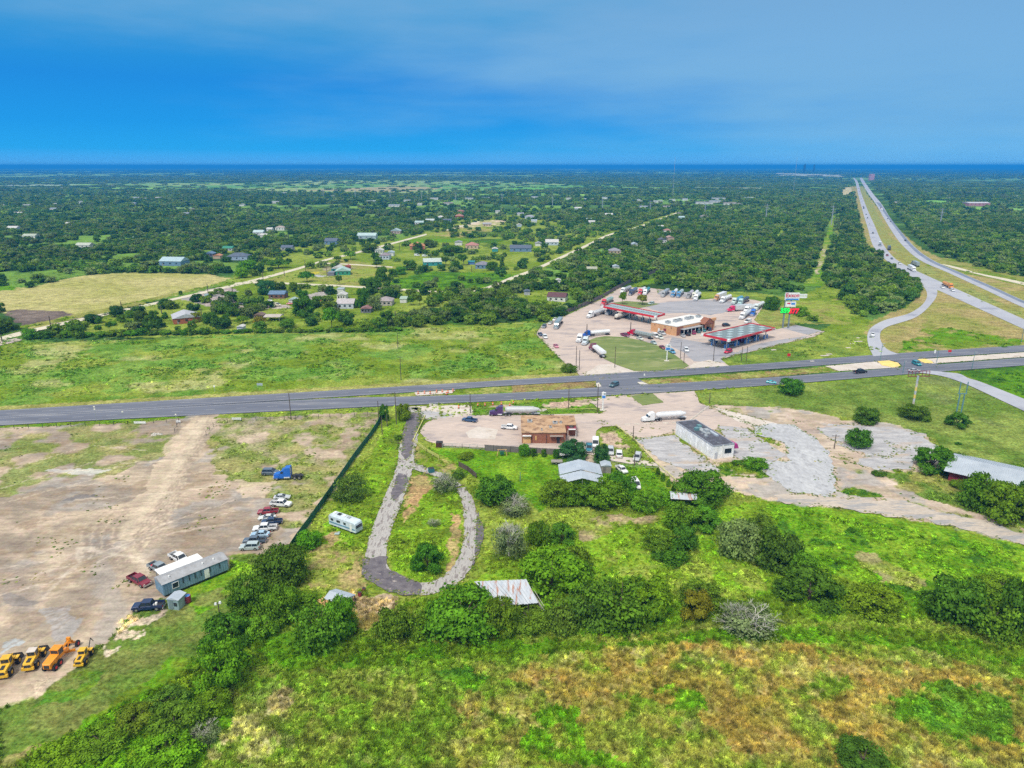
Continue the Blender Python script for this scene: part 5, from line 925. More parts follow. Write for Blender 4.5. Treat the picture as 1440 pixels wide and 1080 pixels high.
# ---- solid helpers for the close buildings: footprint given by three ground corners A (left-front), B (right-front), depth towards the back
def frame_from(A, B):
    d = (B - A); ln = d.length; a = math.atan2(d.y, d.x); return ln, a
def windows(mb, xs, y, z, w, h, t=.06, m=0):
    for x in xs: mb.box((x, y, z), (w, t, h), m=m)
def site_office():
    A = G(231, 841); B = G(322, 803.5); ln, a = frame_from(A, B); dp = 4.2
    r = link('mobile_office', None, loc=A, rz=a); tag(r, 'long blue-grey mobile office with grey roof and a white door', 'mobile office')
    col = (.20, .33, .44); w = MB(); w.box((ln / 2, dp / 2, .5 + 1.35), (ln, dp, 2.7))
    for k in range(27): w.box((k * ln / 27 + .3, -.02, 1.85), (.06, .05, 2.66))
    for k in range(5): w.box((-.02, .4 + k * .85, 1.85), (.05, .06, 2.66))
    w.build('wall', M['matte'], r, color=col)
    rf = MB(); o = .15; z = 3.2; rf.add([(-o, -o, z), (ln + o, -o, z), (ln + o, dp + o, z), (-o, dp + o, z), (-o, dp / 2, z + .75), (ln + o, dp / 2, z + .75)], [(0, 1, 5, 4), (2, 3, 4, 5), (0, 4, 3), (1, 2, 5), (0, 3, 2, 1)])
    ro = rf.build('roof', M['matte'], r, color=(.36, .37, .39))
    for x in (2.0, 9.3, ln - 2.6): v = MB(); v.tube((x, dp * .3, 3.4), (x, dp * .3, 4.0), .22, .18, 8); v.build('vent', M['white'], ro)
    sk = MB(); sk.box((ln / 2, dp / 2, .25), (ln - .6, dp - .5, .5)); sk.build('undercarriage', M['dark'], r)
    dr = MB(); dr.box((ln * .66, -.06, 1.7), (1.05, .1, 2.1)); d_ = dr.build('door', M['white'], r); hn = MB(); hn.box((ln * .66 + .38, -.13, 1.7), (.12, .06, .12)); hn.build('handle', M['dark'], d_)
    for x in (2.6,): q = MB(); q.box((x, -.05, 2.0), (1.2, .1, 1.2)); wf = q.build('window', M['glass'], r); q = MB(); [q.box((x + sx * .65, -.06, 2.0), (.1, .14, 1.4)) for sx in (-1, 1)]; [q.box((x, -.06, 2.0 + sz * .65), (1.2, .14, .1)) for sz in (-1, 1)]; q.build('frame', M['white'], wf)
    for x in (4.3, 5.6, 6.9, 8.2, 10.2, 12.4): q = MB(); q.box((x, -.04, 2.35), (.18, .08, 1.3)); q.build('window_slot', M['dark'], r)
    # annexe on the yard side
    an = MB(); an.box((ln * .42, dp + 1.7, 3.05), (9.5, 3.2, .16)); pr = an.build('porch_roof', M['white'], r)
    for x in (-1, 1):
        q = MB(); q.box((ln * .42 + x * 4.5, dp + 3.1, 1.5), (.14, .14, 3.0)); q.build('porch_post', M['galv'], r)
site_office()
def garden_shed(px0, py0, px1, py1, dp, h, roofm, wallc, name, label, cat, roofc=None, kind='gable', door=True, extra=None):
    A = G(px0, py0); B = G(px1, py1); ln, a = frame_from(A, B); r = link(name, None, loc=A, rz=a); tag(r, label, cat)
    w = MB(); w.box((ln / 2, dp / 2, h / 2 - .1), (ln, dp, h + .2)); k = int(ln / .35)
    for i in range(k): w.box(((i + .5) * ln / k, -.015, h / 2), (.04, .03, h - .05))
    w.build('wall', M['matte'], r, color=wallc)
    rf = MB(); o = .2
    if kind == 'gable': rf.add([(-o, -o, h), (ln + o, -o, h), (ln + o, dp + o, h), (-o, dp + o, h), (ln / 2, -o, h + ln * .2), (ln / 2, dp + o, h + ln * .2)], [(0, 4, 5, 3), (1, 2, 5, 4), (0, 1, 4), (2, 3, 5), (0, 3, 2, 1)])
    else: rf.add([(-o, -o, h), (ln + o, -o, h), (ln + o, dp + o, h), (-o, dp + o, h), (-o, -o, h + .12), (ln + o, -o, h + .12), (ln + o, dp + o, h + .6), (-o, dp + o, h + .6)], [(4, 5, 6, 7), (0, 1, 5, 4), (1, 2, 6, 5), (2, 3, 7, 6), (3, 0, 4, 7), (0, 3, 2, 1)])
    rf.build('roof', M[roofm] if isinstance(roofm, str) else M['matte'], r, color=roofc)
    if door: q = MB(); q.box((ln * .3, -.05, 1.0), (.9, .06, 1.95)); q.build('door', M['matte'], r, color=tuple(c * .6 for c in wallc))
    return r, ln
r, ln = garden_shed(237, 856, 252, 857.5, 2.6, 2.3, 'metal', (.30, .42, .44), 'shed', 'small teal-grey shed with white roof beside the black pickup', 'shed')
q = MB(); q.box((ln * .72, -.06, 1.2), (.7, .06, .8)); q.build('window', M['glass'], r)
q = MB(); q.tube((0, 0, 0), (0, 0, 1.5), .75, .75, 14); t_ = q.build('water_tank', M['maroon'], None, loc=G(264, 846)); tag(t_, 'dark red drum with blue lid behind the small teal-grey shed', 'drum'); q = MB(); q.tube((0, 0, 1.5), (0, 0, 1.65), .6, .3, 14); q.build('lid', M['signblue'], t_)
garden_shed(845.5, 665, 859, 665, 3.2, 2.2, 'metal', (.33, .31, .30), 'shed', 'small grey wooden shed right of the metal carport', 'shed')
def metal_carport():
    A = G(788, 692); B = G(849, 692); ln, a = frame_from(A, B); dp = 11.5; r = link('metal_carport', None, loc=A, rz=a); tag(r, 'wide grey metal carport roof with a ridge and a lower front panel', 'carport')
    for nm, z0, z1, y0, y1 in (('roof', 3.5, 5.1, 4.2, dp), ('front_roof', 3.3, 4.9, -.3, 4.0)):
        mb = MB(); k = 24
        for i in range(k):
            x0 = i * ln / k; x1 = (i + 1) * ln / k; zz = lambda x: z0 + (z1 - z0) * (1 - abs(x - ln / 2) / (ln / 2)); e = .05 if i % 2 else 0
            ys, ye = y0, y1; dz = -.5 if nm == 'front_roof' else 0
            mb.add([(x0, ys, zz(x0) + e + dz), (x1, ys, zz(x1) + e + dz), (x1, ye, zz(x1) + e), (x0, ye, zz(x0) + e), (x0, ys, zz(x0) + e + dz - .08), (x1, ys, zz(x1) + e + dz - .08), (x1, ye, zz(x1) + e - .08), (x0, ye, zz(x0) + e - .08)], [(0, 1, 2, 3), (7, 6, 5, 4), (0, 4, 5, 1), (1, 5, 6, 2), (2, 6, 7, 3), (3, 7, 4, 0)])
        mb.build(nm, M['metal'], r)
    for x in (.2, ln / 2, ln - .2):
        for y in (.2, dp / 2, dp - .2): q = MB(); q.box((x, y, 1.8), (.15, .15, 3.6 if x != ln / 2 else 4.2)); q.build('post', M['galv'], r)
metal_carport()
def restaurant():
    A = G(734, 623.5); B = G(795, 623.5); ln, a = frame_from(A, B); dp = 16.5; h = 3.7; r = link('restaurant_building', None, loc=A, rz=a); tag(r, 'single-storey brick building with a tan flat roof and rooftop vents', 'building')
    w = MB(); w.box((ln / 2, dp / 2, h / 2 - .1), (ln, dp, h + .2)); w.box((ln + 2, dp * .72, h / 2 - .1), (4.0, dp * .55, h + .2)); w.build('wall', M['brick'], r)
    rf = MB(); rf.box((ln / 2, dp / 2, h + .12), (ln + .5, dp + .5, .24)); rf.box((ln + 2.1, dp * .72, h + .121), (4.2, dp * .55 + .4, .236)); ro = rf.build('roof', M['brnroof'], r)
    for (x, y, sx, sy) in ((2.8, 10, 1.7, 1.5), (ln - 3, 8.5, 1.6, 1.4), (ln - 1, 8.8, .8, .9), (ln - 4.8, 4.2, .9, .7), (6.6, 1.8, .5, .5)):
        q = MB(); q.box((x, y, h + .55), (sx, sy, .7)); u = q.build('rooftop_unit', M['galv'], ro); q = MB(); q.tube((x, y, h + .9), (x, y, h + .98), min(sx, sy) * .36, None, 12); q.build('fan', M['dark'], u)
    q = MB(); q.box((1.6, -.12, 1.2), (2.6, .2, 2.2)); q.build('boarded_window', M['plywood'], r)
    q = MB(); q.box((1.6, -.5, 2.9), (2.9, 1.1, .15)); q.build('awning', M['white'], r)
    q = MB(); q.box((4.6, -.05, 1.9), (.6, .1, 1.5)); q.build('panel', M['plywood'], r)
    q = MB(); q.box((ln - 2.4, -.06, 1.1), (1.0, .12, 2.2)); q.build('door', M['dark'], r)
    q = MB(); q.box((ln - 3.0, -.7, 2.9), (4.4, 1.4, .12)); q.build('porch_roof', M['matte'], r, color=(.35, .28, .24))
    for x in (3.3, 8.1): q = MB(); q.box((x, -.15, 1.6), (.12, .2, 3.0)); q.build('downpipe', M['dark'], r)
restaurant()
def kiosk():
    A = G(798, 617); r = link('drive_through_canopy', None, loc=A); tag(r, 'small red and white canopy with dark awning beside the tan roof', 'canopy')
    q = MB(); q.box((1.5, 3.5, 3.2), (3.0, 6.4, .18)); q.build('roof', M['maroon'], r)
    q = MB(); q.box((1.5, .4, 3.24), (2.4, .7, .2)); q.build('fascia', M['white'], r)
    for x in (.15, 2.85):
        for y in (.6, 6.4): q = MB(); q.box((x, y, 1.55), (.14, .14, 3.1)); q.build('post', M['white'], r)
    q = MB(); q.tube((1.5, 2.6, 3.3), (1.5, 2.6, 3.75), .95, .55, 16); q.build('vent_cowl', M['dark'], r)
kiosk()
def dumpster(px, py, L_, W_, h, col, label, name='dumpster', cat='dumpster', rz=0.0):
    r = link(name, None, loc=G(px, py), rz=R(rz)); tag(r, label, cat)
    q = MB(); t = .06
    for sx in (-1, 1): q.box((sx * (L_ / 2 - t), 0, h / 2), (t * 2, W_, h))
    for sy in (-1, 1): q.box((0, sy * (W_ / 2 - t), h / 2), (L_ - .24, t * 2, h))
    q.box((0, 0, .08), (L_ - .3, W_ - .3, .16))
    for k in range(5): q.box((-L_ / 2 + (k + .5) * L_ / 5, -W_ / 2 - .04, h / 2), (.1, .1, h * .9))
    q.build('bin', M['matte'], r, color=col); q = MB(); q.box((-L_ * .24, 0, h + .05), (L_ * .46, W_ + .05, .08)); q.box((L_ * .24, 0, h + .05), (L_ * .46, W_ + .05, .08)); q.build('lid', M['dark'], r)
dumpster(771, 590, 4.3, 2.2, 1.4, (.03, .04, .06), 'black open-topped dumpster behind the tan-roofed restaurant')
dumpster(618, 627.5, 2.2, 1.7, 1.5, (.10, .04, .03), 'dark brown dumpster at the edge of the restaurant lot')
dumpster(606.5, 664, 1.7, 1.4, 1.3, (.05, .22, .26), 'teal dumpster on the loop drive beside the leafless bush', rz=20)
def old_shop():
    A = G(1001.7, 646); B = G(1031, 642.3); Cc = G(949.7, 610.5); ln, a = frame_from(A, B); dp = (Cc - A).length; h = 4.3
    r = link('abandoned_shop', None, loc=A, rz=a); tag(r, 'abandoned white building with a black stained flat roof', 'building')
    u = Vector((math.cos(a), math.sin(a), 0)); b = (Cc - A); ang = math.atan2(b.y, b.x) - a; k = Vector((math.cos(ang), math.sin(ang)))
    P = [(0, 0), (ln, 0), (ln + k.x * dp, k.y * dp), (k.x * dp, k.y * dp)]
    w = MB(); w.prism(P, -.2, h); 
    for i in range(1, 7): 
        f = i / 7; w.box((k.x * dp * f, k.y * dp * f, h / 2), (.3, .3, h - .1), rz=ang)
    w.build('wall', M['matte'], r, color=(.90, .91, .93))
    q = MB(); cx, cy = (P[0][0] + P[2][0]) / 2, (P[0][1] + P[2][1]) / 2; Q = [((x - cx) * .985 + cx, (y - cy) * .985 + cy) for x, y in P]; q.prism(Q, h + .003, h + .06); ro = q.build('roof', M['blkroof'], r)
    q = MB()
    for i in range(4): (x0, y0), (x1, y1) = P[i], P[(i + 1) % 4]; m_ = ((x0 + x1) / 2, (y0 + y1) / 2, h + .15); q.box(m_, (math.hypot(x1 - x0, y1 - y0) + .2, .22, .3), rz=math.atan2(y1 - y0, x1 - x0))
    q.build('parapet', M['matte'], r, color=(.35, .38, .44))
    for (f, g, sx, sy, hz, mt) in ((.55, .55, 2.2, 7.5, .35, 'galv'), (.42, .8, 1.2, 6.0, .5, 'metal'), (.62, .35, 1.8, 1.6, .9, 'teal'), (.5, .62, 1.8, 2.4, 1.1, 'galv'), (.70, .62, 1.6, 1.8, 1.0, 'teal'), (.35, .3, 1.2, 1.2, .6, 'galv')):
        x = P[0][0] + ln * g + k.x * dp * f; y = k.y * dp * f; q = MB(); q.box((x, y, h + .06 + hz / 2), (sx * .8, sy * .8, hz), rz=ang - R(90)); q.build('rooftop_unit', M[mt], ro)
    q = MB(); q.box((ln * .72, -.05, 2.3), (ln * .32, .12, 1.5)); q.build('window', M['glass'], r)
    q = MB(); q.box((ln * .45, -.12, h / 2), (.35, .3, h + .2)); q.build('pilaster', M['white'], r)
    q = MB(); q.box((ln * .16, -.05, 1.1), (1.0, .1, 2.2)); q.build('door', M['matte'], r, color=(.5, .52, .58))
    q = MB(); q.box((ln + 1.2 + k.x * 2.2, k.y * 2.2 + .1, 3.1), (2.2, 3.0, 1.5), rz=ang - R(90), top=(.5, 1)); q.build('awning', M['awning'], r)
    q = MB(); q.box((ln + .7 + k.x * 9, k.y * 9, h - .6), (1.6, 12, .12), rz=ang - R(90)); q.build('side_canopy', M['maroon'], r)
old_shop()
def metal_building():
    A = G(1333, 675); B = G(1426, 697); ln, a = frame_from(A, B); ln *= 1.6; dp = 15; h = 3.0; r = link('metal_roofed_building', None, loc=A, rz=a); tag(r, 'long low building with a pale ribbed metal roof and red end wall', 'building')
    w = MB(); w.box((ln / 2, dp / 2, h / 2 - .1), (ln, dp, h + .2)); w.build('wall', M['maroon'], r)
    rf = MB(); o = 1.3; rh = 2.0
    rf.add([(-o, -o, h), (ln + o, -o, h), (ln + o, dp + o, h), (-o, dp + o, h), (-o, dp / 2, h + rh), (ln + o, dp / 2, h + rh)], [(0, 1, 5, 4), (2, 3, 4, 5), (0, 4, 3), (1, 2, 5), (0, 3, 2, 1)])
    k = 50
    for i in range(k):
        x = i * ln / k
        for y0, y1, za, zb in ((-o, dp / 2, h, h + rh), (dp + o, dp / 2, h, h + rh)): rf.add([(x, y0, za + .02), (x + .12, y0, za + .02), (x + .12, y1, zb + .02), (x, y1, zb + .02), (x, y0, za + .14), (x + .12, y0, za + .14), (x + .12, y1, zb + .14), (x, y1, zb + .14)], [(4, 5, 6, 7), (0, 1, 5, 4), (3, 0, 4, 7), (1, 2, 6, 5)])
    rf.build('roof', M['metal'], r)
metal_building()
def rusted_barn():
    r = link('barn', None, loc=G(668, 850)); tag(r, 'old barn with a rust-streaked metal roof and broken lattice end', 'barn'); o = G(668, 850)
    P = [(667, 822), (739, 819.5), (757, 838), (757, 850), (703, 851)]; z = 3.4
    Q = [G(x, y, z) - o for x, y in [(667, 823), (704, 852), (757, 848), (740, 820)]]
    q = MB(); n = 26
    for i in range(n):
        a = Q[0].lerp(Q[3], i / n); b = Q[0].lerp(Q[3], (i + 1) / n); c = Q[1].lerp(Q[2], (i + 1) / n); d = Q[1].lerp(Q[2], i / n); e = .07 * (i % 2); sag = random.uniform(-.05, .05); up = Vector((0, 0, .9))
        vs = [a + up + Vector((0, 0, e)), b + up + Vector((0, 0, e)), c + Vector((0, 0, e + sag)), d + Vector((0, 0, e + sag))]; q.add([v for v in vs] + [v - Vector((0, 0, .06)) for v in vs], [(0, 3, 2, 1), (4, 5, 6, 7), (0, 1, 5, 4), (1, 2, 6, 5), (2, 3, 7, 6), (3, 0, 4, 7)])
    q.build('roof', M['rust'], r)
    for i in range(5):
        for f, zz in ((.03, 4.1), (.97, 3.3)):
            p = Q[0].lerp(Q[3], i / 4 * .96 + .02).lerp(Q[1].lerp(Q[2], i / 4 * .96 + .02), f); m = MB(); m.tube((p.x, p.y, -.2), (p.x, p.y, zz), .12, .1, 6); m.build('post', M['wood'], r)
    m = MB()
    for i in range(9): p = Q[2].lerp(Q[3], i / 9); m.tube((p.x + 1.6, p.y, 0), (p.x + .2, p.y, 3.4), .07, .06, 4)
    for zz in (.8, 1.7, 2.6): m.tube((Q[2].x + 1.2, Q[2].y, zz), (Q[3].x + 1.2, Q[3].y, zz), .06, .06, 4)
    m.build('lattice', M['twig'], r)
    m = MB(); c = (Q[0] + Q[3]) / 2; m.box((c.x, c.y + .2, 1.8), ((Q[3] - Q[0]).length * .9, .12, 3.6)); m.build('wall', M['wood'], r)
rusted_barn()
def open_shelter(cx, cy, ln, dp, h, rz, roofm, label, name='open_shelter', rh=.7):
    r = link(name, None, loc=G(cx, cy), rz=R(rz)); tag(r, label, 'shelter'); q = MB(); o = .1; w, d = ln / 2, dp / 2
    q.add([(-w, -d, h), (w, -d, h), (w, d, h), (-w, d, h), (-w, 0, h + rh), (w, 0, h + rh)], [(0, 1, 5, 4), (2, 3, 4, 5), (0, 4, 3), (1, 2, 5), (0, 3, 2, 1)]); q.build('roof', M[roofm], r)
    for sx in (-1, 1):
        for sy in (-1, 1): m = MB(); m.box((sx * (w - .2), sy * (d - .2), h / 2), (.14, .14, h)); m.build('post', M['wood'], r)
open_shelter(479, 853, 5.2, 4.0, 2.4, -25, 'metal', 'small open shelter with a pale blue metal roof behind the willow-like tree')
open_shelter(960, 709, 7, 4.6, 2.5, -8, 'rust', 'low shed roof with white and rusty stripes between the trees')
q = MB(); [q.box((i * .3, 0, .25 + .12 * (i % 2)), (.26, 3.2, .08)) for i in range(6)]; q.build('lumber_stack', M['plywood'], None, loc=G(453, 850), rz=R(50)); tag(bpy.data.objects['lumber_stack'], 'stack of tan boards left of the pale blue shelter roof', 'lumber')
for x, y, lb in ((506, 838, 'upper dark drum beside the loop drive'), (512, 832, 'lower dark drum beside the loop drive')):
    lb = lb.replace('upper', 'left') if x == 506 else lb.replace('lower', 'right')
    q = MB(); q.tube((0, 0, 0), (0, 0, .9), .42, .42, 14); o = q.build('drum', M['maroon'], None, loc=G(x, y)); tag(o, lb, 'drum'); q = MB(); q.tube((0, 0, .9), (0, 0, .93), .36, .36, 14); q.build('lid', M['dark'], o)
# ---- truck stop store, canopies
def store():
    A = G(915, 465.5); B = G(951, 472.5); C3 = G(1004.5, 461.0); d1 = B - A; d2 = C3 - B; ln = d2.length; a = math.atan2(d2.y, d2.x); perp = Vector((-math.sin(a), math.cos(a), 0)); dp = max(22.0, d1.dot(-perp)); h = 5.0
    r = link('store_building', None, loc=B, rz=a); tag(r, 'orange-tan truck stop store with white flat roof and rooftop units', 'building')
    # local axes: x along the shop front, y to the back (west)
    s1 = A - B; lx = s1.x * math.cos(a) + s1.y * math.sin(a); ly = -s1.x * math.sin(a) + s1.y * math.cos(a)
    P = [(0, 0), (ln, 0), (ln + lx, ly), (lx, ly)]
    w = MB(); w.prism(P, -.2, h); w.build('wall', M['tan'], r)
    w = MB(); w.box((ln * .28, -.08, 1.9), (ln * .52, .14, 3.6)); w.box((2.6, -.1, 2.4), (5.2, .2, 4.6)); w.build('brick_front', M['brick'], r)
    cx, cy = (ln + lx) / 2, ly / 2; Q = [((x - cx) * 1.01 + cx, (y - cy) * 1.01 + cy) for x, y in P]; q = MB(); q.prism(Q, h + .003, h + .25); ro = q.build('roof', M['whroof'], r)
    for i in range(6):
        f = .1 + .15 * i; x = ln * f + lx * .5 + (1.5 if i % 2 else 0); y = ly * .5; q = MB(); q.box((x, y, h + .95), (2.4, 2.2, 1.4)); u = q.build('rooftop_unit', M['galv'], ro); q = MB(); q.tube((x, y, h + 1.65), (x, y, h + 1.73), .8, .8, 12); q.build('fan', M['dark'], u)
    q = MB(); q.box((ln * .33, -1.5, 3.5), (ln * .5, 2.8, .18)); q.build('awning', M['galv'], r)
    for i in range(6): x = ln * (.09 + .096 * i); q = MB(); q.box((x, -2.7, 1.75), (.2, .2, 3.5)); q.build('awning_post', M['white'], r)
    for i in range(6): x = ln * (.13 + .085 * i); q = MB(); q.box((x, -.2, 1.6), (2.2, .1, 2.4)); q.build('window', M['glass'], r)
    q = MB(); x = ln * .72; q.add([(x - 4, -3.2, 0), (x - 4, -3.2, 4.6), (x, -3.2, 7.2), (x + 4, -3.2, 4.6), (x + 4, -3.2, 0), (x + 2.4, -3.2, 0), (x + 2.4, -3.2, 3.6), (x - 2.4, -3.2, 3.6), (x - 2.4, -3.2, 0)], [(0, 8, 7, 1), (7, 6, 3, 2, 1), (6, 5, 4, 3)])
    q.add([(x - 4.4, -3.4, 4.4), (x, -3.4, 7.4), (x + 4.4, -3.4, 4.4), (x - 4.4, 1, 4.4), (x, 1, 7.4), (x + 4.4, 1, 4.4)], [(0, 1, 4, 3), (1, 2, 5, 4), (3, 5, 2, 0)]); q.build('entrance_gable', M['brick'], r)
    q = MB(); q.box((x, -.2, 1.5), (3.2, .1, 2.9)); d_ = q.build('door', M['glass'], r); q = MB(); [q.box((x + k * 1.6, -.24, 1.5), (.12, .16, 3)) for k in (-1, 0, 1)]; q.build('frame', M['galv'], d_)
    q = MB(); q.box((ln * .92, -.5, 5.4), (ln * .14, 1.2, 1.4)); q.build('parapet', M['tan'], r)
    # side wall details
    dv = Vector((lx, ly)).normalized(); L2 = math.hypot(lx, ly); aa = math.atan2(ly, lx)
    for f, zz, ww, hh, mt in ((.2, 3.9, .5, .5, 'dark'), (.45, 3.9, .5, .5, 'dark'), (.85, 4.0, .5, .5, 'dark'), (.68, 1.2, 1.2, 2.4, 'white'), (.45, 2.2, 1.6, 1.4, 'maroon')):
        q = MB(); q.box((lx * f - dv.y * -.06 * 1, ly * f + dv.x * -.06, zz), (ww, .24, hh), rz=aa); q.build('door' if mt == 'white' else 'wall_fixture', M[mt], r)
store()
def fuel_canopy(P, z, label, pumps, tiles, name='fuel_canopy'):
    Q = [G(x, y, z) for x, y in P]; o = Vector((Q[0].x, Q[0].y, 0)); Q = [q - o for q in Q]; r = link(name, None, loc=o); tag(r, label, 'fuel canopy', 'canopies of the truck stop')
    poly = [(q.x, q.y) for q in Q]; m = MB(); m.prism(poly, z - .5, z - .04); m.build('deck', M['deck'], r)
    u = Q[1] - Q[0]; v = Q[3] - Q[0]; nu, nv = tiles; k = 0
    m = MB()
    for i in range(nu):
        for j in range(nv):
            if (i + j) % 2 and nv > 2: continue
            a = Q[0] + u * ((i + .14) / nu) + v * ((j + .16) / nv); b = Q[0] + u * ((i + .88) / nu) + v * ((j + .16) / nv); c = Q[0] + u * ((i + .88) / nu) + v * ((j + .84) / nv); d = Q[0] + u * ((i + .14) / nu) + v * ((j + .84) / nv)
            m.prism([(p.x, p.y) for p in (a, b, c, d)], z - .038, z + .05)
    s_ = m.build('skylight_panels', M['pglass'], r)
    for i in range(4):
        a, b = Q[i], Q[(i + 1) % 4]; dd = b - a; m = MB(); m.box(((a.x + b.x) / 2, (a.y + b.y) / 2, z - .15), (dd.length + .1, .28, 1.1), rz=math.atan2(dd.y, dd.x)); f = m.build('fascia', M['red'], r)
    for q in Q[:2]: m = MB(); m.box((q.x, q.y, z - .15), (1.3, 1.3, 1.12), rz=math.atan2(u.y, u.x)); m.build('corner_panel', M['white'], r)
    nu, nv = pumps
    for i in range(nu):
        for j in range(nv):
            p = Q[0] + u * ((i + .5) / nu) + v * ((j + .5) / nv if nv > 1 else .5); ang = math.atan2(v.y, v.x)
            m = MB(); m.box((p.x, p.y, z / 2 - .3), (.4, .4, z - .6), rz=ang); m.build('column', M['white'], r)
            m = MB(); m.box((p.x, p.y, .12), (1.3, 5.0 if nv > 1 else 3.5, .16), rz=ang - R(90)); isl = m.build('pump_island', M['kerb'], r)
            for e in (-1, 1):
                pp = p + v.normalized() * e * 1.4; m = MB(); m.box((pp.x, pp.y, 1.2), (.7, .55, 2.0), rz=ang, top=(.85, .8)); m.build('pump', M['signblue'] if nv > 1 else M['teal'], isl)
fuel_canopy([(847.5, 431), (922, 445.5), (935, 441.5), (861, 427)], 5.6, 'long narrow diesel canopy with red edge behind the store', (8, 1), (22, 2))
fuel_canopy([(988, 470.5), (1025, 478.5), (1090, 461.5), (1057, 455)], 5.6, 'broad fuel canopy with red edge and pale roof panels', (2, 5), (5, 9))
# ---- fences
def fence(P, h, mat, label, name='fence', cat='fence', sp=2.5, pm='dark', thick=.08, rails=False, group=None):
    pts = [G(*p) for p in P]; o = pts[0]; r = link(name, None, loc=o); tag(r, label, cat, group); m = MB(); pm_ = []
    for a, b in zip(pts[:-1], pts[1:]):
        d = b - a; L_ = d.length; an = math.atan2(d.y, d.x); c = (a + b) / 2 - o
        if rails:
            for z in rails: m.box((c.x, c.y, z), (L_, thick, thick), rz=an)
        else:
            n = max(1, int(L_ / 2.4))
            for i in range(n):
                q = a.lerp(b, (i + .5) / n) - o; m.box((q.x, q.y, h / 2 - .1), (L_ / n - .04, thick, h + .2 + random.uniform(-.03, .03)), rz=an)
        n = max(1, int(L_ / sp))
        for i in range(n + 1): q = a.lerp(b, i / n) - o; pm_.append(q)
    m.build('rail' if rails else 'panel', M[mat], r)
    if len(pm_) > 95: pm_ = pm_[::len(pm_) // 95 + 1]
    for q in pm_: k = MB(); k.box((q.x, q.y, h / 2), (.12, .12, h + .12)); k.build('post', M[pm], r)
fence([(539, 583), (531, 600), (519, 618), (500, 643), (472, 684), (435, 737), (418, 760), (400, 788)], 2.0, 'screen', 'dark green screen fence between the dirt yard and the grassy plot')
fence([(682, 633), (730, 636), (793, 639.5)], 1.9, 'fence', 'grey wooden board fence behind the restaurant')
fence([(793, 442), (800, 439.5), (828, 428), (845, 420), (868, 406.5), (885, 398), (902, 391), (935, 378)], 2.6, 'fence', 'dark board fence along the woods side of the truck stop', sp=6)
fence([(581, 622), (600, 636), (617, 646)], 1.3, 'plyel', 'yellow-green pipe fence beside the drive entrance', rails=(.5, .9, 1.3), pm='plyel')
fence([(645, 655), (658, 662), (670, 672)], 1.5, 'wood', 'dark green mesh fence at the corner of the lawn')
fence([(622, 629), (650, 630), (682, 632)], 1.4, 'galv', 'chain-link fence continuing the board fence to the left', rails=(.1, .75, 1.4), pm='galv')
fence([(598, 585), (590, 602), (581, 621)], .5, 'plyel', 'low yellow pipe along the grass verge of the loop entrance', rails=(.4,), pm='plyel', thick=.2)
fence([(866, 600), (893, 621), (920, 651), (951, 678)], .9, 'plyel', 'long yellow pipe rail running down beside the lawn', rails=(.7,), pm='plyel', thick=.16)
fence([(762, 576), (800, 576.5), (838, 576)], .5, 'plyel', 'yellow pipe rail along the grass strip below the highway', rails=(.4,), pm='plyel', thick=.14)
fence([(840, 650), (870, 655), (890, 659), (925, 660)], 1.2, 'galv', 'low wire fence in front of the row of parked cars', rails=(.6, 1.1), pm='galv', thick=.05)
fence([(560, 624), (540, 621), (520, 619)], 1.3, 'wood', 'low hedge-grown wire fence across the grassy plot', rails=(.5, 1.1), pm='wood', thick=.05)
fence([(0, 604), (100, 600), (180, 597), (252, 593), (246, 608)], 1.4, 'dark', 'wire fence along the top of the dirt yard', rails=(.6, 1.2), pm='dark', thick=.03, sp=4)
fence([(290, 612), (300, 600), (320, 594), (400, 590), (480, 587), (535, 583)], 1.5, 'dark', 'wire fence on the right of the yard entrance', rails=(.7, 1.3), pm='dark', thick=.03, sp=4)
for k in range(8):
    q = MB(); q.box((0, 0, .2), (2.0, .4, .4), top=(1, .6)); o = q.build('wheel_stop', M['kerb'], None, loc=G(882 + k * 13.5, 597.5 - k * .5)); tag(o, ORD[k] + ' from the left of the wheel stops in front of the white tanker truck', 'wheel stop', 'concrete wheel stops')
for k in range(8):
    q = MB(); q.box((0, 0, .25), (1.6, .5, .5), top=(.9, .6)); o = q.build('barrier_block', M['kerb'], None, loc=G(972 + k * 3.3, 591 - k * 2.6), rz=R(50)); tag(o, ORD[k] + ' block from the bottom in the curved line right of the white tanker truck', 'concrete block', 'curved line of concrete blocks')
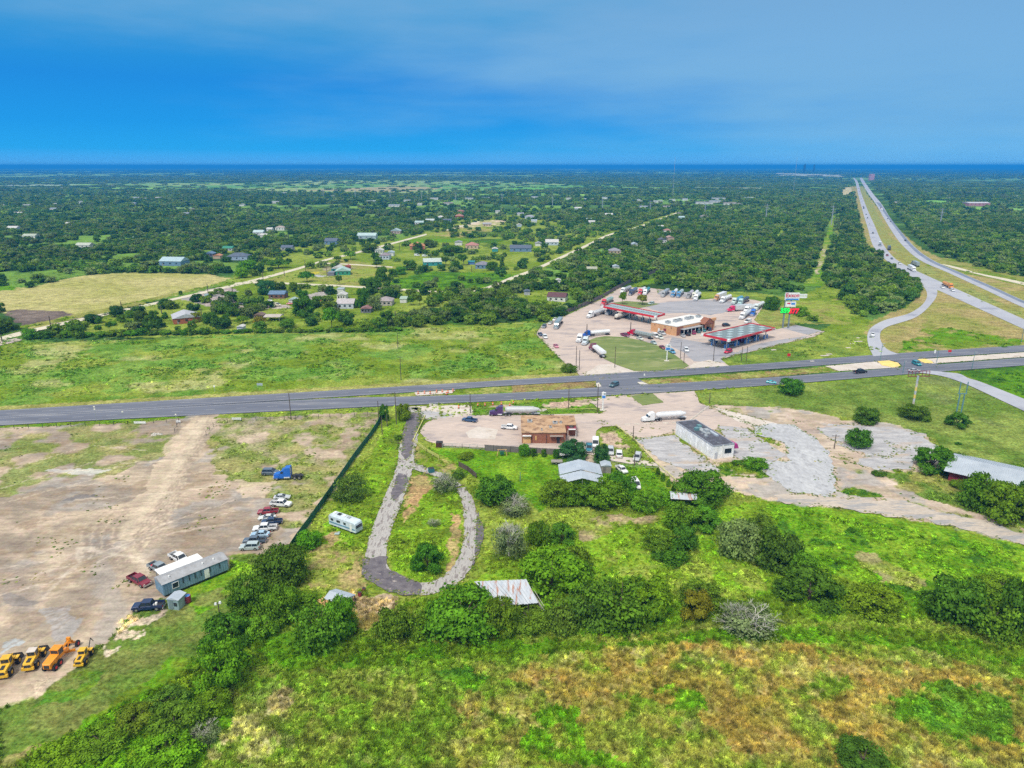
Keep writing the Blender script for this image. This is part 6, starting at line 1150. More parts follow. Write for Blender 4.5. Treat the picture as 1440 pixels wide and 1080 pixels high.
# ---------------------------------------------------------------- vehicles, built along +X, standing on z=0
VC = {}
def ring(x, w, zb, zt, sh=.82, tw=.9):
    m = zb + (zt - zb) * sh
    return [(x, -w * .96, zb), (x, -w, m), (x, -w * tw, zt), (x, w * tw, zt), (x, w, m), (x, w * .96, zb)]
def wheel(r, wd):
    m = MB(); m.tube((0, -wd / 2, 0), (0, wd / 2, 0), r, r, 14, 0); k = MB(); k.tube((0, -wd / 2 - .012, 0), (0, wd / 2 + .012, 0), r * .55, r * .55, 10, 0)
    return m.mesh('tyre', M['tyre']), k.mesh('rim', M['rim'])
def car_parts(kind):
    P = []; b = MB(); g = MB()
    if kind == 'sedan':
        w = .90; prof = [(-2.38, .42, .78), (-2.25, .30, .96), (-1.5, .25, 1.0), (.85, .25, .98), (1.7, .27, .88), (2.25, .32, .74), (2.40, .42, .62)]; gb = (-1.75, .98, -.82, .82); gt = (-1.0, .15, -.62, .62); z0, z1 = .97, 1.42; wr = .33; wx = (1.42, -1.42); L_ = 4.8
    elif kind == 'suv':
        w = .97; prof = [(-2.35, .45, 1.05), (-2.28, .33, 1.15), (-1.5, .3, 1.15), (1.0, .3, 1.12), (1.9, .32, 1.02), (2.3, .4, .9), (2.4, .5, .75)]; gb = (-2.2, 1.15, -.9, .9); gt = (-1.9, .45, -.74, .74); z0, z1 = 1.12, 1.74; wr = .38; wx = (1.48, -1.45); L_ = 4.8
    elif kind == 'van':
        w = 1.0; prof = [(-2.7, .45, 1.25), (-2.6, .35, 1.3), (1.3, .35, 1.3), (2.2, .38, 1.1), (2.6, .45, .85)]; gb = (-2.6, 1.75, -.96, .96); gt = (-2.5, .85, -.86, .86); z0, z1 = 1.28, 2.1; wr = .36; wx = (1.75, -1.7); L_ = 5.3
    else:
        w = 1.0; prof = [(-1.0, .45, 1.15), (-.8, .38, 1.18), (1.3, .38, 1.18), (2.5, .42, 1.12), (2.85, .5, 1.0), (2.95, .55, .8)]; gb = (-1.0, 1.5, -.92, .92); gt = (-.72, .9, -.76, .76); z0, z1 = 1.16, 1.82; wr = .42; wx = (1.95, -1.85); L_ = 5.9
    b.loft([ring(x, w * (.9 if i in (0, len(prof) - 1) else 1), zb, zt) for i, (x, zb, zt) in enumerate(prof)])
    g.fr(gb, z0, gt, z1)
    b.box(((gt[0] + gt[1]) / 2, 0, z1 + .02), (gt[1] - gt[0] + .1, gt[3] - gt[2] + .08, .07))
    for fx in (0, 1):                                       # pillars
        for fy in (2, 3): b.tube((gb[fx], gb[fy], z0), (gt[fx], gt[fy], z1 + .02), .06, .05, 4)
    xm = (gb[0] + gb[1]) / 2 - .1; xt = (gt[0] + gt[1]) / 2
    for fy in (2, 3): b.tube((xm, gb[fy] * 1.01, z0), (xt, gt[fy] * 1.01, z1), .05, .05, 4)
    if kind == 'van':
        for fy in (2, 3): b.box(((gb[0] - .2) / 2 + .1, gb[fy] * .985, 1.7), (abs(gb[0]) + .1, .09, .62))
    if kind == 'pickup':
        b.box((-1.98, -.93, .95), (1.98, .1, .58)); b.box((-1.98, .93, .95), (1.98, .1, .58)); b.box((-2.93, 0, .92), (.09, 1.9, .56)); b.box((-1.98, 0, .62), (1.96, 1.8, .12)); b.box((-1.05, 0, .95), (.08, 1.8, .5))
        q = MB(); q.box((-1.98, 0, .70), (1.86, 1.72, .05)); P.append(('bed_liner', q.mesh('bed_liner', M['dark']), None))
        q = MB(); q.box((-3.02, 0, .52), (.16, 1.9, .2)); q.box((2.98, 0, .55), (.14, 1.86, .26)); P.append(('bumper', q.mesh('bumper', M['chrome']), None))
    P.insert(0, ('body', b.mesh('body', M['paint']), 'c')); P.insert(1, ('windows', g.mesh('windows', M['glass']), None))
    ty, ri = wheel(wr, .24)
    for x in wx:
        for y in (-w + .1, w - .1): P.append(('wheel', ty, None, (x, y, wr), [('rim', ri)]))
    fx = prof[-1][0] - .03; rx = -L_ / 2 + .02 if kind != 'pickup' else -2.98
    for y in (-w * .72, w * .72):
        q = MB(); q.box((fx - .08, y, .74 if kind == 'sedan' else .88), (.2, .36, .16)); P.append(('headlight', q.mesh('headlight', M['lamp']), None))
        q = MB(); q.box((rx, y * 1.1, .86), (.12, .22, .26)); P.append(('taillight', q.mesh('taillight', M['tail']), None))
    for y in (-1, 1): q = MB(); q.box((gb[1] - .25, y * (w + .1), z0 + .08), (.16, .2, .14)); P.append(('mirror', q.mesh('mirror', M['dark']), None))
    return P, L_
def tractor_parts(style='sleeper', dx=0.0):
    P = []; b = MB()
    b.loft([[(x, -w_, zb), (x, -w_, zt), (x, w_, zt), (x, w_, zb)] for x, w_, zb, zt in ((dx + 3.95, .72, .55, 1.25), (dx + 3.8, .85, .5, 1.62), (dx + 2.1, 1.05, .55, 2.0), (dx + 2.0, 1.15, .6, 2.1), (dx + .9, 1.2, .6, 2.15))])
    b.loft([[(x, -1.2, zb), (x, -1.15, zt), (x, 1.15, zt), (x, 1.2, zb)] for x, zb, zt in ((dx + 2.0, .8, 2.1), (dx + 1.5, .7, 2.9), (dx + .9, .7, 3.05))])
    if style == 'sleeper': b.loft([[(x, -1.2, zb), (x, -1.12, zt), (x, 1.12, zt), (x, 1.2, zb)] for x, zb, zt in ((dx + 1.2, .7, 2.95), (dx + .5, .7, 3.6), (dx - .9, .7, 3.75), (dx - .95, .7, 3.7))])
    for y in (-1.1, 1.1): b.box((dx + 3.0, y, .95), (1.25, .42, .5), top=(.8, .9))
    P.append(('cab', b.mesh('cab', M['paint']), 'c'))
    g = MB(); g.add([(dx + 2.03, -1.0, 2.12), (dx + 2.03, 1.0, 2.12), (dx + 1.55, .98, 2.82), (dx + 1.55, -.98, 2.82)], [(0, 1, 2, 3)])
    for y in (-1, 1): g.box((dx + 1.4, y * 1.19, 2.35), (.75, .04, .6))
    P.append(('window', g.mesh('window', M['glass']), None))
    c = MB(); c.box((dx - 1.2, 0, .85), (6.4, .9, .3)); c.box((dx - 2.6, 0, 1.08), (1.3, 1.1, .14)); P.append(('chassis', c.mesh('chassis', M['dark']), None))
    t = MB(); [t.tube((dx + .9, y, .75), (dx - .7, y, .75), .34, .34, 10) for y in (-.95, .95)]; P.append(('fuel_tank', t.mesh('fuel_tank', M['chrome']), None))
    e = MB(); [e.tube((dx - 1.05, y, .9), (dx - 1.05, y, 3.7), .08, .08, 6) for y in (-.95, .95)]; P.append(('exhaust', e.mesh('exhaust', M['chrome']), None))
    gr = MB(); gr.box((dx + 3.97, 0, 1.1), (.06, 1.1, .7)); P.append(('grille', gr.mesh('grille', M['chrome']), None)); bp = MB(); bp.box((dx + 4.02, 0, .5), (.2, 2.2, .34)); P.append(('bumper', bp.mesh('bumper', M['chrome']), None))
    ty, ri = wheel(.52, .32); ty2, ri2 = wheel(.52, .6)
    for y in (-1.02, 1.02):
        P.append(('wheel', ty, None, (dx + 3.0, y, .52), [('rim', ri)]))
        for x in (-2.1, -3.4): P.append(('wheel', ty2, None, (dx + x, y * .92, .52), [('rim', ri2)]))
        q = MB(); q.box((dx + 3.85, y * .82, 1.15), (.14, .3, .22)); P.append(('headlight', q.mesh('headlight', M['lamp']), None))
    return P, 8.2
def trailer_sub(kind, col=None, x0=-1.6, L_=12.5):
    x1 = x0 - L_; b = MB(); sub = []
    if kind == 'tanker':
        rr = 1.12; z = 2.15; rings = []
        for x, k in ((x0, .55), (x0 - .25, .93), (x0 - .5, 1), (x1 + .5, 1), (x1 + .25, .93), (x1, .55)): rings.append([(x, math.cos(t) * rr * k, z + math.sin(t) * rr * k) for t in [2 * math.pi * i / 16 for i in range(16)]])
        b.loft(rings); b.box(((x0 + x1) / 2, 0, z + rr + .06), (L_ * .6, .6, .14)); b.box(((x0 + x1) / 2, 0, .95), (L_ * .9, .8, .2))
        for k in range(5): x = x0 - 1 - k * (L_ - 2) / 4; b.tube((x - .05, 0, z), (x + .05, 0, z), rr + .04, rr + .04, 16)
    elif kind == 'pneumatic':
        rr = 1.15; z = 2.35; rings = []
        for x, k in ((x0, .5), (x0 - .8, 1), (x1 + 2.2, 1), (x1 + .3, .55), (x1, .4)): rings.append([(x, math.cos(t) * rr * k, z + .15 * (1 - k) + math.sin(t) * rr * k) for t in [2 * math.pi * i / 16 for i in range(16)]])
        b.loft(rings)
        for k in range(3): x = x0 - 2.6 - k * 2.9; b.fr((x - .25, x + .25, -.2, .2), .75, (x - 1.4, x + 1.4, -.95, .95), 1.9)
        b.box(((x0 + x1) / 2, 0, z + rr + .05), (L_ * .7, .5, .12)); b.tube((x0, -.9, .7), (x1, -.9, .7), .08, .08, 5); b.box((x1 + 1.4, 0, 1.0), (3.4, 1.0, .2)); b.box((x0 - .4, 0, 1.15), (3, 1.0, .2))
    elif kind == 'hopper':
        b.fr((x1 + 2, x0 - 2, -.6, .6), 1.1, (x1, x0, -1.25, 1.25), 2.2); b.box(((x0 + x1) / 2, 0, 2.75), (L_, 2.5, 1.1), top=(.98, .8)); b.box(((x0 + x1) / 2, 0, 1.0), (L_, .9, .25))
        for k in range(8): b.box((x0 - .6 - k * (L_ - 1.2) / 7, 0, 2.7), (.14, 2.58, 1.1))
    elif kind == 'box':
        b.box(((x0 + x1) / 2, 0, 2.55), (L_, 2.55, 2.8)); b.box(((x0 + x1) / 2, 0, 1.05), (L_ * .96, 1.2, .2))
    elif kind == 'flat':
        b.box(((x0 + x1) / 2, 0, 1.25), (L_, 2.5, .2)); b.box(((x0 + x1) / 2, 0, 1.0), (L_ * .96, 1.0, .3))
    me = b.mesh('trailer', M['paint']); ty2, ri2 = wheel(.52, .6)
    for y in (-.94, .94):
        for x in (x1 + .9, x1 + 2.2): sub.append(('wheel', ty2, (x, y, .52)))
    return me, sub
def get(kind):
    if kind in VC: return VC[kind]
    if kind in ('sedan', 'suv', 'pickup', 'van'): P, L_ = car_parts(kind)
    elif kind == 'tractor': P, L_ = tractor_parts()
    else:
        tk = kind.split('_')[1]; P, _ = tractor_parts(dx=5.2); L_ = 18.5
        me, sub = trailer_sub(tk, x0=3.4); P.append(('trailer', me, 't', (0, 0, 0), sub))
    VC[kind] = (P, L_); return VC[kind]
def lite(kind, tcol):
    """one small mesh for vehicles too far off to show their parts"""
    key = kind + '_lite' 
    if key in VC: return VC[key]
    P, L_ = get(kind); verts = []; faces = []; mi = []; mats = [M['paint'], M['glass'], M['tyre'], M['white'], M['dark']]
    for p in P:
        if p[0] in ('headlight', 'taillight', 'mirror', 'rim'): continue
        me = p[1]; off = p[3] if len(p) > 3 else (0, 0, 0); b = len(verts); verts += [(v.co.x + off[0], v.co.y + off[1], v.co.z + off[2]) for v in me.vertices]
        k = {'body': 0, 'cab': 0, 'windows': 1, 'window': 1, 'wheel': 2, 'trailer': 3}.get(p[0], 4)
        for f in me.polygons: faces.append([b + i for i in f.vertices]); mi.append(k)
    me = bpy.data.meshes.new('vehicle'); me.from_pydata(verts, [], faces); [me.materials.append(m) for m in mats]; me.polygons.foreach_set('material_index', mi); me.update(); VC[key] = me; return me
NAMES = {'sedan': ('car', 'car'), 'suv': ('suv', 'car'), 'pickup': ('pickup_truck', 'pickup'), 'van': ('van', 'van'), 'tractor': ('semi_tractor', 'truck')}
def V(kind, x0, y0, x1, y1, col, label, group=None, tcol=(.72, .73, .75), z=0.0, ls=None):
    """rear (x0,y0) and front (x1,y1) on the ground in the picture"""
    a = G(x0, y0); b = G(x1, y1); d = b - a; c = (a + b) / 2; c.z = z; P, L_ = get(kind); k = min(1.06, max(.86, d.length / L_)) if ls is None else ls
    nm, cat = NAMES.get(kind, ('semi_truck', 'truck')); rz = math.atan2(d.y, d.x)
    if L_ * S((y0 + y1) / 2) < 9.5:
        o = link(nm, lite(kind, tcol), None, c, rz, (k, k, k), col); return tag(o, label, cat, group)
    r = link(nm, None, None, c, rz, (k, k, k)); tag(r, label, cat, group)
    for p in P:
        o = link(p[0], p[1], r, p[3] if len(p) > 3 else None, color=col if p[2] == 'c' else (tcol if p[2] == 't' else None))
        if len(p) > 4:
            for s_ in p[4]:
                if p[0] == 'wheel': link(s_[0], s_[1], o)
                else: link(s_[0], s_[1], o, s_[2])
    return r
W_, SIL, BK, DB, MR, LB, SL, RD, TL, PK = (.78, .79, .80), (.48, .51, .54), (.02, .025, .03), (.02, .05, .12), (.22, .02, .04), (.36, .52, .66), (.10, .14, .19), (.58, .03, .05), (.03, .30, .34), (.62, .20, .28)
GY = 'vehicles parked in the dirt yard'
bp_ = V('pickup', 231, 854.5, 187, 857.5, (.012, .03, .09), 'black-blue crew cab pickup with white sacks in its bed', GY)
q = MB(); [q.box((-1.5 + i * .45, (-.3, .25, 0)[i], .95), (.5, .7, .4), rz=.3 * i, top=(.8, .8)) for i in range(3)]; o = q.build('white_sacks', M['white'], None, loc=bp_.location, rz=bp_.rotation_euler.z); tag(o, 'white sacks lying in the bed of the black-blue pickup', 'sacks')
V('pickup', 184, 814, 209, 826, MR, 'maroon pickup with a dark bed left of the grey pickup', GY)
gp_ = V('pickup', 212, 797, 237, 808.5, (.25, .30, .33), 'grey pickup with a red box in its bed beside the mobile office', GY)
q = MB(); q.box((-1.6, 0, 1.0), (.7, 1.6, .5)); o = q.build('toolbox', M['red'], None, loc=gp_.location, rz=gp_.rotation_euler.z); tag(o, 'red box lying in the bed of the grey pickup', 'box')
V('pickup', 242, 783, 263, 794, W_, 'white pickup behind the porch roof of the mobile office', GY)
V('tractor', 425.5, 672, 385, 673.5, (.015, .14, .55), 'bright blue semi tractor without a trailer in the yard', GY)
V('suv', 369, 667, 393, 667, SL, 'dark suv half hidden behind the bright blue semi tractor', GY)
V('sedan', 385, 702, 408.5, 701, SIL, 'silver sedan at the top of the row of parked cars', GY)
V('pickup', 381, 710.5, 409.5, 712, W_, 'white pickup facing right, second from the top of the parked row', GY)
V('pickup', 391.5, 721, 362.5, 723, (.30, .03, .05), 'dark red pickup in the parked row', GY)
V('sedan', 388.5, 730, 363.5, 731, (.62, .64, .62), 'white sedan between the dark red and the navy pickup', GY)
V('pickup', 397, 735.5, 368, 737, DB, 'navy blue pickup below the white sedan in the row', GY)
V('pickup', 389.5, 744.5, 356, 747, W_, 'white crew cab pickup in the middle of the parked row', GY)
V('sedan', 379.5, 754, 352.5, 754.5, LB, 'pale blue sedan below the white crew cab pickup', GY)
V('pickup', 374.5, 762.5, 342.5, 763.5, SL, 'slate grey pickup, second from the bottom of the parked row', GY)
V('suv', 366, 771.5, 337.5, 772.5, (.42, .50, .52), 'silver suv at the bottom of the parked row', GY)
# highway and junction
GHW = 'vehicles on the highway'
V('suv', 869, 541, 858, 545.5, (.06, .14, .18), 'dark teal suv turning at the median crossing'); V('pickup', 1201, 525.5, 1217.5, 524, BK, 'black pickup driving right towards the yellow median nose'); V('suv', 1283.5, 511, 1294, 515.5, TL, 'teal suv in the second median crossing')
V('sedan', 1278, 523.5, 1292, 522.5, SIL, 'silver car behind the rusty sign frame'); V('sedan', 1080, 538.5, 1089, 539.5, (.04, .45, .5), 'bright turquoise car on the highway beside the round dark bush'); V('sedan', 1227, 469, 1227.3, 475, W_, 'white car driving down the frontage ramp')
for a in [('semi_box', 1236, 341, 1238.5, 350, SL, 'dark semi with white trailer on the highway bend', W_), ('semi_box', 1252, 355, 1248, 347, BK, 'dark truck standing on the grass shoulder at the bend', (.1, .11, .12)), ('suv', 1246, 358.5, 1249, 361.5, MR, 'dark red car following the dark semi', W_), ('sedan', 1252, 363, 1256, 366, SL, 'grey car behind the dark red car on the highway', W_), ('suv', 1262, 370, 1268, 373.2, W_, 'white car on the highway between the two bends', W_), ('semi_box', 1277, 378, 1287, 383, W_, 'white semi nearest the ramp split', W_), ('semi_box', 1292, 376, 1281, 371, SL, 'dark truck on the median side near the ramp split', (.3, .35, .36)), ('semi_tanker', 1326, 401, 1339, 407, (.7, .25, .03), 'orange truck on the highway just past the ramp split', (.7, .3, .05)), ('suv', 1335, 407.5, 1343, 411, W_, 'white car right below the orange truck', W_), ('sedan', 1322, 403.5, 1328, 406.5, W_, 'white car left of the orange truck', W_),
          ('suv', 1227, 326, 1228, 331, BK, 'black car high up on the highway', W_), ('van', 1222, 313, 1223.5, 319, W_, 'white van high up on the highway', W_), ('suv', 1219.5, 305, 1220.3, 309, BK, 'dark car above the white van', W_), ('suv', 1217.6, 300, 1218.5, 304.5, SL, 'second dark car above the white van', W_), ('sedan', 1249, 310, 1247.5, 306, SL, 'dark car on the far carriageway, upper of a pair', W_), ('sedan', 1253, 314, 1251.5, 310.5, DB, 'blue car on the far carriageway, lower of a pair', W_), ('suv', 1275, 341, 1271, 337, BK, 'dark car alone on the far carriageway bend', W_)]:
    V(*a[:7], GHW, a[7])
for k in range(22):
    t = random.uniform(0, 1); 
    if k < 11: x0 = np.interp(t, [0, .5, 1], [1204, 1208.5, 1214.5]); y0 = np.interp(t, [0, .5, 1], [256, 270, 294])
    else: x0 = np.interp(t, [0, .5, 1], [1213.5, 1222, 1243]); y0 = np.interp(t, [0, .5, 1], [256, 269, 300])
    V(random.choice(['suv', 'van', 'sedan', 'semi_box']), x0, y0 - .4, x0 + .3, y0 + .5, random.choice([W_, BK, SIL, RD]), 'tiny vehicle on the far end of the highway near the horizon', 'tiny vehicles at the far end of the highway', random.choice([W_, SL]), ls=1)
# truck stop
GT = 'vehicles on the truck stop'
for a in [('semi_hopper', 790, 451, 779.5, 466, (.12, .2, .24), 'grey semi with slatted trailer parked at the left edge of the truck stop', (.26, .32, .34)), ('suv', 768, 458, 762.5, 463.5, SL, 'dark suv left of the grey semi'), ('sedan', 777, 453.5, 771, 457.5, (.55, .58, .55), 'pale car left above the grey semi'), ('sedan', 783, 449, 777.5, 452.5, W_, 'white car furthest back beside the grey semi'), ('sedan', 757.5, 469.5, 762.5, 474, DB, 'dark blue car at the left corner of the truck stop'), ('suv', 763, 471.5, 770, 479.5, W_, 'white suv at the left corner of the truck stop'), ('sedan', 779, 485.5, 785, 491, PK, 'pink-red car alone on the west driveway'),
          ('semi_tanker', 852, 440, 824, 448.5, W_, 'white semi with tank trailer left of the diesel canopy', (.6, .62, .64)), ('semi_box', 866, 436, 853, 443.5, (.5, .54, .58), 'grey semi under the left end of the diesel canopy', (.2, .24, .28)), ('semi_tanker', 857.5, 470.5, 818, 474, (.01, .09, .42), 'bright blue semi with a white tank trailer', W_), ('tractor', 820, 476, 811, 484, W_, 'white semi tractor in front of the bright blue semi'), ('tractor', 828, 479.5, 819, 488, (.55, .62, .66), 'pale grey semi tractor at the corner of the lawn'), ('semi_hopper', 851, 505.5, 829, 489, (.20, .02, .06), 'dark red semi with a white hopper trailer beside the lawn', W_),
          ('semi_tanker', 862, 423, 845, 431, RD, 'red semi behind the left end of the diesel canopy', (.3, .45, .42)), ('semi_tanker', 865, 450, 892, 443, (.16, .02, .04), 'maroon semi with cream tank trailer under the diesel canopy', (.7, .66, .58)),
          ('semi_tanker', 888, 407, 872, 414, W_, 'white semi at the left end of the back row of trucks', (.4, .42, .44)), ('semi_tanker', 896, 409, 884, 417, DB, 'navy semi in the back row left of the red one', (.1, .14, .24)), ('semi_tanker', 908, 408, 897, 417, RD, 'red semi in the back row', W_), ('semi_tanker', 914, 408, 904, 417.5, W_, 'semi with a teal tank trailer right of the red one in the back row', (.04, .28, .3)), ('semi_hopper', 941, 410.5, 929, 420, (.3, .32, .34), 'grey hopper semi in the middle of the back row', (.3, .33, .36)), ('semi_tanker', 953, 410, 943, 420.5, (.03, .2, .42), 'left of the two blue semis in the back row', W_), ('semi_tanker', 961, 411, 951, 421, (.03, .2, .42), 'right of the two blue semis in the back row', (.5, .6, .6)), ('semi_tanker', 975, 412, 965.5, 422, (.2, .2, .22), 'dark semi left of the white pair in the back row', (.5, .45, .5)), ('semi_tanker', 982, 412.5, 973, 422, (.6, .6, .5), 'cream semi of the white pair in the back row', W_), ('semi_tanker', 986, 415, 975, 425.5, W_, 'white semi ending the back row', (.6, .62, .62)),
          ('suv', 921, 427, 910, 429, (.5, .62, .58), 'pale green car beside the right tree of the grass island'), ('pickup', 873, 471, 885, 475, (.22, .03, .1), 'purple-red pickup at the top of the lawn'), ('semi_hopper', 918, 477.5, 882, 470, (.58, .01, .06), 'crimson semi with grey hopper trailer above the lawn', (.30, .34, .32)), ('sedan', 895, 475.5, 905, 479.5, (.6, .62, .56), 'pale car parked against the crimson semi'), ('sedan', 914.5, 480.5, 924, 486.5, (.4, .5, .5), 'silver-green car on the lawn edge right of the crimson semi'), ('van', 918, 472, 926, 477, W_, 'white van at the rear of the crimson semi'), ('suv', 925, 474, 932, 478.5, (.62, .66, .6), 'white suv right of the white van'), ('pickup', 926, 468, 935, 472, SIL, 'silver pickup nearest the store side wall'),
          ('sedan', 928, 488, 935, 492.5, MR, 'maroon car on the lawn edge by the blue pylon sign'), ('suv', 941, 494, 948.5, 498.5, (.08, .3, .5), 'blue car behind the blue pylon sign'), ('suv', 962.5, 490.5, 967.5, 497.5, W_, 'white suv driving on the grey forecourt'), ('sedan', 962.5, 475, 957.5, 471.5, SIL, 'silver car first in front of the store'), ('suv', 969.5, 473.5, 964.5, 469.5, BK, 'black car in front of the store'), ('suv', 977, 471.5, 972, 467.5, (.35, .04, .14), 'magenta car in front of the store'), ('suv', 984, 469.5, 979, 465.5, (.05, .18, .2), 'dark teal suv in front of the store'), ('suv', 991, 467.5, 986, 464, TL, 'teal car right of the dark teal suv by the store'), ('suv', 999, 466, 994, 462.5, DB, 'dark blue suv last in front of the store'), ('suv', 1016, 459.5, 1026, 458, BK, 'black suv between the store and the broad canopy'),
          ('pickup', 1007.5, 482.5, 997.5, 479.5, (.06, .2, .34), 'blue pickup left of the broad canopy corner'), ('suv', 1027, 485.5, 1037.5, 484, (.6, .6, .66), 'white suv under the near corner of the broad canopy'), ('suv', 1039, 482, 1046.5, 479.5, (.2, .03, .14), 'purple car under the broad canopy'), ('sedan', 1048, 481.5, 1057.5, 479, SIL, 'silver car under the broad canopy'), ('pickup', 1058, 476, 1066, 473, (.05, .16, .28), 'blue pickup under the broad canopy'), ('suv', 1029.5, 494.5, 1018, 498.2, (.6, .01, .06), 'bright red car driving across the grey forecourt'),
          ('semi_box', 1020, 417.5, 1004, 424, (.55, .3, .14), 'semi with orange cab behind the white ones on the right', W_), ('semi_tanker', 1030, 419, 1010.5, 428, W_, 'white semi left in the right-hand truck group', W_), ('semi_tanker', 1046, 421, 1027, 430, (.55, .66, .62), 'pale green semi in the right-hand truck group', (.1, .35, .5)), ('semi_tanker', 1054, 422, 1036, 431, (.4, .6, .6), 'semi with black tank trailer in the right-hand truck group', (.05, .07, .1)), ('semi_box', 1057, 436, 1022, 438.5, (.66, .02, .12), 'bright red semi with a white trailer facing the store', (.62, .64, .64)), ('semi_tanker', 1064, 433.5, 1046, 441, W_, 'white semi right behind the bright red one', (.66, .68, .7)), ('semi_tanker', 1074, 429.5, 1060, 438, (.6, .66, .64), 'white semi furthest right at the dark tree', W_), ('tractor', 1062, 441, 1056, 446, (.01, .12, .5), 'small bright blue semi tractor beside the white ones'), ('semi_tanker', 1056, 441.5, 1040, 450.5, W_, 'white semi in front of the small blue tractor', (.6, .62, .64)), ('van', 1056, 452.5, 1047, 455.5, W_, 'white van behind the far edge of the broad canopy')]:
    V(*a[:7], GT, a[7] if len(a) > 7 else W_)
# south side
V('semi_pneumatic', 758.5, 584.5, 688, 584, (.07, .03, .13), 'purple semi with grey dry-bulk trailer behind the restaurant', None, (.52, .53, .53)); V('pickup', 670.5, 594, 650.5, 591.5, (.03, .09, .2), 'dark blue pickup on the restaurant lot'); V('pickup', 705, 602.5, 727.5, 604, W_, 'white pickup beside the restaurant wall'); V('semi_pneumatic', 964, 589, 902, 593, W_, 'white semi with white tank trailer on the sandy forecourt', None, (.70, .71, .73))
GC = 'cars parked behind the restaurant'
V('pickup', 828.5, 626, 828, 639, (.03, .18, .26), 'teal-blue pickup under the trees right of the restaurant', GC); V('van', 837.5, 620, 837, 633, W_, 'white van right of the restaurant', GC); V('suv', 858.5, 631, 858.8, 644, SIL, 'silver suv at the left end of the car row on the grass verge', GC); V('suv', 870.5, 647, 870.5, 635, W_, 'white suv in the middle of the car row on the verge', GC); V('suv', 899, 640, 893, 652, SIL, 'silver suv standing on its own at the right of the car row', GC); V('pickup', 868, 658, 880, 667, W_, 'white pickup parked behind the grey wooden shed', GC); V('van', 890, 679, 897, 690, W_, 'white van half hidden by the trees below the lawn', GC)
# village vehicles, a few pixels long
GVV = 'vehicles in the village yards'
for a in [('suv', 268, 422.5, 274, 422, SL, 'dark car on the purple-grey yard below the lane'), ('sedan', 276, 423.5, 282, 424, ORC, 'orange car on the purple-grey yard'), ('van', 288, 417.5, 298, 416.5, (.45, .66, .66), 'pale aqua van at the utility pole by the lane'), ('suv', 336, 428.5, 341, 428.5, DB, 'dark blue car in the junk yard'), ('suv', 352, 429, 359, 429, BK, 'black car in the junk yard'), ('sedan', 364, 431, 374, 431, (.7, .42, .04), 'yellow car in the junk yard'), ('van', 383, 430.5, 396, 430.5, (.7, .66, .5), 'cream van in the junk yard'), ('suv', 344, 424, 348, 423, SL, 'grey car behind the junk yard'), ('sedan', 449, 423, 456, 424, RD, 'red car among the farm clutter'), ('van', 460, 420, 467, 421, (.1, .4, .55), 'blue van among the farm clutter'), ('sedan', 441, 421, 446, 422, (.6, .3, .1), 'orange-brown car among the farm clutter'), ('sedan', 378, 423, 382, 424, W_, 'white car by the blue roofed farmhouse'), ('pickup', 690, 380, 697, 380, W_, 'white pickup beside the blue walled house'), ('sedan', 405, 428, 410, 428, RD, 'red car beside the small teal-roofed shed'), ('van', 581, 360, 592, 360, W_, 'white camper left in front of the teal shed'), ('van', 593, 361, 602, 361, (.66, .7, .66), 'white camper right in front of the teal shed')]:
    V(*a[:7], GVV)
# ---- trailers, camper
def camper():
    A = G(463, 739); B = G(502, 753); d = B - A; a = math.atan2(d.y, d.x); ln = d.length * .96; r = link('camper', None, None, A, a); tag(r, 'white and pale blue motorhome parked by the screen fence', 'motorhome')
    w = 2.5; b = MB(); b.loft([[(x, y0, .5), (x, y0, zt * .93), (x, y0 + .15, zt), (x, y0 + w - .15, zt), (x, y0 + w, zt * .93), (x, y0 + w, .5)] for x, y0, zt in ((0, 0, 2.9), (.25, 0, 3.2), (ln - .5, 0, 3.2), (ln - .1, 0, 2.9), (ln, 0, 2.4))]); b.build('body', M['matte'], r, color=(.62, .72, .80))
    q = MB(); q.box((ln / 2, -.02, 1.25), (ln * .96, .05, .35)); q.build('stripe', M['matte'], r, color=(.12, .28, .42))
    for x, z, w_ in ((1.2, 2.1, .9), (3.4, 2.1, 1.2), (5.6, 2.1, .8)): q = MB(); q.box((x, -.03, z), (w_, .06, .6)); q.build('window', M['glass'], r)
    q = MB(); q.box((ln + .0, w / 2, 2.0), (.14, 2.0, .8)); q.build('windscreen', M['glass'], r)
    q = MB(); q.box((ln - 1.6, -.03, 1.5), (.7, .06, 1.9)); q.build('door', M['white'], r)
    for x, sx, m in ((1.0, .8, 'white'), (2.6, 1.0, 'dark'), (4.3, .7, 'white'), (5.8, .9, 'galv')): q = MB(); q.box((x, w / 2 + .2, 3.32), (sx, .8, .25)); q.build('roof_vent', M[m], r)
    ty, ri = wheel(.42, .28)
    for x in (1.6, ln - 1.8):
        for y in (.15, w - .15): o = link('wheel', ty, r, (x, y, .42)); link('rim', ri, o)
    q = MB(); q.box((0, 0, .1), (1.2, .8, .2)); q.box((.4, .5, .22), (.6, .4, .2)); o = q.build('tarpaulin', M['pglass'], None, loc=G(474, 751)); tag(o, 'small pale blue tarpaulin on the grass in front of the motorhome', 'tarpaulin')
camper()
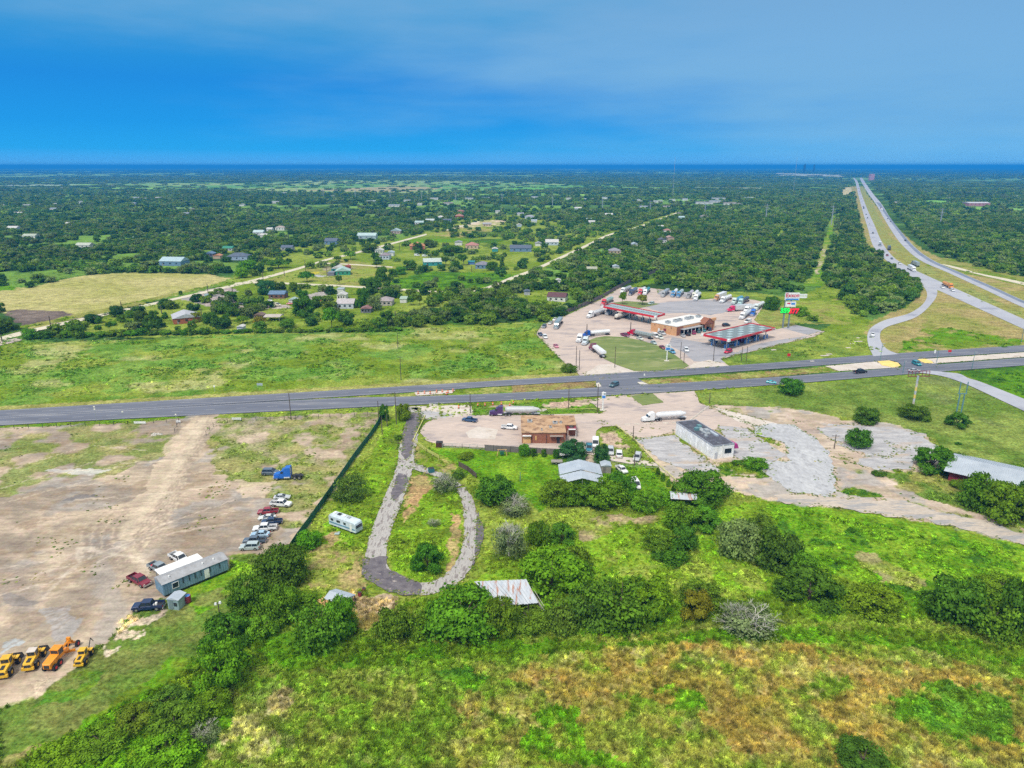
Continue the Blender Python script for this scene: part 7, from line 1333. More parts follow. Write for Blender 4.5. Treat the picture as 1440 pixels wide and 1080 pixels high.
def small_trailer(px, py, col, label, boat=False, rz=0.0):
    r = link('boat_on_trailer' if boat else 'utility_trailer', None, loc=G(px, py), rz=R(rz)); tag(r, label, 'boat' if boat else 'trailer'); b = MB()
    if boat: b.loft([[(x, -w_, 1.0), (x, 0, .6), (x, w_, 1.0)] for x, w_ in ((-2.2, .9), (0, 1.0), (1.6, .7), (2.6, .08))]); b.build('hull', M['matte'], r, color=col); q = MB(); q.box((-.3, 0, 1.02), (3.2, 1.5, .06)); q.build('deck', M['white'], r)
    else:
        b.box((0, 0, .6), (3.4, 1.8, .12)); [b.box((0, y * .88, .8), (3.4, .06, .35)) for y in (-1, 1)]; b.box((1.7, 0, .8), (.06, 1.8, .35)); b.build('bed', M['matte'], r, color=col); q = MB(); q.tube((1.7, 0, .5), (2.8, 0, .45), .06, .05, 5); q.build('drawbar', M['dark'], r)
    ty, ri = wheel(.36, .2)
    for y in (-.95, .95): o = link('wheel', ty, r, (-.2, y, .36)); link('rim', ri, o)
small_trailer(783, 651.5, (.35, .33, .30), 'small flat utility trailer on the bright lawn'); small_trailer(792, 643, W_, 'white covered boat by the wooden fence', True)
def deer_feeder():
    r = link('swing_frame', None, loc=G(706, 640)); tag(r, 'low tan play frame with a dark green box in front of the wooden fence', 'play frame'); q = MB(); [q.tube((x, y, 0), (x * .7, 0, 1.9), .08, .07, 5) for x in (-1.6, 1.6) for y in (-.8, .8)]; q.tube((-1.5, 0, 1.9), (1.5, 0, 1.9), .09, .09, 5); q.build('frame', M['plywood'], r); q = MB(); q.box((0, 0, .8), (1.3, .9, .9)); q.build('box', M['screen'], r)
deer_feeder()
# ---- heavy machines
def tyre_big(r, x, y, rr, wd, mat='orangem'):
    m = MB(); n = 20; m.tube((0, -wd / 2, 0), (0, wd / 2, 0), rr, rr, n)
    for i in range(n): a = 2 * math.pi * i / n; m.box((math.cos(a) * rr, 0, math.sin(a) * rr), (.14, wd, .14))
    o = m.build('wheel', M['tyre'], r, loc=(x, y, rr)); k = MB(); k.tube((0, -wd / 2 - .03, 0), (0, wd / 2 + .03, 0), rr * .5, rr * .5, 12); k.build('rim', M[mat], o)
def loader(x0, y0, x1, y1, mat, label, boom=None, sc_=1.0, hood='machine', bucket=True, roofm=None):
    a = G(x0, y0); b = G(x1, y1); d = b - a; r = link('wheel_loader', None, None, (a + b) / 2, math.atan2(d.y, d.x), (sc_,) * 3); tag(r, label, 'loader', 'yellow machines parked at the lower left')
    q = MB(); q.loft([[(x, -w_, zb), (x, -w_, zt), (x, w_, zt), (x, w_, zb)] for x, w_, zb, zt in ((3.4, .75, 1.0, 1.7), (3.2, .9, .9, 2.1), (1.0, .95, .9, 2.35), (.8, .95, .9, 2.35))]); q.box((2.1, 0, .95), (2.6, 1.5, .5)); q.box((3.35, 0, 1.0), (.5, 2.4, .6)); q.build('engine_hood', M[mat], r)
    q = MB(); q.box((3.52, 0, 1.55), (.06, 1.3, .8)); [q.box((2.2, 0, 2.28 + .02), (1.4, .7, .06))]; q.build('grille', M['dark'], r)
    q = MB(); q.fr((-.7, .85, -.8, .8), 2.0, (-.6, .8, -.75, .75), 3.3); c = q.build('cab', M['glass'], r); q = MB(); q.box((.1, 0, 3.38), (1.75, 1.75, .16)); q.build('cab_roof', M[roofm or mat], c); q = MB(); [q.tube((x, y, 1.6), (x, y, 3.35), .07, .07, 4) for x in (-.68, .82) for y in (-.79, .79)]; q.box((.1, 0, 1.75), (1.7, 1.7, .6)); q.build('cab_frame', M[mat], c)
    q = MB(); q.box((-1.9, 0, 1.2), (2.0, 1.0, .9)); [q.tube((-1.4, y, 1.9), (-3.6, y, 1.1), .17, .15, 6) for y in (-.6, .6)]; q.tube((-1.2, 0, 2.0), (-3.0, 0, 2.1), .13, .1, 6); q.build('lift_arms', M[mat], r)
    if bucket: q = MB(); q.add([(-3.6, -1.4, .3), (-4.7, -1.4, .15), (-4.5, -1.4, .3), (-3.9, -1.4, 1.5), (-3.6, 1.4, .3), (-4.7, 1.4, .15), (-4.5, 1.4, .3), (-3.9, 1.4, 1.5)], [(0, 1, 2, 3), (7, 6, 5, 4), (0, 4, 5, 1), (0, 3, 7, 4), (1, 5, 6, 2), (2, 6, 7, 3)]); q.build('bucket', M['dark'], r)
    for x in (-2.1, 1.9):
        for y in (-1.15, 1.15):
            tyre_big(r, x, y, .80, .6, mat); q = MB(); q.box((x, y, 1.72), (1.5, .62, .1), top=(.8, 1)); q.build('mudguard', M[mat if x < 0 else 'dark'], r)
    if boom: q = MB(); q.tube((-3.2, 0, 1.0), (-4.6, .3, 3.4), .16, .12, 5); q.tube((-4.6, .3, 3.4), (-5.6, .4, 1.7), .12, .1, 5); q.build('backhoe_arm', M['dark'], r)
loader(23, 926, 2, 959, 'yellowm', 'yellow wheel loader cut by the left edge of the photo', sc_=.84); loader(59, 916, 39, 948, 'yellowm', 'yellow wheel loader with a pale cab roof, second from the left', roofm='apron', sc_=.84); loader(126, 916, 111, 940, 'yellowm', 'small yellow backhoe at the right end of the machines', boom=True, sc_=.7, bucket=False)
def grader():
    a = G(68, 946); b = G(103, 908); d = b - a; r = link('motor_grader', None, None, (a + b) / 2, math.atan2(d.y, d.x), (.86,) * 3); tag(r, 'orange motor grader with a long frame and six wheels', 'motor grader', 'yellow machines parked at the lower left'); m = M['orangem']
    q = MB(); q.loft([[(x, -w_, zb), (x, -w_, zt), (x, w_, zt), (x, w_, zb)] for x, w_, zb, zt in ((-4.6, .8, 1.0, 2.0), (-4.4, .9, .9, 2.2), (-1.6, .95, .9, 2.5))]); q.build('engine_hood', m, r); q = MB(); q.box((-4.63, 0, 1.5), (.06, 1.1, .7)); q.build('grille', M['dark'], r)
    q = MB(); q.fr((-1.6, .1, -.85, .85), 2.0, (-1.5, 0, -.8, .8), 3.35); c = q.build('cab', M['glass'], r); q = MB(); q.box((-.75, 0, 3.42), (1.9, 1.9, .16)); q.build('cab_roof', m, c); q = MB(); [q.tube((x, y, 1.2), (x, y, 3.4), .07, .07, 4) for x in (-1.55, .05) for y in (-.83, .83)]; q.box((-.75, 0, 1.6), (1.75, 1.75, .8)); q.build('cab_frame', m, c)
    q = MB(); q.tube((0, 0, 2.0), (3.4, 0, 2.2), .26, .22, 6); q.tube((3.4, 0, 2.2), (4.4, 0, 1.3), .26, .24, 6); q.box((4.4, 0, 1.0), (.5, 2.0, .35)); q.build('main_frame', m, r); q = MB(); q.tube((1.6, 0, 1.0), (1.6, 0, 1.15), .9, .9, 16); [q.tube((1.6, y, 1.1), (2.6, y * .5, 2.2), .07, .07, 5) for y in (-.7, .7)]; q.box((3.4, 0, 2.6), (.5, .8, .7)); q.build('circle', m, r)
    q = MB(); q.box((1.5, 0, .55), (.16, 4.0, .6), rz=.45); q.build('blade', m, r)
    for x in (-3.6, -2.0):
        for y in (-1.1, 1.1): tyre_big(r, x, y, .68, .45, 'red')
    for y in (-1.1, 1.1): tyre_big(r, 4.4, y, .66, .4, 'red')
grader()
# ---------------------------------------------------------------- poles and signs
def pole(x, yb, yt, label, arms=1, mat='wood', r=.16, group='wooden utility poles', name='utility_pole', rz=None, base=None):
    c = G(x, yb); h = zof(yb, yt); o = link(name, None, loc=c, rz=random.uniform(-.3, .3) if rz is None else rz); tag(o, label, 'utility pole' if 'utility' in name else 'pole', group)
    m = MB(); m.tube((0, 0, -.2), (0, 0, h), r, r * .72, 7); m.build('post', M[mat], o)
    for k in range(arms): m = MB(); m.box((0, 0, h - .5 - k * 1.1), (2.4, .12, .14)); a = m.build('crossarm', M[mat], o); m = MB(); [m.tube((q, 0, h - .44 - k * 1.1), (q, 0, h - .2 - k * 1.1), .06, .05, 5) for q in (-1.1, 0, 1.1)]; m.build('insulator', M['galv'], a)
    return o, h
for a in [(409.5, 590, 553, 'tall wooden pole at the top right of the dirt yard', 0), (564, 534, 501, 'lone pole with crossarm on the far side of the highway', 1), (559.5, 489, 467, 'pole in the upper part of the big grass field', 0), (556.5, 455, 437, 'pole at the hedge behind the big grass field', 0), (532.5, 588, 564, 'pole at the corner of the screen fence', 0), (557.5, 596, 551, 'pole with crossarm rising in front of the highway', 1), (537.5, 611, 586, 'short pole inside the grassy plot by the screen fence', 0), (544.5, 599, 582, 'short pole left of the yellow-green tree', 0), (661.5, 581, 554, 'pole left of the purple semi', 0), (799.5, 575, 541, 'pole behind the restaurant on the grass strip', 0), (840, 579, 540, 'dark pole next to the blue and white pylon', 0), (890, 622, 599, 'pole left of the abandoned building', 0), (892, 655, 630, 'pole right of the row of parked cars', 0), (997.5, 567, 552, 'small pole on the edge of the lawn above the abandoned building', 0),
          (810, 520, 487, 'left pole of the pair at the west driveway', 0), (814.5, 520, 492, 'right pole of the pair at the west driveway', 0), (864.5, 517, 487, 'pole at the lower left of the truck stop lawn', 0), (956.5, 505, 481, 'grey lamp pole at the right tip of the lawn', 0), (961.5, 511, 496, 'short pole right of the lawn tip', 0), (1003, 508, 477, 'light pole at the east driveway of the truck stop', 0), (1042.5, 507, 488, 'left of two poles below the broad canopy', 0), (1049.5, 507, 487, 'right of two poles below the broad canopy', 0), (825, 474, 456, 'pole behind the bright blue semi', 0), (886.5, 469, 453, 'pole behind the crimson semi', 0),
          (72, 462, 444, 'pole beside the lane left of the yellow field', 0), (172, 440, 424, 'pole on the lane along the yellow field', 0), (227.5, 441, 430, 'pole in the paddock above the brick house', 0), (284, 448, 434, 'pole behind the brick house roof', 0), (293, 415, 399, 'pole at the pale aqua van', 0), (327, 410, 403, 'pole at the bend of the lane', 0), (370, 393, 382, 'pole where the two lanes meet', 0), (400, 388, 376, 'pole between the two lanes', 0), (430, 384, 366, 'tall pole on the yellow-flowered lot', 0), (460, 388, 377, 'pole left of the green barn', 0), (562, 352, 343, 'pole by the orange roof', 0), (663, 382, 374, 'pole in front of the blue walled house', 0), (3, 480, 470, 'pole at the left edge beside the lane', 0), (1173, 631, 611, 'small weathered post with bracket on the cracked slab', 1)]:
    pole(*a[:4], arms=a[4], r=.17 if a[1] > 480 else .3)
# short posts at the left part of the highway
for x, yb, yt, lb in [(136, 592, 571, 'sign post with two small lamps beside the left highway stretch'), (174, 590, 578, 'thin marker post beside the left highway stretch'), (249, 596, 582, 'post with a small white sign at the yard entrance')]:
    c = G(x, yb); h = zof(yb, yt); o = link('marker_post', None, loc=c); tag(o, lb, 'post'); m = MB(); m.tube((0, 0, 0), (0, 0, h), .06, .05, 6); m.build('post', M['galv'], o)
    for k in range(2 if x == 136 else 1): m = MB(); m.box((0, -.08, h - .25 - k * .9), (.6, .06, .5)); m.build('sign_plate', M['lamp'], o)
def sheet_sign(x, y, w_, h, z0, label, mat='white', legs=2, group=None):
    o = link('roadside_sign', None, loc=G(x, y)); tag(o, label, 'sign', group); m = MB(); m.box((0, 0, z0 + h / 2), (w_, .08, h)); m.build('board', M[mat], o)
    for k in range(legs): q = MB(); q.box(((k - .5 * (legs - 1)) * w_ * .7, .06, (z0 + h) / 2), (.1, .1, z0 + h)); q.build('leg', M['galv'], o)
sheet_sign(197, 597, 4.2, .8, .4, 'long low white board on the verge left of the yard entrance'); sheet_sign(333, 592, 3.4, .8, .5, 'long low white board right of the yard entrance'); sheet_sign(251, 595, 1.6, .8, .3, 'small white board at the left side of the yard entrance'); sheet_sign(365.5, 544, 2.4, 1.0, .6, 'small pale blue sign across the highway', 'metal'); sheet_sign(302, 551, .7, .7, 2.0, 'slim white marker sign across the highway', 'white', 1)
sheet_sign(1109, 503, 1.5, 1.4, .7, 'red and white warning board on the truck stop verge', 'red'); sheet_sign(1335, 498, 1.6, 1.2, 1.0, 'red and white sign in the paved median', 'red'); sheet_sign(1314, 500, .8, 1.6, 1.2, 'slim white sign in the paved median', 'white', 1); sheet_sign(906, 532, .6, .9, 1.2, 'small pink and white marker at the median tip', 'white', 1)
def text_mesh(s, size, mat, parent, loc, bold=0.02):
    cu = bpy.data.curves.new('lettering', 'FONT'); cu.body = s; cu.size = size; cu.align_x = 'CENTER'; cu.align_y = 'CENTER'; cu.extrude = .05; cu.offset = bold * size
    t = bpy.data.objects.new('tmp', cu); COL.objects.link(t); dg = bpy.context.evaluated_depsgraph_get(); me = bpy.data.meshes.new_from_object(t.evaluated_get(dg)); bpy.data.objects.remove(t); me.materials.clear(); me.materials.append(mat); me.name = 'lettering'
    o = link('lettering', me, parent, loc); o.rotation_euler = (R(90), 0, 0); return o
def fuel_sign():
    A = G(1100.4, 461.5); B = G(1108.2, 462); r = link('fuel_price_sign', None, loc=A); tag(r, 'tall twin-legged fuel sign with white panels above green and red prices', 'sign'); s = S(461.5); dx = (1108.2 - 1100.4) / s
    h = zof(461.5, 413); Z = lambda y: zof(461.5, y)
    for x in (0, dx): m = MB(); m.box((x, 0, h / 2 - .5), (.75, .6, h - 1)); m.build('post', M['deck'], r)
    def pan(x0, x1, y0, y1, mt, nm='panel'):
        cx = ((x0 + x1) / 2 - 1100.4) / s; z0, z1 = Z(y1), Z(y0); m = MB(); m.box((cx, -.1, (z0 + z1) / 2), ((x1 - x0) / s, 1.0, z1 - z0)); return m.build(nm, M[mt] if isinstance(mt, str) else mt, r), cx, (z0 + z1) / 2, z1 - z0
    p, cx, cz, ph = pan(1099, 1118.5, 411.7, 422, 'white'); text_mesh('Exxon', 3.0, M['signred'], p, (cx, -.64, cz + .65)); m = MB(); m.box((cx, -.62, cz - ph / 2 + .55), (18 / s, .06, .9)); m.build('stripe', M['signblue'], p)
    p, cx, cz, ph = pan(1100.2, 1114.8, 424, 431.2, 'white'); m = MB(); m.box((cx - 1.1, -.62, cz + .5), (1.9, .06, .7)); m.build('red_mark', M['signred'], p); m = MB(); m.box((cx + 1.3, -.62, cz + .3), (2.2, .06, 1.0)); m.build('blue_mark', M['signblue'], p)
    p, cx, cz, ph = pan(1095, 1106.5, 432.8, 440.6, 'dark', 'green_price'); text_mesh('359', 3.6, M['emerald'], p, (cx, -.64, cz), .06)
    p, cx, cz, ph = pan(1107, 1118.8, 433.4, 441.4, 'dark', 'red_price'); text_mesh('377', 3.6, M['emred'], p, (cx, -.64, cz), .06)
    for k, yy in enumerate((414.7, 418)): m = MB(); m.box(((1124 - 1100.4) / s, .2, Z(yy)), (4.6, .2, 1.0)); m.build('side_board', M['white'], r)
fuel_sign()
def pylon(x, yb, yt, label, wtop=2.2, side=1):
    c = G(x, yb); h = zof(yb, yt); r = link('pylon_sign', None, loc=c); tag(r, label, 'sign'); m = MB(); m.tube((0, 0, 0), (0, 0, h), .28, .25, 10); m.build('post', M['white'], r); m = MB(); m.box((0, 0, .15), (2.2, 1.6, .3)); m.build('base', M['kerb'], r)
    m = MB(); m.box((.2, 0, h * .80), (wtop, .5, h * .34)); p = m.build('panel', M['white'], r); m = MB(); m.box((.2, -.28, h * .74), (wtop * .82, .06, h * .14)); m.build('blue_field', M['signblue'], p); m = MB(); m.box((.45, -.28, h * .90), (wtop * .45, .06, h * .05)); m.build('mark', M['teal'], p)
pylon(847.5, 577, 551, 'white pylon sign with blue field beside the forecourt', 1.5); pylon(937.5, 508, 484, 'white pylon sign with blue field on the truck stop lawn', 2.4)
def rusty_frame():
    A = G(1284, 570); h = zof(570, 528.5); r = link('sign_frame', None, loc=A); tag(r, 'tall rusty sign pole carrying an empty rectangular frame', 'sign frame'); s = S(570)
    for k in range(8): m = MB(); m.tube((0, 0, h * k / 8), (0, 0, h * (k + 1) / 8), .40, .40, 10); m.build('pole_section', M[['apron', 'rust', 'yellow', 'rust', 'yellow', 'apron', 'rust', 'metal'][k]], r)
    m = MB(); w_ = 4.0
    for z in (h - .2, h + 1.9): m.box((.2, 0, z), (w_ * 2, .2, .18))
    for k in range(7): m.box((.2 - w_ + k * w_ / 3, 0, h + .85), (.14, .16, 2.1))
    m.build('frame', M['maroon'], r)
rusty_frame()
def twin_posts():
    A = G(1343.5, 588); h = zof(588, 537); r = link('twin_post_sign_frame', None, loc=A); tag(r, 'teal twin posts joined by a crossbar without any sign', 'sign frame'); hm = h * .68
    for x, k in ((0, -1), (1.7, 1)): m = MB(); m.tube((x, 0, 0), (x, 0, hm), .26, .24, 8); m.tube((x + k * .45, 0, hm), (x + k * .45, 0, h), .2, .18, 8); m.build('post', M['teal'], r)
    m = MB(); m.box((.85, 0, hm), (3.2, .3, .3)); m.build('crossbar', M['teal'], r)
twin_posts()
for x, yb, yt, lb in [(1269.5, 525, 508, 'teal pole with blue plate at the second median crossing'), (1366.5, 519, 495, 'tall teal lamp pole at the lower highway edge'), (1436, 481, 459, 'teal lamp pole cut by the right edge'), (1237.5, 508, 483, 'dark teal lamp pole at the mouth of the frontage ramp'), (1317, 510, 494, 'thin pole in the paved median')]:
    o, h = pole(x, yb, yt, lb, 0, 'teal', .14, 'teal poles around the second crossing', 'lamp_pole'); m = MB(); m.box((.5, 0, h), (1.2, .2, .16)); m.build('lamp_head', M['galv'], o)
o, h = pole(311, 880, 847, 'dark pole with two white lamp heads beside the left tree line', 0, 'wood', .13, None, 'floodlight_pole', rz=0)
for k in (-1, 1): m = MB(); m.box((k * .45, -.1, h - .1 + .15 * k), (.5, .4, .4), top=(.7, .7)); m.build('lamp_head', M['white'], o)
o, h = pole(731.5, 676, 664, 'short teal post standing on the bright lawn', 0, 'teal', .12, None, 'lawn_post', rz=0)
# high transmission poles across the far country
for k_, (x, yb, yt) in enumerate([(383, 275, 262), (418, 277, 263), (455, 278, 265), (500, 280, 267), (549, 281, 268), (593, 283, 269), (641, 284, 271), (706, 285, 272), (777, 289, 276), (847, 294, 280), (914, 299, 282), (991, 302, 286), (1077, 308, 287), (1169, 316, 289), (1322, 316, 293)]):
    c = G(x, yb); h = zof(yb, yt); r = link('transmission_pole', None, loc=c); tag(r, ORD[k_] + ' from the left of the slender steel poles above the distant woods', 'transmission pole', 'line of steel transmission poles'); k = 1.0 + 240 / max(200, 1) * 0; m = MB(); m.tube((0, 0, 0), (0, 0, h), .9, .5, 6); m.build('post', M['galv'], r)
    for q in range(3): m = MB(); m.box((0, 0, h - 2 - q * 4), (9 - q, .4, .4)); m.build('arm', M['galv'], r)
# traffic barrels in the median works
for k, (x, y) in enumerate([(588, 554), (597, 553.5), (605, 554), (614, 552), (622, 551.5), (630, 552.5), (637, 550.5), (628, 555), (645, 574), (672, 571), (682, 570.5), (693, 569.5), (705, 569), (722, 568), (717, 571)]):
    r = link('traffic_barrel', None, loc=G(x, y)); tag(r, 'orange traffic barrel in the highway works' if k < 8 else 'orange traffic barrel along the grass strip above the restaurant', 'traffic barrel', 'orange traffic barrels'); m = MB(); m.tube((0, 0, .12), (0, 0, 1.15), .32, .26, 12); m.build('body', M['barrel'], r); m = MB(); m.tube((0, 0, .6), (0, 0, .78), .305, .292, 12); m.build('white_band', M['white'], r); m = MB(); m.tube((0, 0, 0), (0, 0, .12), .42, .4, 12); m.build('base', M['tyre'], r)
# pale rocks and concrete patches on the verges
for k, (x, y) in enumerate([(1142, 508), (1160, 500), (1166, 498), (1193, 489), (1198, 483), (1207, 480), (1209, 475), (1088, 492)]):
    m = MB(); w_ = random.uniform(2, 5); m.box((0, 0, .05), (w_, 1.2, .12), rz=.1, top=(.9, .8)); o = m.build('concrete_patch', M['apron'], None, loc=G(x, y)); tag(o, 'pale flat concrete patch in the grass right of the truck stop', 'concrete patch', 'pale concrete patches on the verge')
for x, y, lb in [(764, 577, 'heap of pale rubble on the grass strip'), (610, 570, 'small pale rubble heap by the access drive'), (220, 612, 'pale rubble heap at the top of the dirt yard')]:
    m = MB(); [m.box((random.uniform(-1.6, 1.6), random.uniform(-1, 1), .2), (random.uniform(.5, 1.1), .7, .45), rz=random.uniform(0, 3), top=(.6, .6)) for _ in range(12)]; o = m.build('rubble_heap', M['rock'], None, loc=G(x, y)); tag(o, lb, 'rubble')
# ---------------------------------------------------------------- woods: the nearest trees one by one, the rest as one mass
X1, Y1 = woods(330, 1300, 7.2); X2, Y2 = woods(1300, 2700, 10.5); X3, Y3 = woods(2700, 6000, 22); X4, Y4 = woods(6000, 16000, 75)
def tint(X, Y, n):
    base = np.array([(0.060, 0.125, 0.014), (0.105, 0.170, 0.020), (0.038, 0.090, 0.016), (0.115, 0.160, 0.045)])
    k = rng.integers(0, 4, n); f = fbm(X / 120, Y / 120, 77, 3)[:, None]; c = 1.55 * base[k] * (.65 + .7 * f) * rng.uniform(.78, 1.25, (n, 1)); return c
ok = np.ones(len(X1), bool)
for tx, ty, tr_ in TREES: ok &= np.hypot(X1 - tx, Y1 - ty) > tr_ + 1.5
X1, Y1 = X1[ok], Y1[ok]
rad1 = rng.uniform(2.6, 5.4, len(X1)); size = rad1 / Y1; px1, py1 = proj(X1, Y1); vis = (px1 > -5) & (px1 < 1445)
order = np.argsort(-(size * vis)); n_ind = max(0, 300 - len(TREES)); ind = order[:n_ind]; rest = np.ones(len(X1), bool); rest[ind] = False
print('manual trees', len(TREES), 'individual woods', n_ind, 'stuff', rest.sum(), len(X2), len(X3), len(X4))
def zone(px, py):
    if px < 380: return 'left woods behind the dry yellow field'
    if px < 800: return 'brush between the village and the big grass field'
    if px < 1100: return 'woods behind the truck stop'
    if px < 1300: return 'woods between the truck stop and the highway'
    return 'woods right of the highway'
for i in ind:
    z_ = zone(px1[i], py1[i]); r = link('tree', None, loc=(X1[i], Y1[i], 0)); tag(r, 'rounded green tree in the ' + z_, 'tree', 'trees of the ' + z_); q = rad1[i]; h = q * random.uniform(1.0, 1.45); c = tint(X1[i:i + 1], Y1[i:i + 1], 1)[0]; rz = random.uniform(0, 6)
    link('crown', random.choice(CROWN['b'] + CROWN['a'][:1]), r, (0, 0, -.02 * h), rz, (q, q, h), tuple(c)); link('trunk', random.choice(TRUNK), r, None, rz, (q * .8, q * .8, h))
def stuff_points(name, X, Y, Z, SC, RZ, IDX, TINT, protos, label, cat):
    n = len(X); me = bpy.data.meshes.new(name); me.vertices.add(n); me.vertices.foreach_set('co', np.stack([X, Y, Z], 1).astype(np.float32).ravel())
    a = me.attributes.new('scl', 'FLOAT_VECTOR', 'POINT'); a.data.foreach_set('vector', SC.astype(np.float32).ravel()); a = me.attributes.new('rot', 'FLOAT_VECTOR', 'POINT'); a.data.foreach_set('vector', np.stack([0 * RZ, 0 * RZ, RZ], 1).astype(np.float32).ravel())
    a = me.attributes.new('idx', 'INT', 'POINT'); a.data.foreach_set('value', IDX.astype(np.int32)); a = me.attributes.new('tint', 'FLOAT_COLOR', 'POINT'); a.data.foreach_set('color', np.concatenate([TINT, np.ones((n, 1))], 1).astype(np.float32).ravel()); me.update()
    o = link(name, me); tag(o, label, cat, kind='stuff')
    pc = bpy.data.collections.new(name + '_source')
    for k, m in enumerate(protos): pc.objects.link(bpy.data.objects.new('%s_source_%02d' % (name, k), m))
    ng = bpy.data.node_groups.new(name, 'GeometryNodeTree'); ng.interface.new_socket('Geometry', in_out='INPUT', socket_type='NodeSocketGeometry'); ng.interface.new_socket('Geometry', in_out='OUTPUT', socket_type='NodeSocketGeometry')
    N, L = ng.nodes, ng.links; gi = N.new('NodeGroupInput'); go = N.new('NodeGroupOutput'); ip = N.new('GeometryNodeInstanceOnPoints'); ci = N.new('GeometryNodeCollectionInfo'); ci.inputs[0].default_value = pc; ci.inputs['Separate Children'].default_value = True; ci.inputs['Reset Children'].default_value = True
    def at(nm, ty):
        q = N.new('GeometryNodeInputNamedAttribute'); q.data_type = ty; q.inputs[0].default_value = nm; return q.outputs[0]
    mp_ = N.new('GeometryNodeMeshToPoints'); L.new(gi.outputs[0], mp_.inputs[0]); L.new(mp_.outputs[0], ip.inputs['Points']); L.new(ci.outputs[0], ip.inputs['Instance']); ip.inputs['Pick Instance'].default_value = True
    L.new(at('idx', 'INT'), ip.inputs['Instance Index']); e2r = N.new('FunctionNodeEulerToRotation'); L.new(at('rot', 'FLOAT_VECTOR'), e2r.inputs[0]); L.new(e2r.outputs[0], ip.inputs['Rotation']); L.new(at('scl', 'FLOAT_VECTOR'), ip.inputs['Scale']); L.new(ip.outputs[0], go.inputs[0])
    md = o.modifiers.new('scatter', 'NODES'); md.node_group = ng; return o
SB = [crown_mesh('leafy_crown', 20, 46, .10, M['ileaf'], br=(.26, .4)) for _ in range(6)]
SF = [crown_mesh('leafy_crown', 12, 22, .17, M['ileaf'], br=(.3, .45)) for _ in range(5)]
def patch_mesh(R_, n, leaf):      # a patch of far woodland: a handful of crowns
    Cs, Ns, Sz = [], [], []
    for k in range(n):
        a = rng.uniform(0, 6.28); q = math.sqrt(rng.uniform(0, 1)); c = np.array([math.cos(a) * q, math.sin(a) * q, 0]); r = rng.uniform(.16, .30); m = 26; d = rng.normal(size=(m, 3)); d /= np.linalg.norm(d, axis=1, keepdims=True); d[:, 2] = abs(d[:, 2])
        Cs.append(c + d * r * np.array([1, 1, 2.2])); Ns.append(d + rng.normal(0, .3, (m, 3))); Sz.append(np.full(m, leaf))
    return quads_mesh('wood_patch', np.concatenate(Cs), np.concatenate(Ns), np.concatenate(Sz), M['ileaf'])
SP = [patch_mesh(1, 22, .11) for _ in range(4)]
def wood_mass(name, X, Y, rlo, rhi, hlo, hhi, protos, label, flat=False):
    n = len(X); r = rng.uniform(rlo, rhi, n); h = r * rng.uniform(hlo, hhi, n) if not flat else rng.uniform(hlo, hhi, n); px, py = proj(X, Y); stuff_points(name, X, Y, np.zeros(n) - .05, np.stack([r, r, h], 1), rng.uniform(0, 6.28, n), rng.integers(0, len(protos), n), tint(X, Y, n), protos, label, 'woodland')
wood_mass('near_woodland', X1[rest], Y1[rest], 2.6, 5.2, .95, 1.4, SB, 'dense rounded treetops of the woodland beyond the highway')
wood_mass('middle_woodland', X2, Y2, 4.2, 7.6, .75, 1.15, SF, 'finer treetops of the woodland behind the village')
wood_mass('distant_woodland', X3, Y3, 11, 19, 5, 9, SP, 'distant woodland fading towards the horizon', True)
wood_mass('horizon_woodland', X4, Y4, 40, 70, 6, 11, SP, 'woodland strips along the horizon', True)
# ---------------------------------------------------------------- weeds, tall grass and brush of the near ground
def tuft(n, hgt, leaf, flat=.6):
    d = rng.normal(size=(n, 3)); d /= np.linalg.norm(d, axis=1, keepdims=True); d[:, 2] = abs(d[:, 2]); C = d * np.array([1, 1, hgt]) * rng.uniform(.35, 1, (n, 1)); return quads_mesh('tuft', C, d + rng.normal(0, .5, (n, 3)), leaf * rng.uniform(.6, 1.4, n), M['ileaf'])
def blades(n, hgt):
    mb = MB()
    for k in range(n):
        a = rng.uniform(0, 6.28); q = rng.uniform(0, .8); x, y = math.cos(a) * q, math.sin(a) * q; lx, ly = rng.normal(.35, .3), rng.normal(0, .3); w_ = .07; b = rng.uniform(0, 3.14); dx, dy = math.cos(b) * w_, math.sin(b) * w_; h = hgt * rng.uniform(.6, 1.1)
        mb.add([(x - dx, y - dy, 0), (x + dx, y + dy, 0), (x + lx * .4 + dx, y + ly * .4 + dy, h * .7), (x + lx, y + ly, h)], [(0, 1, 2, 3)])
    return mb.mesh('grass_tuft', M['igrass'])
WT = [tuft(26, .7, .24) for _ in range(4)]; GT_ = [blades(26, 1.3) for _ in range(4)]
def scatter(nm, n, y0, y1, sel, r0, r1, protos, label, cat, tmul=(1, 1, 1), jit=.42, hmul=1.0, dens=None):
    # denser near the camera, where the photo shows single plants
    u = rng.uniform(0, 1, n); Y = 1 / (1 / y0 + (1 / y1 - 1 / y0) * u); X = rng.uniform(-1, 1, n) * (Y * .80 + 48)
    C, V_ = ground_color(X, Y); px, py = proj(X, Y); k = (V_ > .75) & sel(px, py, C, X, Y); X, Y, C, V_ = X[k], Y[k], C[k], V_[k]; n = len(X)
    for o in list(COL.objects):
        if o.get('kind') == 'structure' and o.type == 'MESH' and o.name != 'ground' and o.name.split('.')[0] not in ('road_marking',): pass
    r = rng.uniform(r0, r1, n) * (Y / 110) ** .35; T_ = C * np.array(tmul) * rng.uniform(1 - jit, 1 + jit, (n, 1)); print(nm, n)
    stuff_points(nm, X, Y, np.zeros(n) - .10, np.stack([r, r, r * hmul * rng.uniform(.7, 1.3, n)], 1), rng.uniform(0, 6.28, n), rng.integers(0, len(protos), n), T_, protos, label, cat)
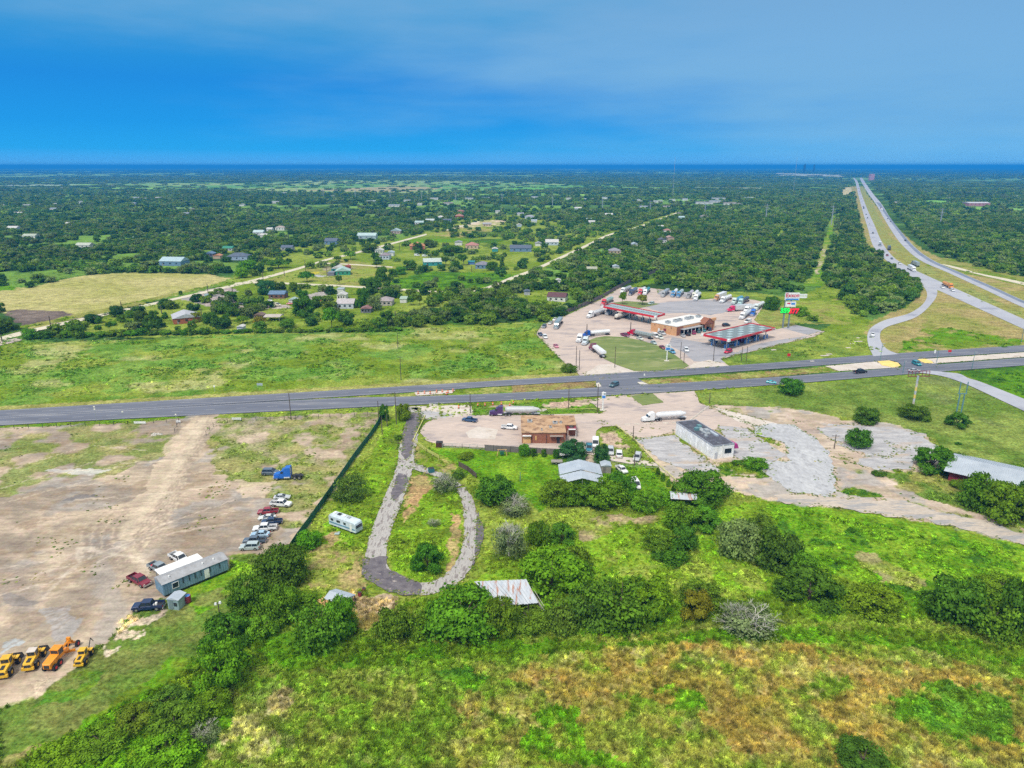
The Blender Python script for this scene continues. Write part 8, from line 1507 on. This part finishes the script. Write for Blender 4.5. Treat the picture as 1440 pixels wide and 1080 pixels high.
KEEP = [PX(P) for P in ([(560, 566), (600, 566), (600, 600), (585, 640), (640, 665), (672, 690), (690, 750), (665, 810), (620, 842), (520, 842), (500, 800), (540, 700)],
        [(590, 612), (598, 592), (660, 583), (846, 579), (850, 599), (838, 642), (681, 632), (622, 629)], [(828, 565), (976, 549), (1080, 603), (1000, 606), (915, 617), (866, 600), (836, 584)], [(860, 598), (960, 610), (1015, 664), (985, 670), (925, 648)],
        [(945, 594), (995, 592), (1036, 640), (1004, 650), (948, 614)], [(1055, 598), (1120, 594), (1180, 690), (1165, 701), (1060, 654), (1104, 625)], [(1148, 600), (1300, 606), (1330, 644), (1200, 664)], [(1080, 692), (1260, 700), (1480, 758), (1480, 780), (1080, 708)], [(1325, 640), (1400, 640), (1460, 680), (1460, 720), (1330, 682)],
        [(-300, 575), (1500, 484), (1500, 520), (-300, 618)], [(215, 800), (325, 780), (325, 815), (235, 860)], [(1290, 518), (1350, 522), (1480, 575), (1480, 600), (1380, 555)], [(455, 725), (475, 715), (515, 745), (505, 756)], [(662, 815), (745, 812), (762, 862), (700, 862)], [(782, 655), (862, 655), (862, 700), (786, 700)], [(180, 842), (262, 842), (262, 866), (180, 866)], [(750, 470), (765, 452), (868, 402), (1075, 415), (1165, 462), (1165, 470), (1030, 516), (818, 530)])]
LOOPIN = PX([(592, 668), (640, 690), (650, 760), (640, 790), (600, 818), (552, 800), (545, 770), (560, 715), (575, 680)])
def free(px, py):
    m = np.ones(px.shape, bool)
    for P in KEEP: m &= ~pip(px, py, P)
    return m | pip(px, py, LOOPIN)
def mown(px, py): 
    m = np.zeros(px.shape, bool)
    for P in (PX([(0, 1000), (150, 905), (232, 842), (400, 785), (330, 860), (250, 950), (100, 1030), (0, 1085)]), PX([(1000, 550), (1300, 526), (1480, 580), (1480, 740), (1340, 650), (1240, 592), (1000, 572)]), PX([(600, 625), (850, 645), (950, 700), (760, 722), (690, 690), (645, 652)])): m |= pip(px, py, P)
    return m
patchy = lambda X, Y, s, t, sd: fbm(X / s, Y / s, sd, 3) > t
scatter('weeds', 140000, 62, 300, lambda px, py, C, X, Y: free(px, py) & ~mown(px, py) & (C[:, 1] > C[:, 0] * 1.05) & (rng.uniform(0, 1, len(X)) < .25 + .75 * patchy(X, Y, 5, .5, 61)), .26, .70, WT, 'leafy green weeds covering the rough ground', 'weeds', (1.6, 1.65, 1.3))
scatter('tall_grass', 100000, 62, 210, lambda px, py, C, X, Y: free(px, py) & ~mown(px, py) & (py > 830) & (C[:, 0] > .11), .3, .7, GT_, 'tall dry grass of the foreground field', 'grass', (1.65, 1.75, 1.4), .4)
scatter('field_weeds', 26000, 300, 620, lambda px, py, C, X, Y: free(px, py) & ~mown(px, py) & (C[:, 1] > C[:, 0] * 1.1) & patchy(X, Y, 14, .52, 63), .35, .9, WT, 'scattered weed clumps in the big grass field', 'weeds', (1.2, 1.35, 1.1), .4, .8)
def edge_weeds():
    Xs, Ys, Cs = [], [], []
    for P, dn, closed in EDGES:
        Q = list(P) + ([P[0]] if closed else [])
        for a, b in zip(Q[:-1], Q[1:]):
            L_ = math.hypot(b[0] - a[0], b[1] - a[1]); ym = (a[1] + b[1]) / 2
            if ym > 620 or ym < 60 or abs(a[0]) > ym * .85 + 60: continue
            m = rng.poisson(L_ * dn * 2.4); t = rng.uniform(0, 1, m); Xs.append(a[0] + (b[0] - a[0]) * t + rng.normal(0, .55, m)); Ys.append(a[1] + (b[1] - a[1]) * t + rng.normal(0, .55, m))
    for P in (PX([(880, 605), (960, 575), (1080, 572), (1180, 588), (1300, 610), (1325, 640), (1270, 680), (1450, 755), (1330, 738), (1200, 715), (1030, 690), (930, 660)]), PX([(0, 602), (260, 590), (535, 582), (420, 750), (322, 796), (150, 905), (0, 990)])):
        q = np.array(W(P)); m = 9000; x = rng.uniform(q[:, 0].min(), q[:, 0].max(), m); y = rng.uniform(q[:, 1].min(), q[:, 1].max(), m); k = pip(x, y, q) & (fbm(x / 6, y / 6, 88, 4) > .645) & (y > 130); Xs.append(x[k]); Ys.append(y[k])
    X = np.concatenate(Xs); Y = np.concatenate(Ys); k = (fbm(X / 5, Y / 5, 71, 3) > .46); X, Y = X[k], Y[k]; n = len(X)
    # keep them off the buildings and out of the busy lots
    px, py = proj(X, Y); k = np.ones(n, bool)
    for P in (PX([(600, 600), (840, 585), (838, 630), (600, 622)]), PX([(945, 594), (995, 592), (1036, 640), (1004, 650), (948, 614)]), PX([(760, 470), (870, 410), (1070, 420), (1150, 466), (1040, 494), (975, 515), (830, 526)])): k &= ~pip(px, py, P)
    X, Y = X[k], Y[k]; n = len(X); r = rng.uniform(.14, .42, n) * (Y / 130) ** .4; c = np.array([(0.13, 0.22, 0.02), (0.2, 0.24, 0.05), (0.30, 0.27, 0.1), (0.08, 0.17, 0.02)])[rng.integers(0, 4, n)] * rng.uniform(.8, 1.6, (n, 1))
    stuff_points('edge_weeds', X, Y, np.zeros(n) + .02, np.stack([r, r, r * .6], 1), rng.uniform(0, 6.28, n), rng.integers(0, len(WT), n), c, WT, 'weeds creeping over the edges and cracks of the paving', 'weeds')
edge_weeds()
# brush in the lower left: bigger leafy clumps
BR = PX([(20, 1090), (80, 1050), (130, 1018), (200, 985), (240, 950), (290, 930), (310, 960), (260, 1100), (60, 1130)])
scatter('brush', 22000, 62, 150, lambda px, py, C, X, Y: pip(px, py, BR) & patchy(X, Y, 4, .55, 65), .4, 1.0, SB, 'leafy brush thicket in the lower left corner', 'brush', (1.8, 1.75, 1.2), .5, .9)
scatter('creeping_brush', 9000, 62, 260, lambda px, py, C, X, Y: (pip(px, py, PX([(1270, 985), (1330, 960), (1420, 990), (1430, 1040), (1340, 1035), (1285, 1020)])) | pip(px, py, PX([(612, 945), (690, 950), (685, 975), (620, 968)])) | pip(px, py, PX([(340, 900), (520, 925), (420, 960), (330, 950)])) | (pip(px, py, PX([(1080, 708), (1440, 768), (1500, 880), (1290, 850), (1100, 770)])) & patchy(X, Y, 6, .6, 66))), .5, 1.1, SB, 'low dark green creepers in patches on the fields', 'ground cover', (1.3, 1.4, 1.1), .45, .6)
# ---------------------------------------------------------------- air
def haze():
    m, N, L = newmat('haze_air'); o = N.new('ShaderNodeOutputMaterial'); v = N.new('ShaderNodeVolumePrincipled'); v.inputs['Color'].default_value = (.03, .38, .97, 1); v.inputs['Density'].default_value = HZ; v.inputs['Anisotropy'].default_value = 0.0; L.new(v.outputs[0], o.inputs['Volume'])
    q = MB(); q.box((0, 29000, 58), (170000, 64000, 120)); b = q.build('haze', m); tag(b, 'thin blue air between the camera and the horizon', 'haze', kind='stuff')
HZ = 1.15e-4
haze()
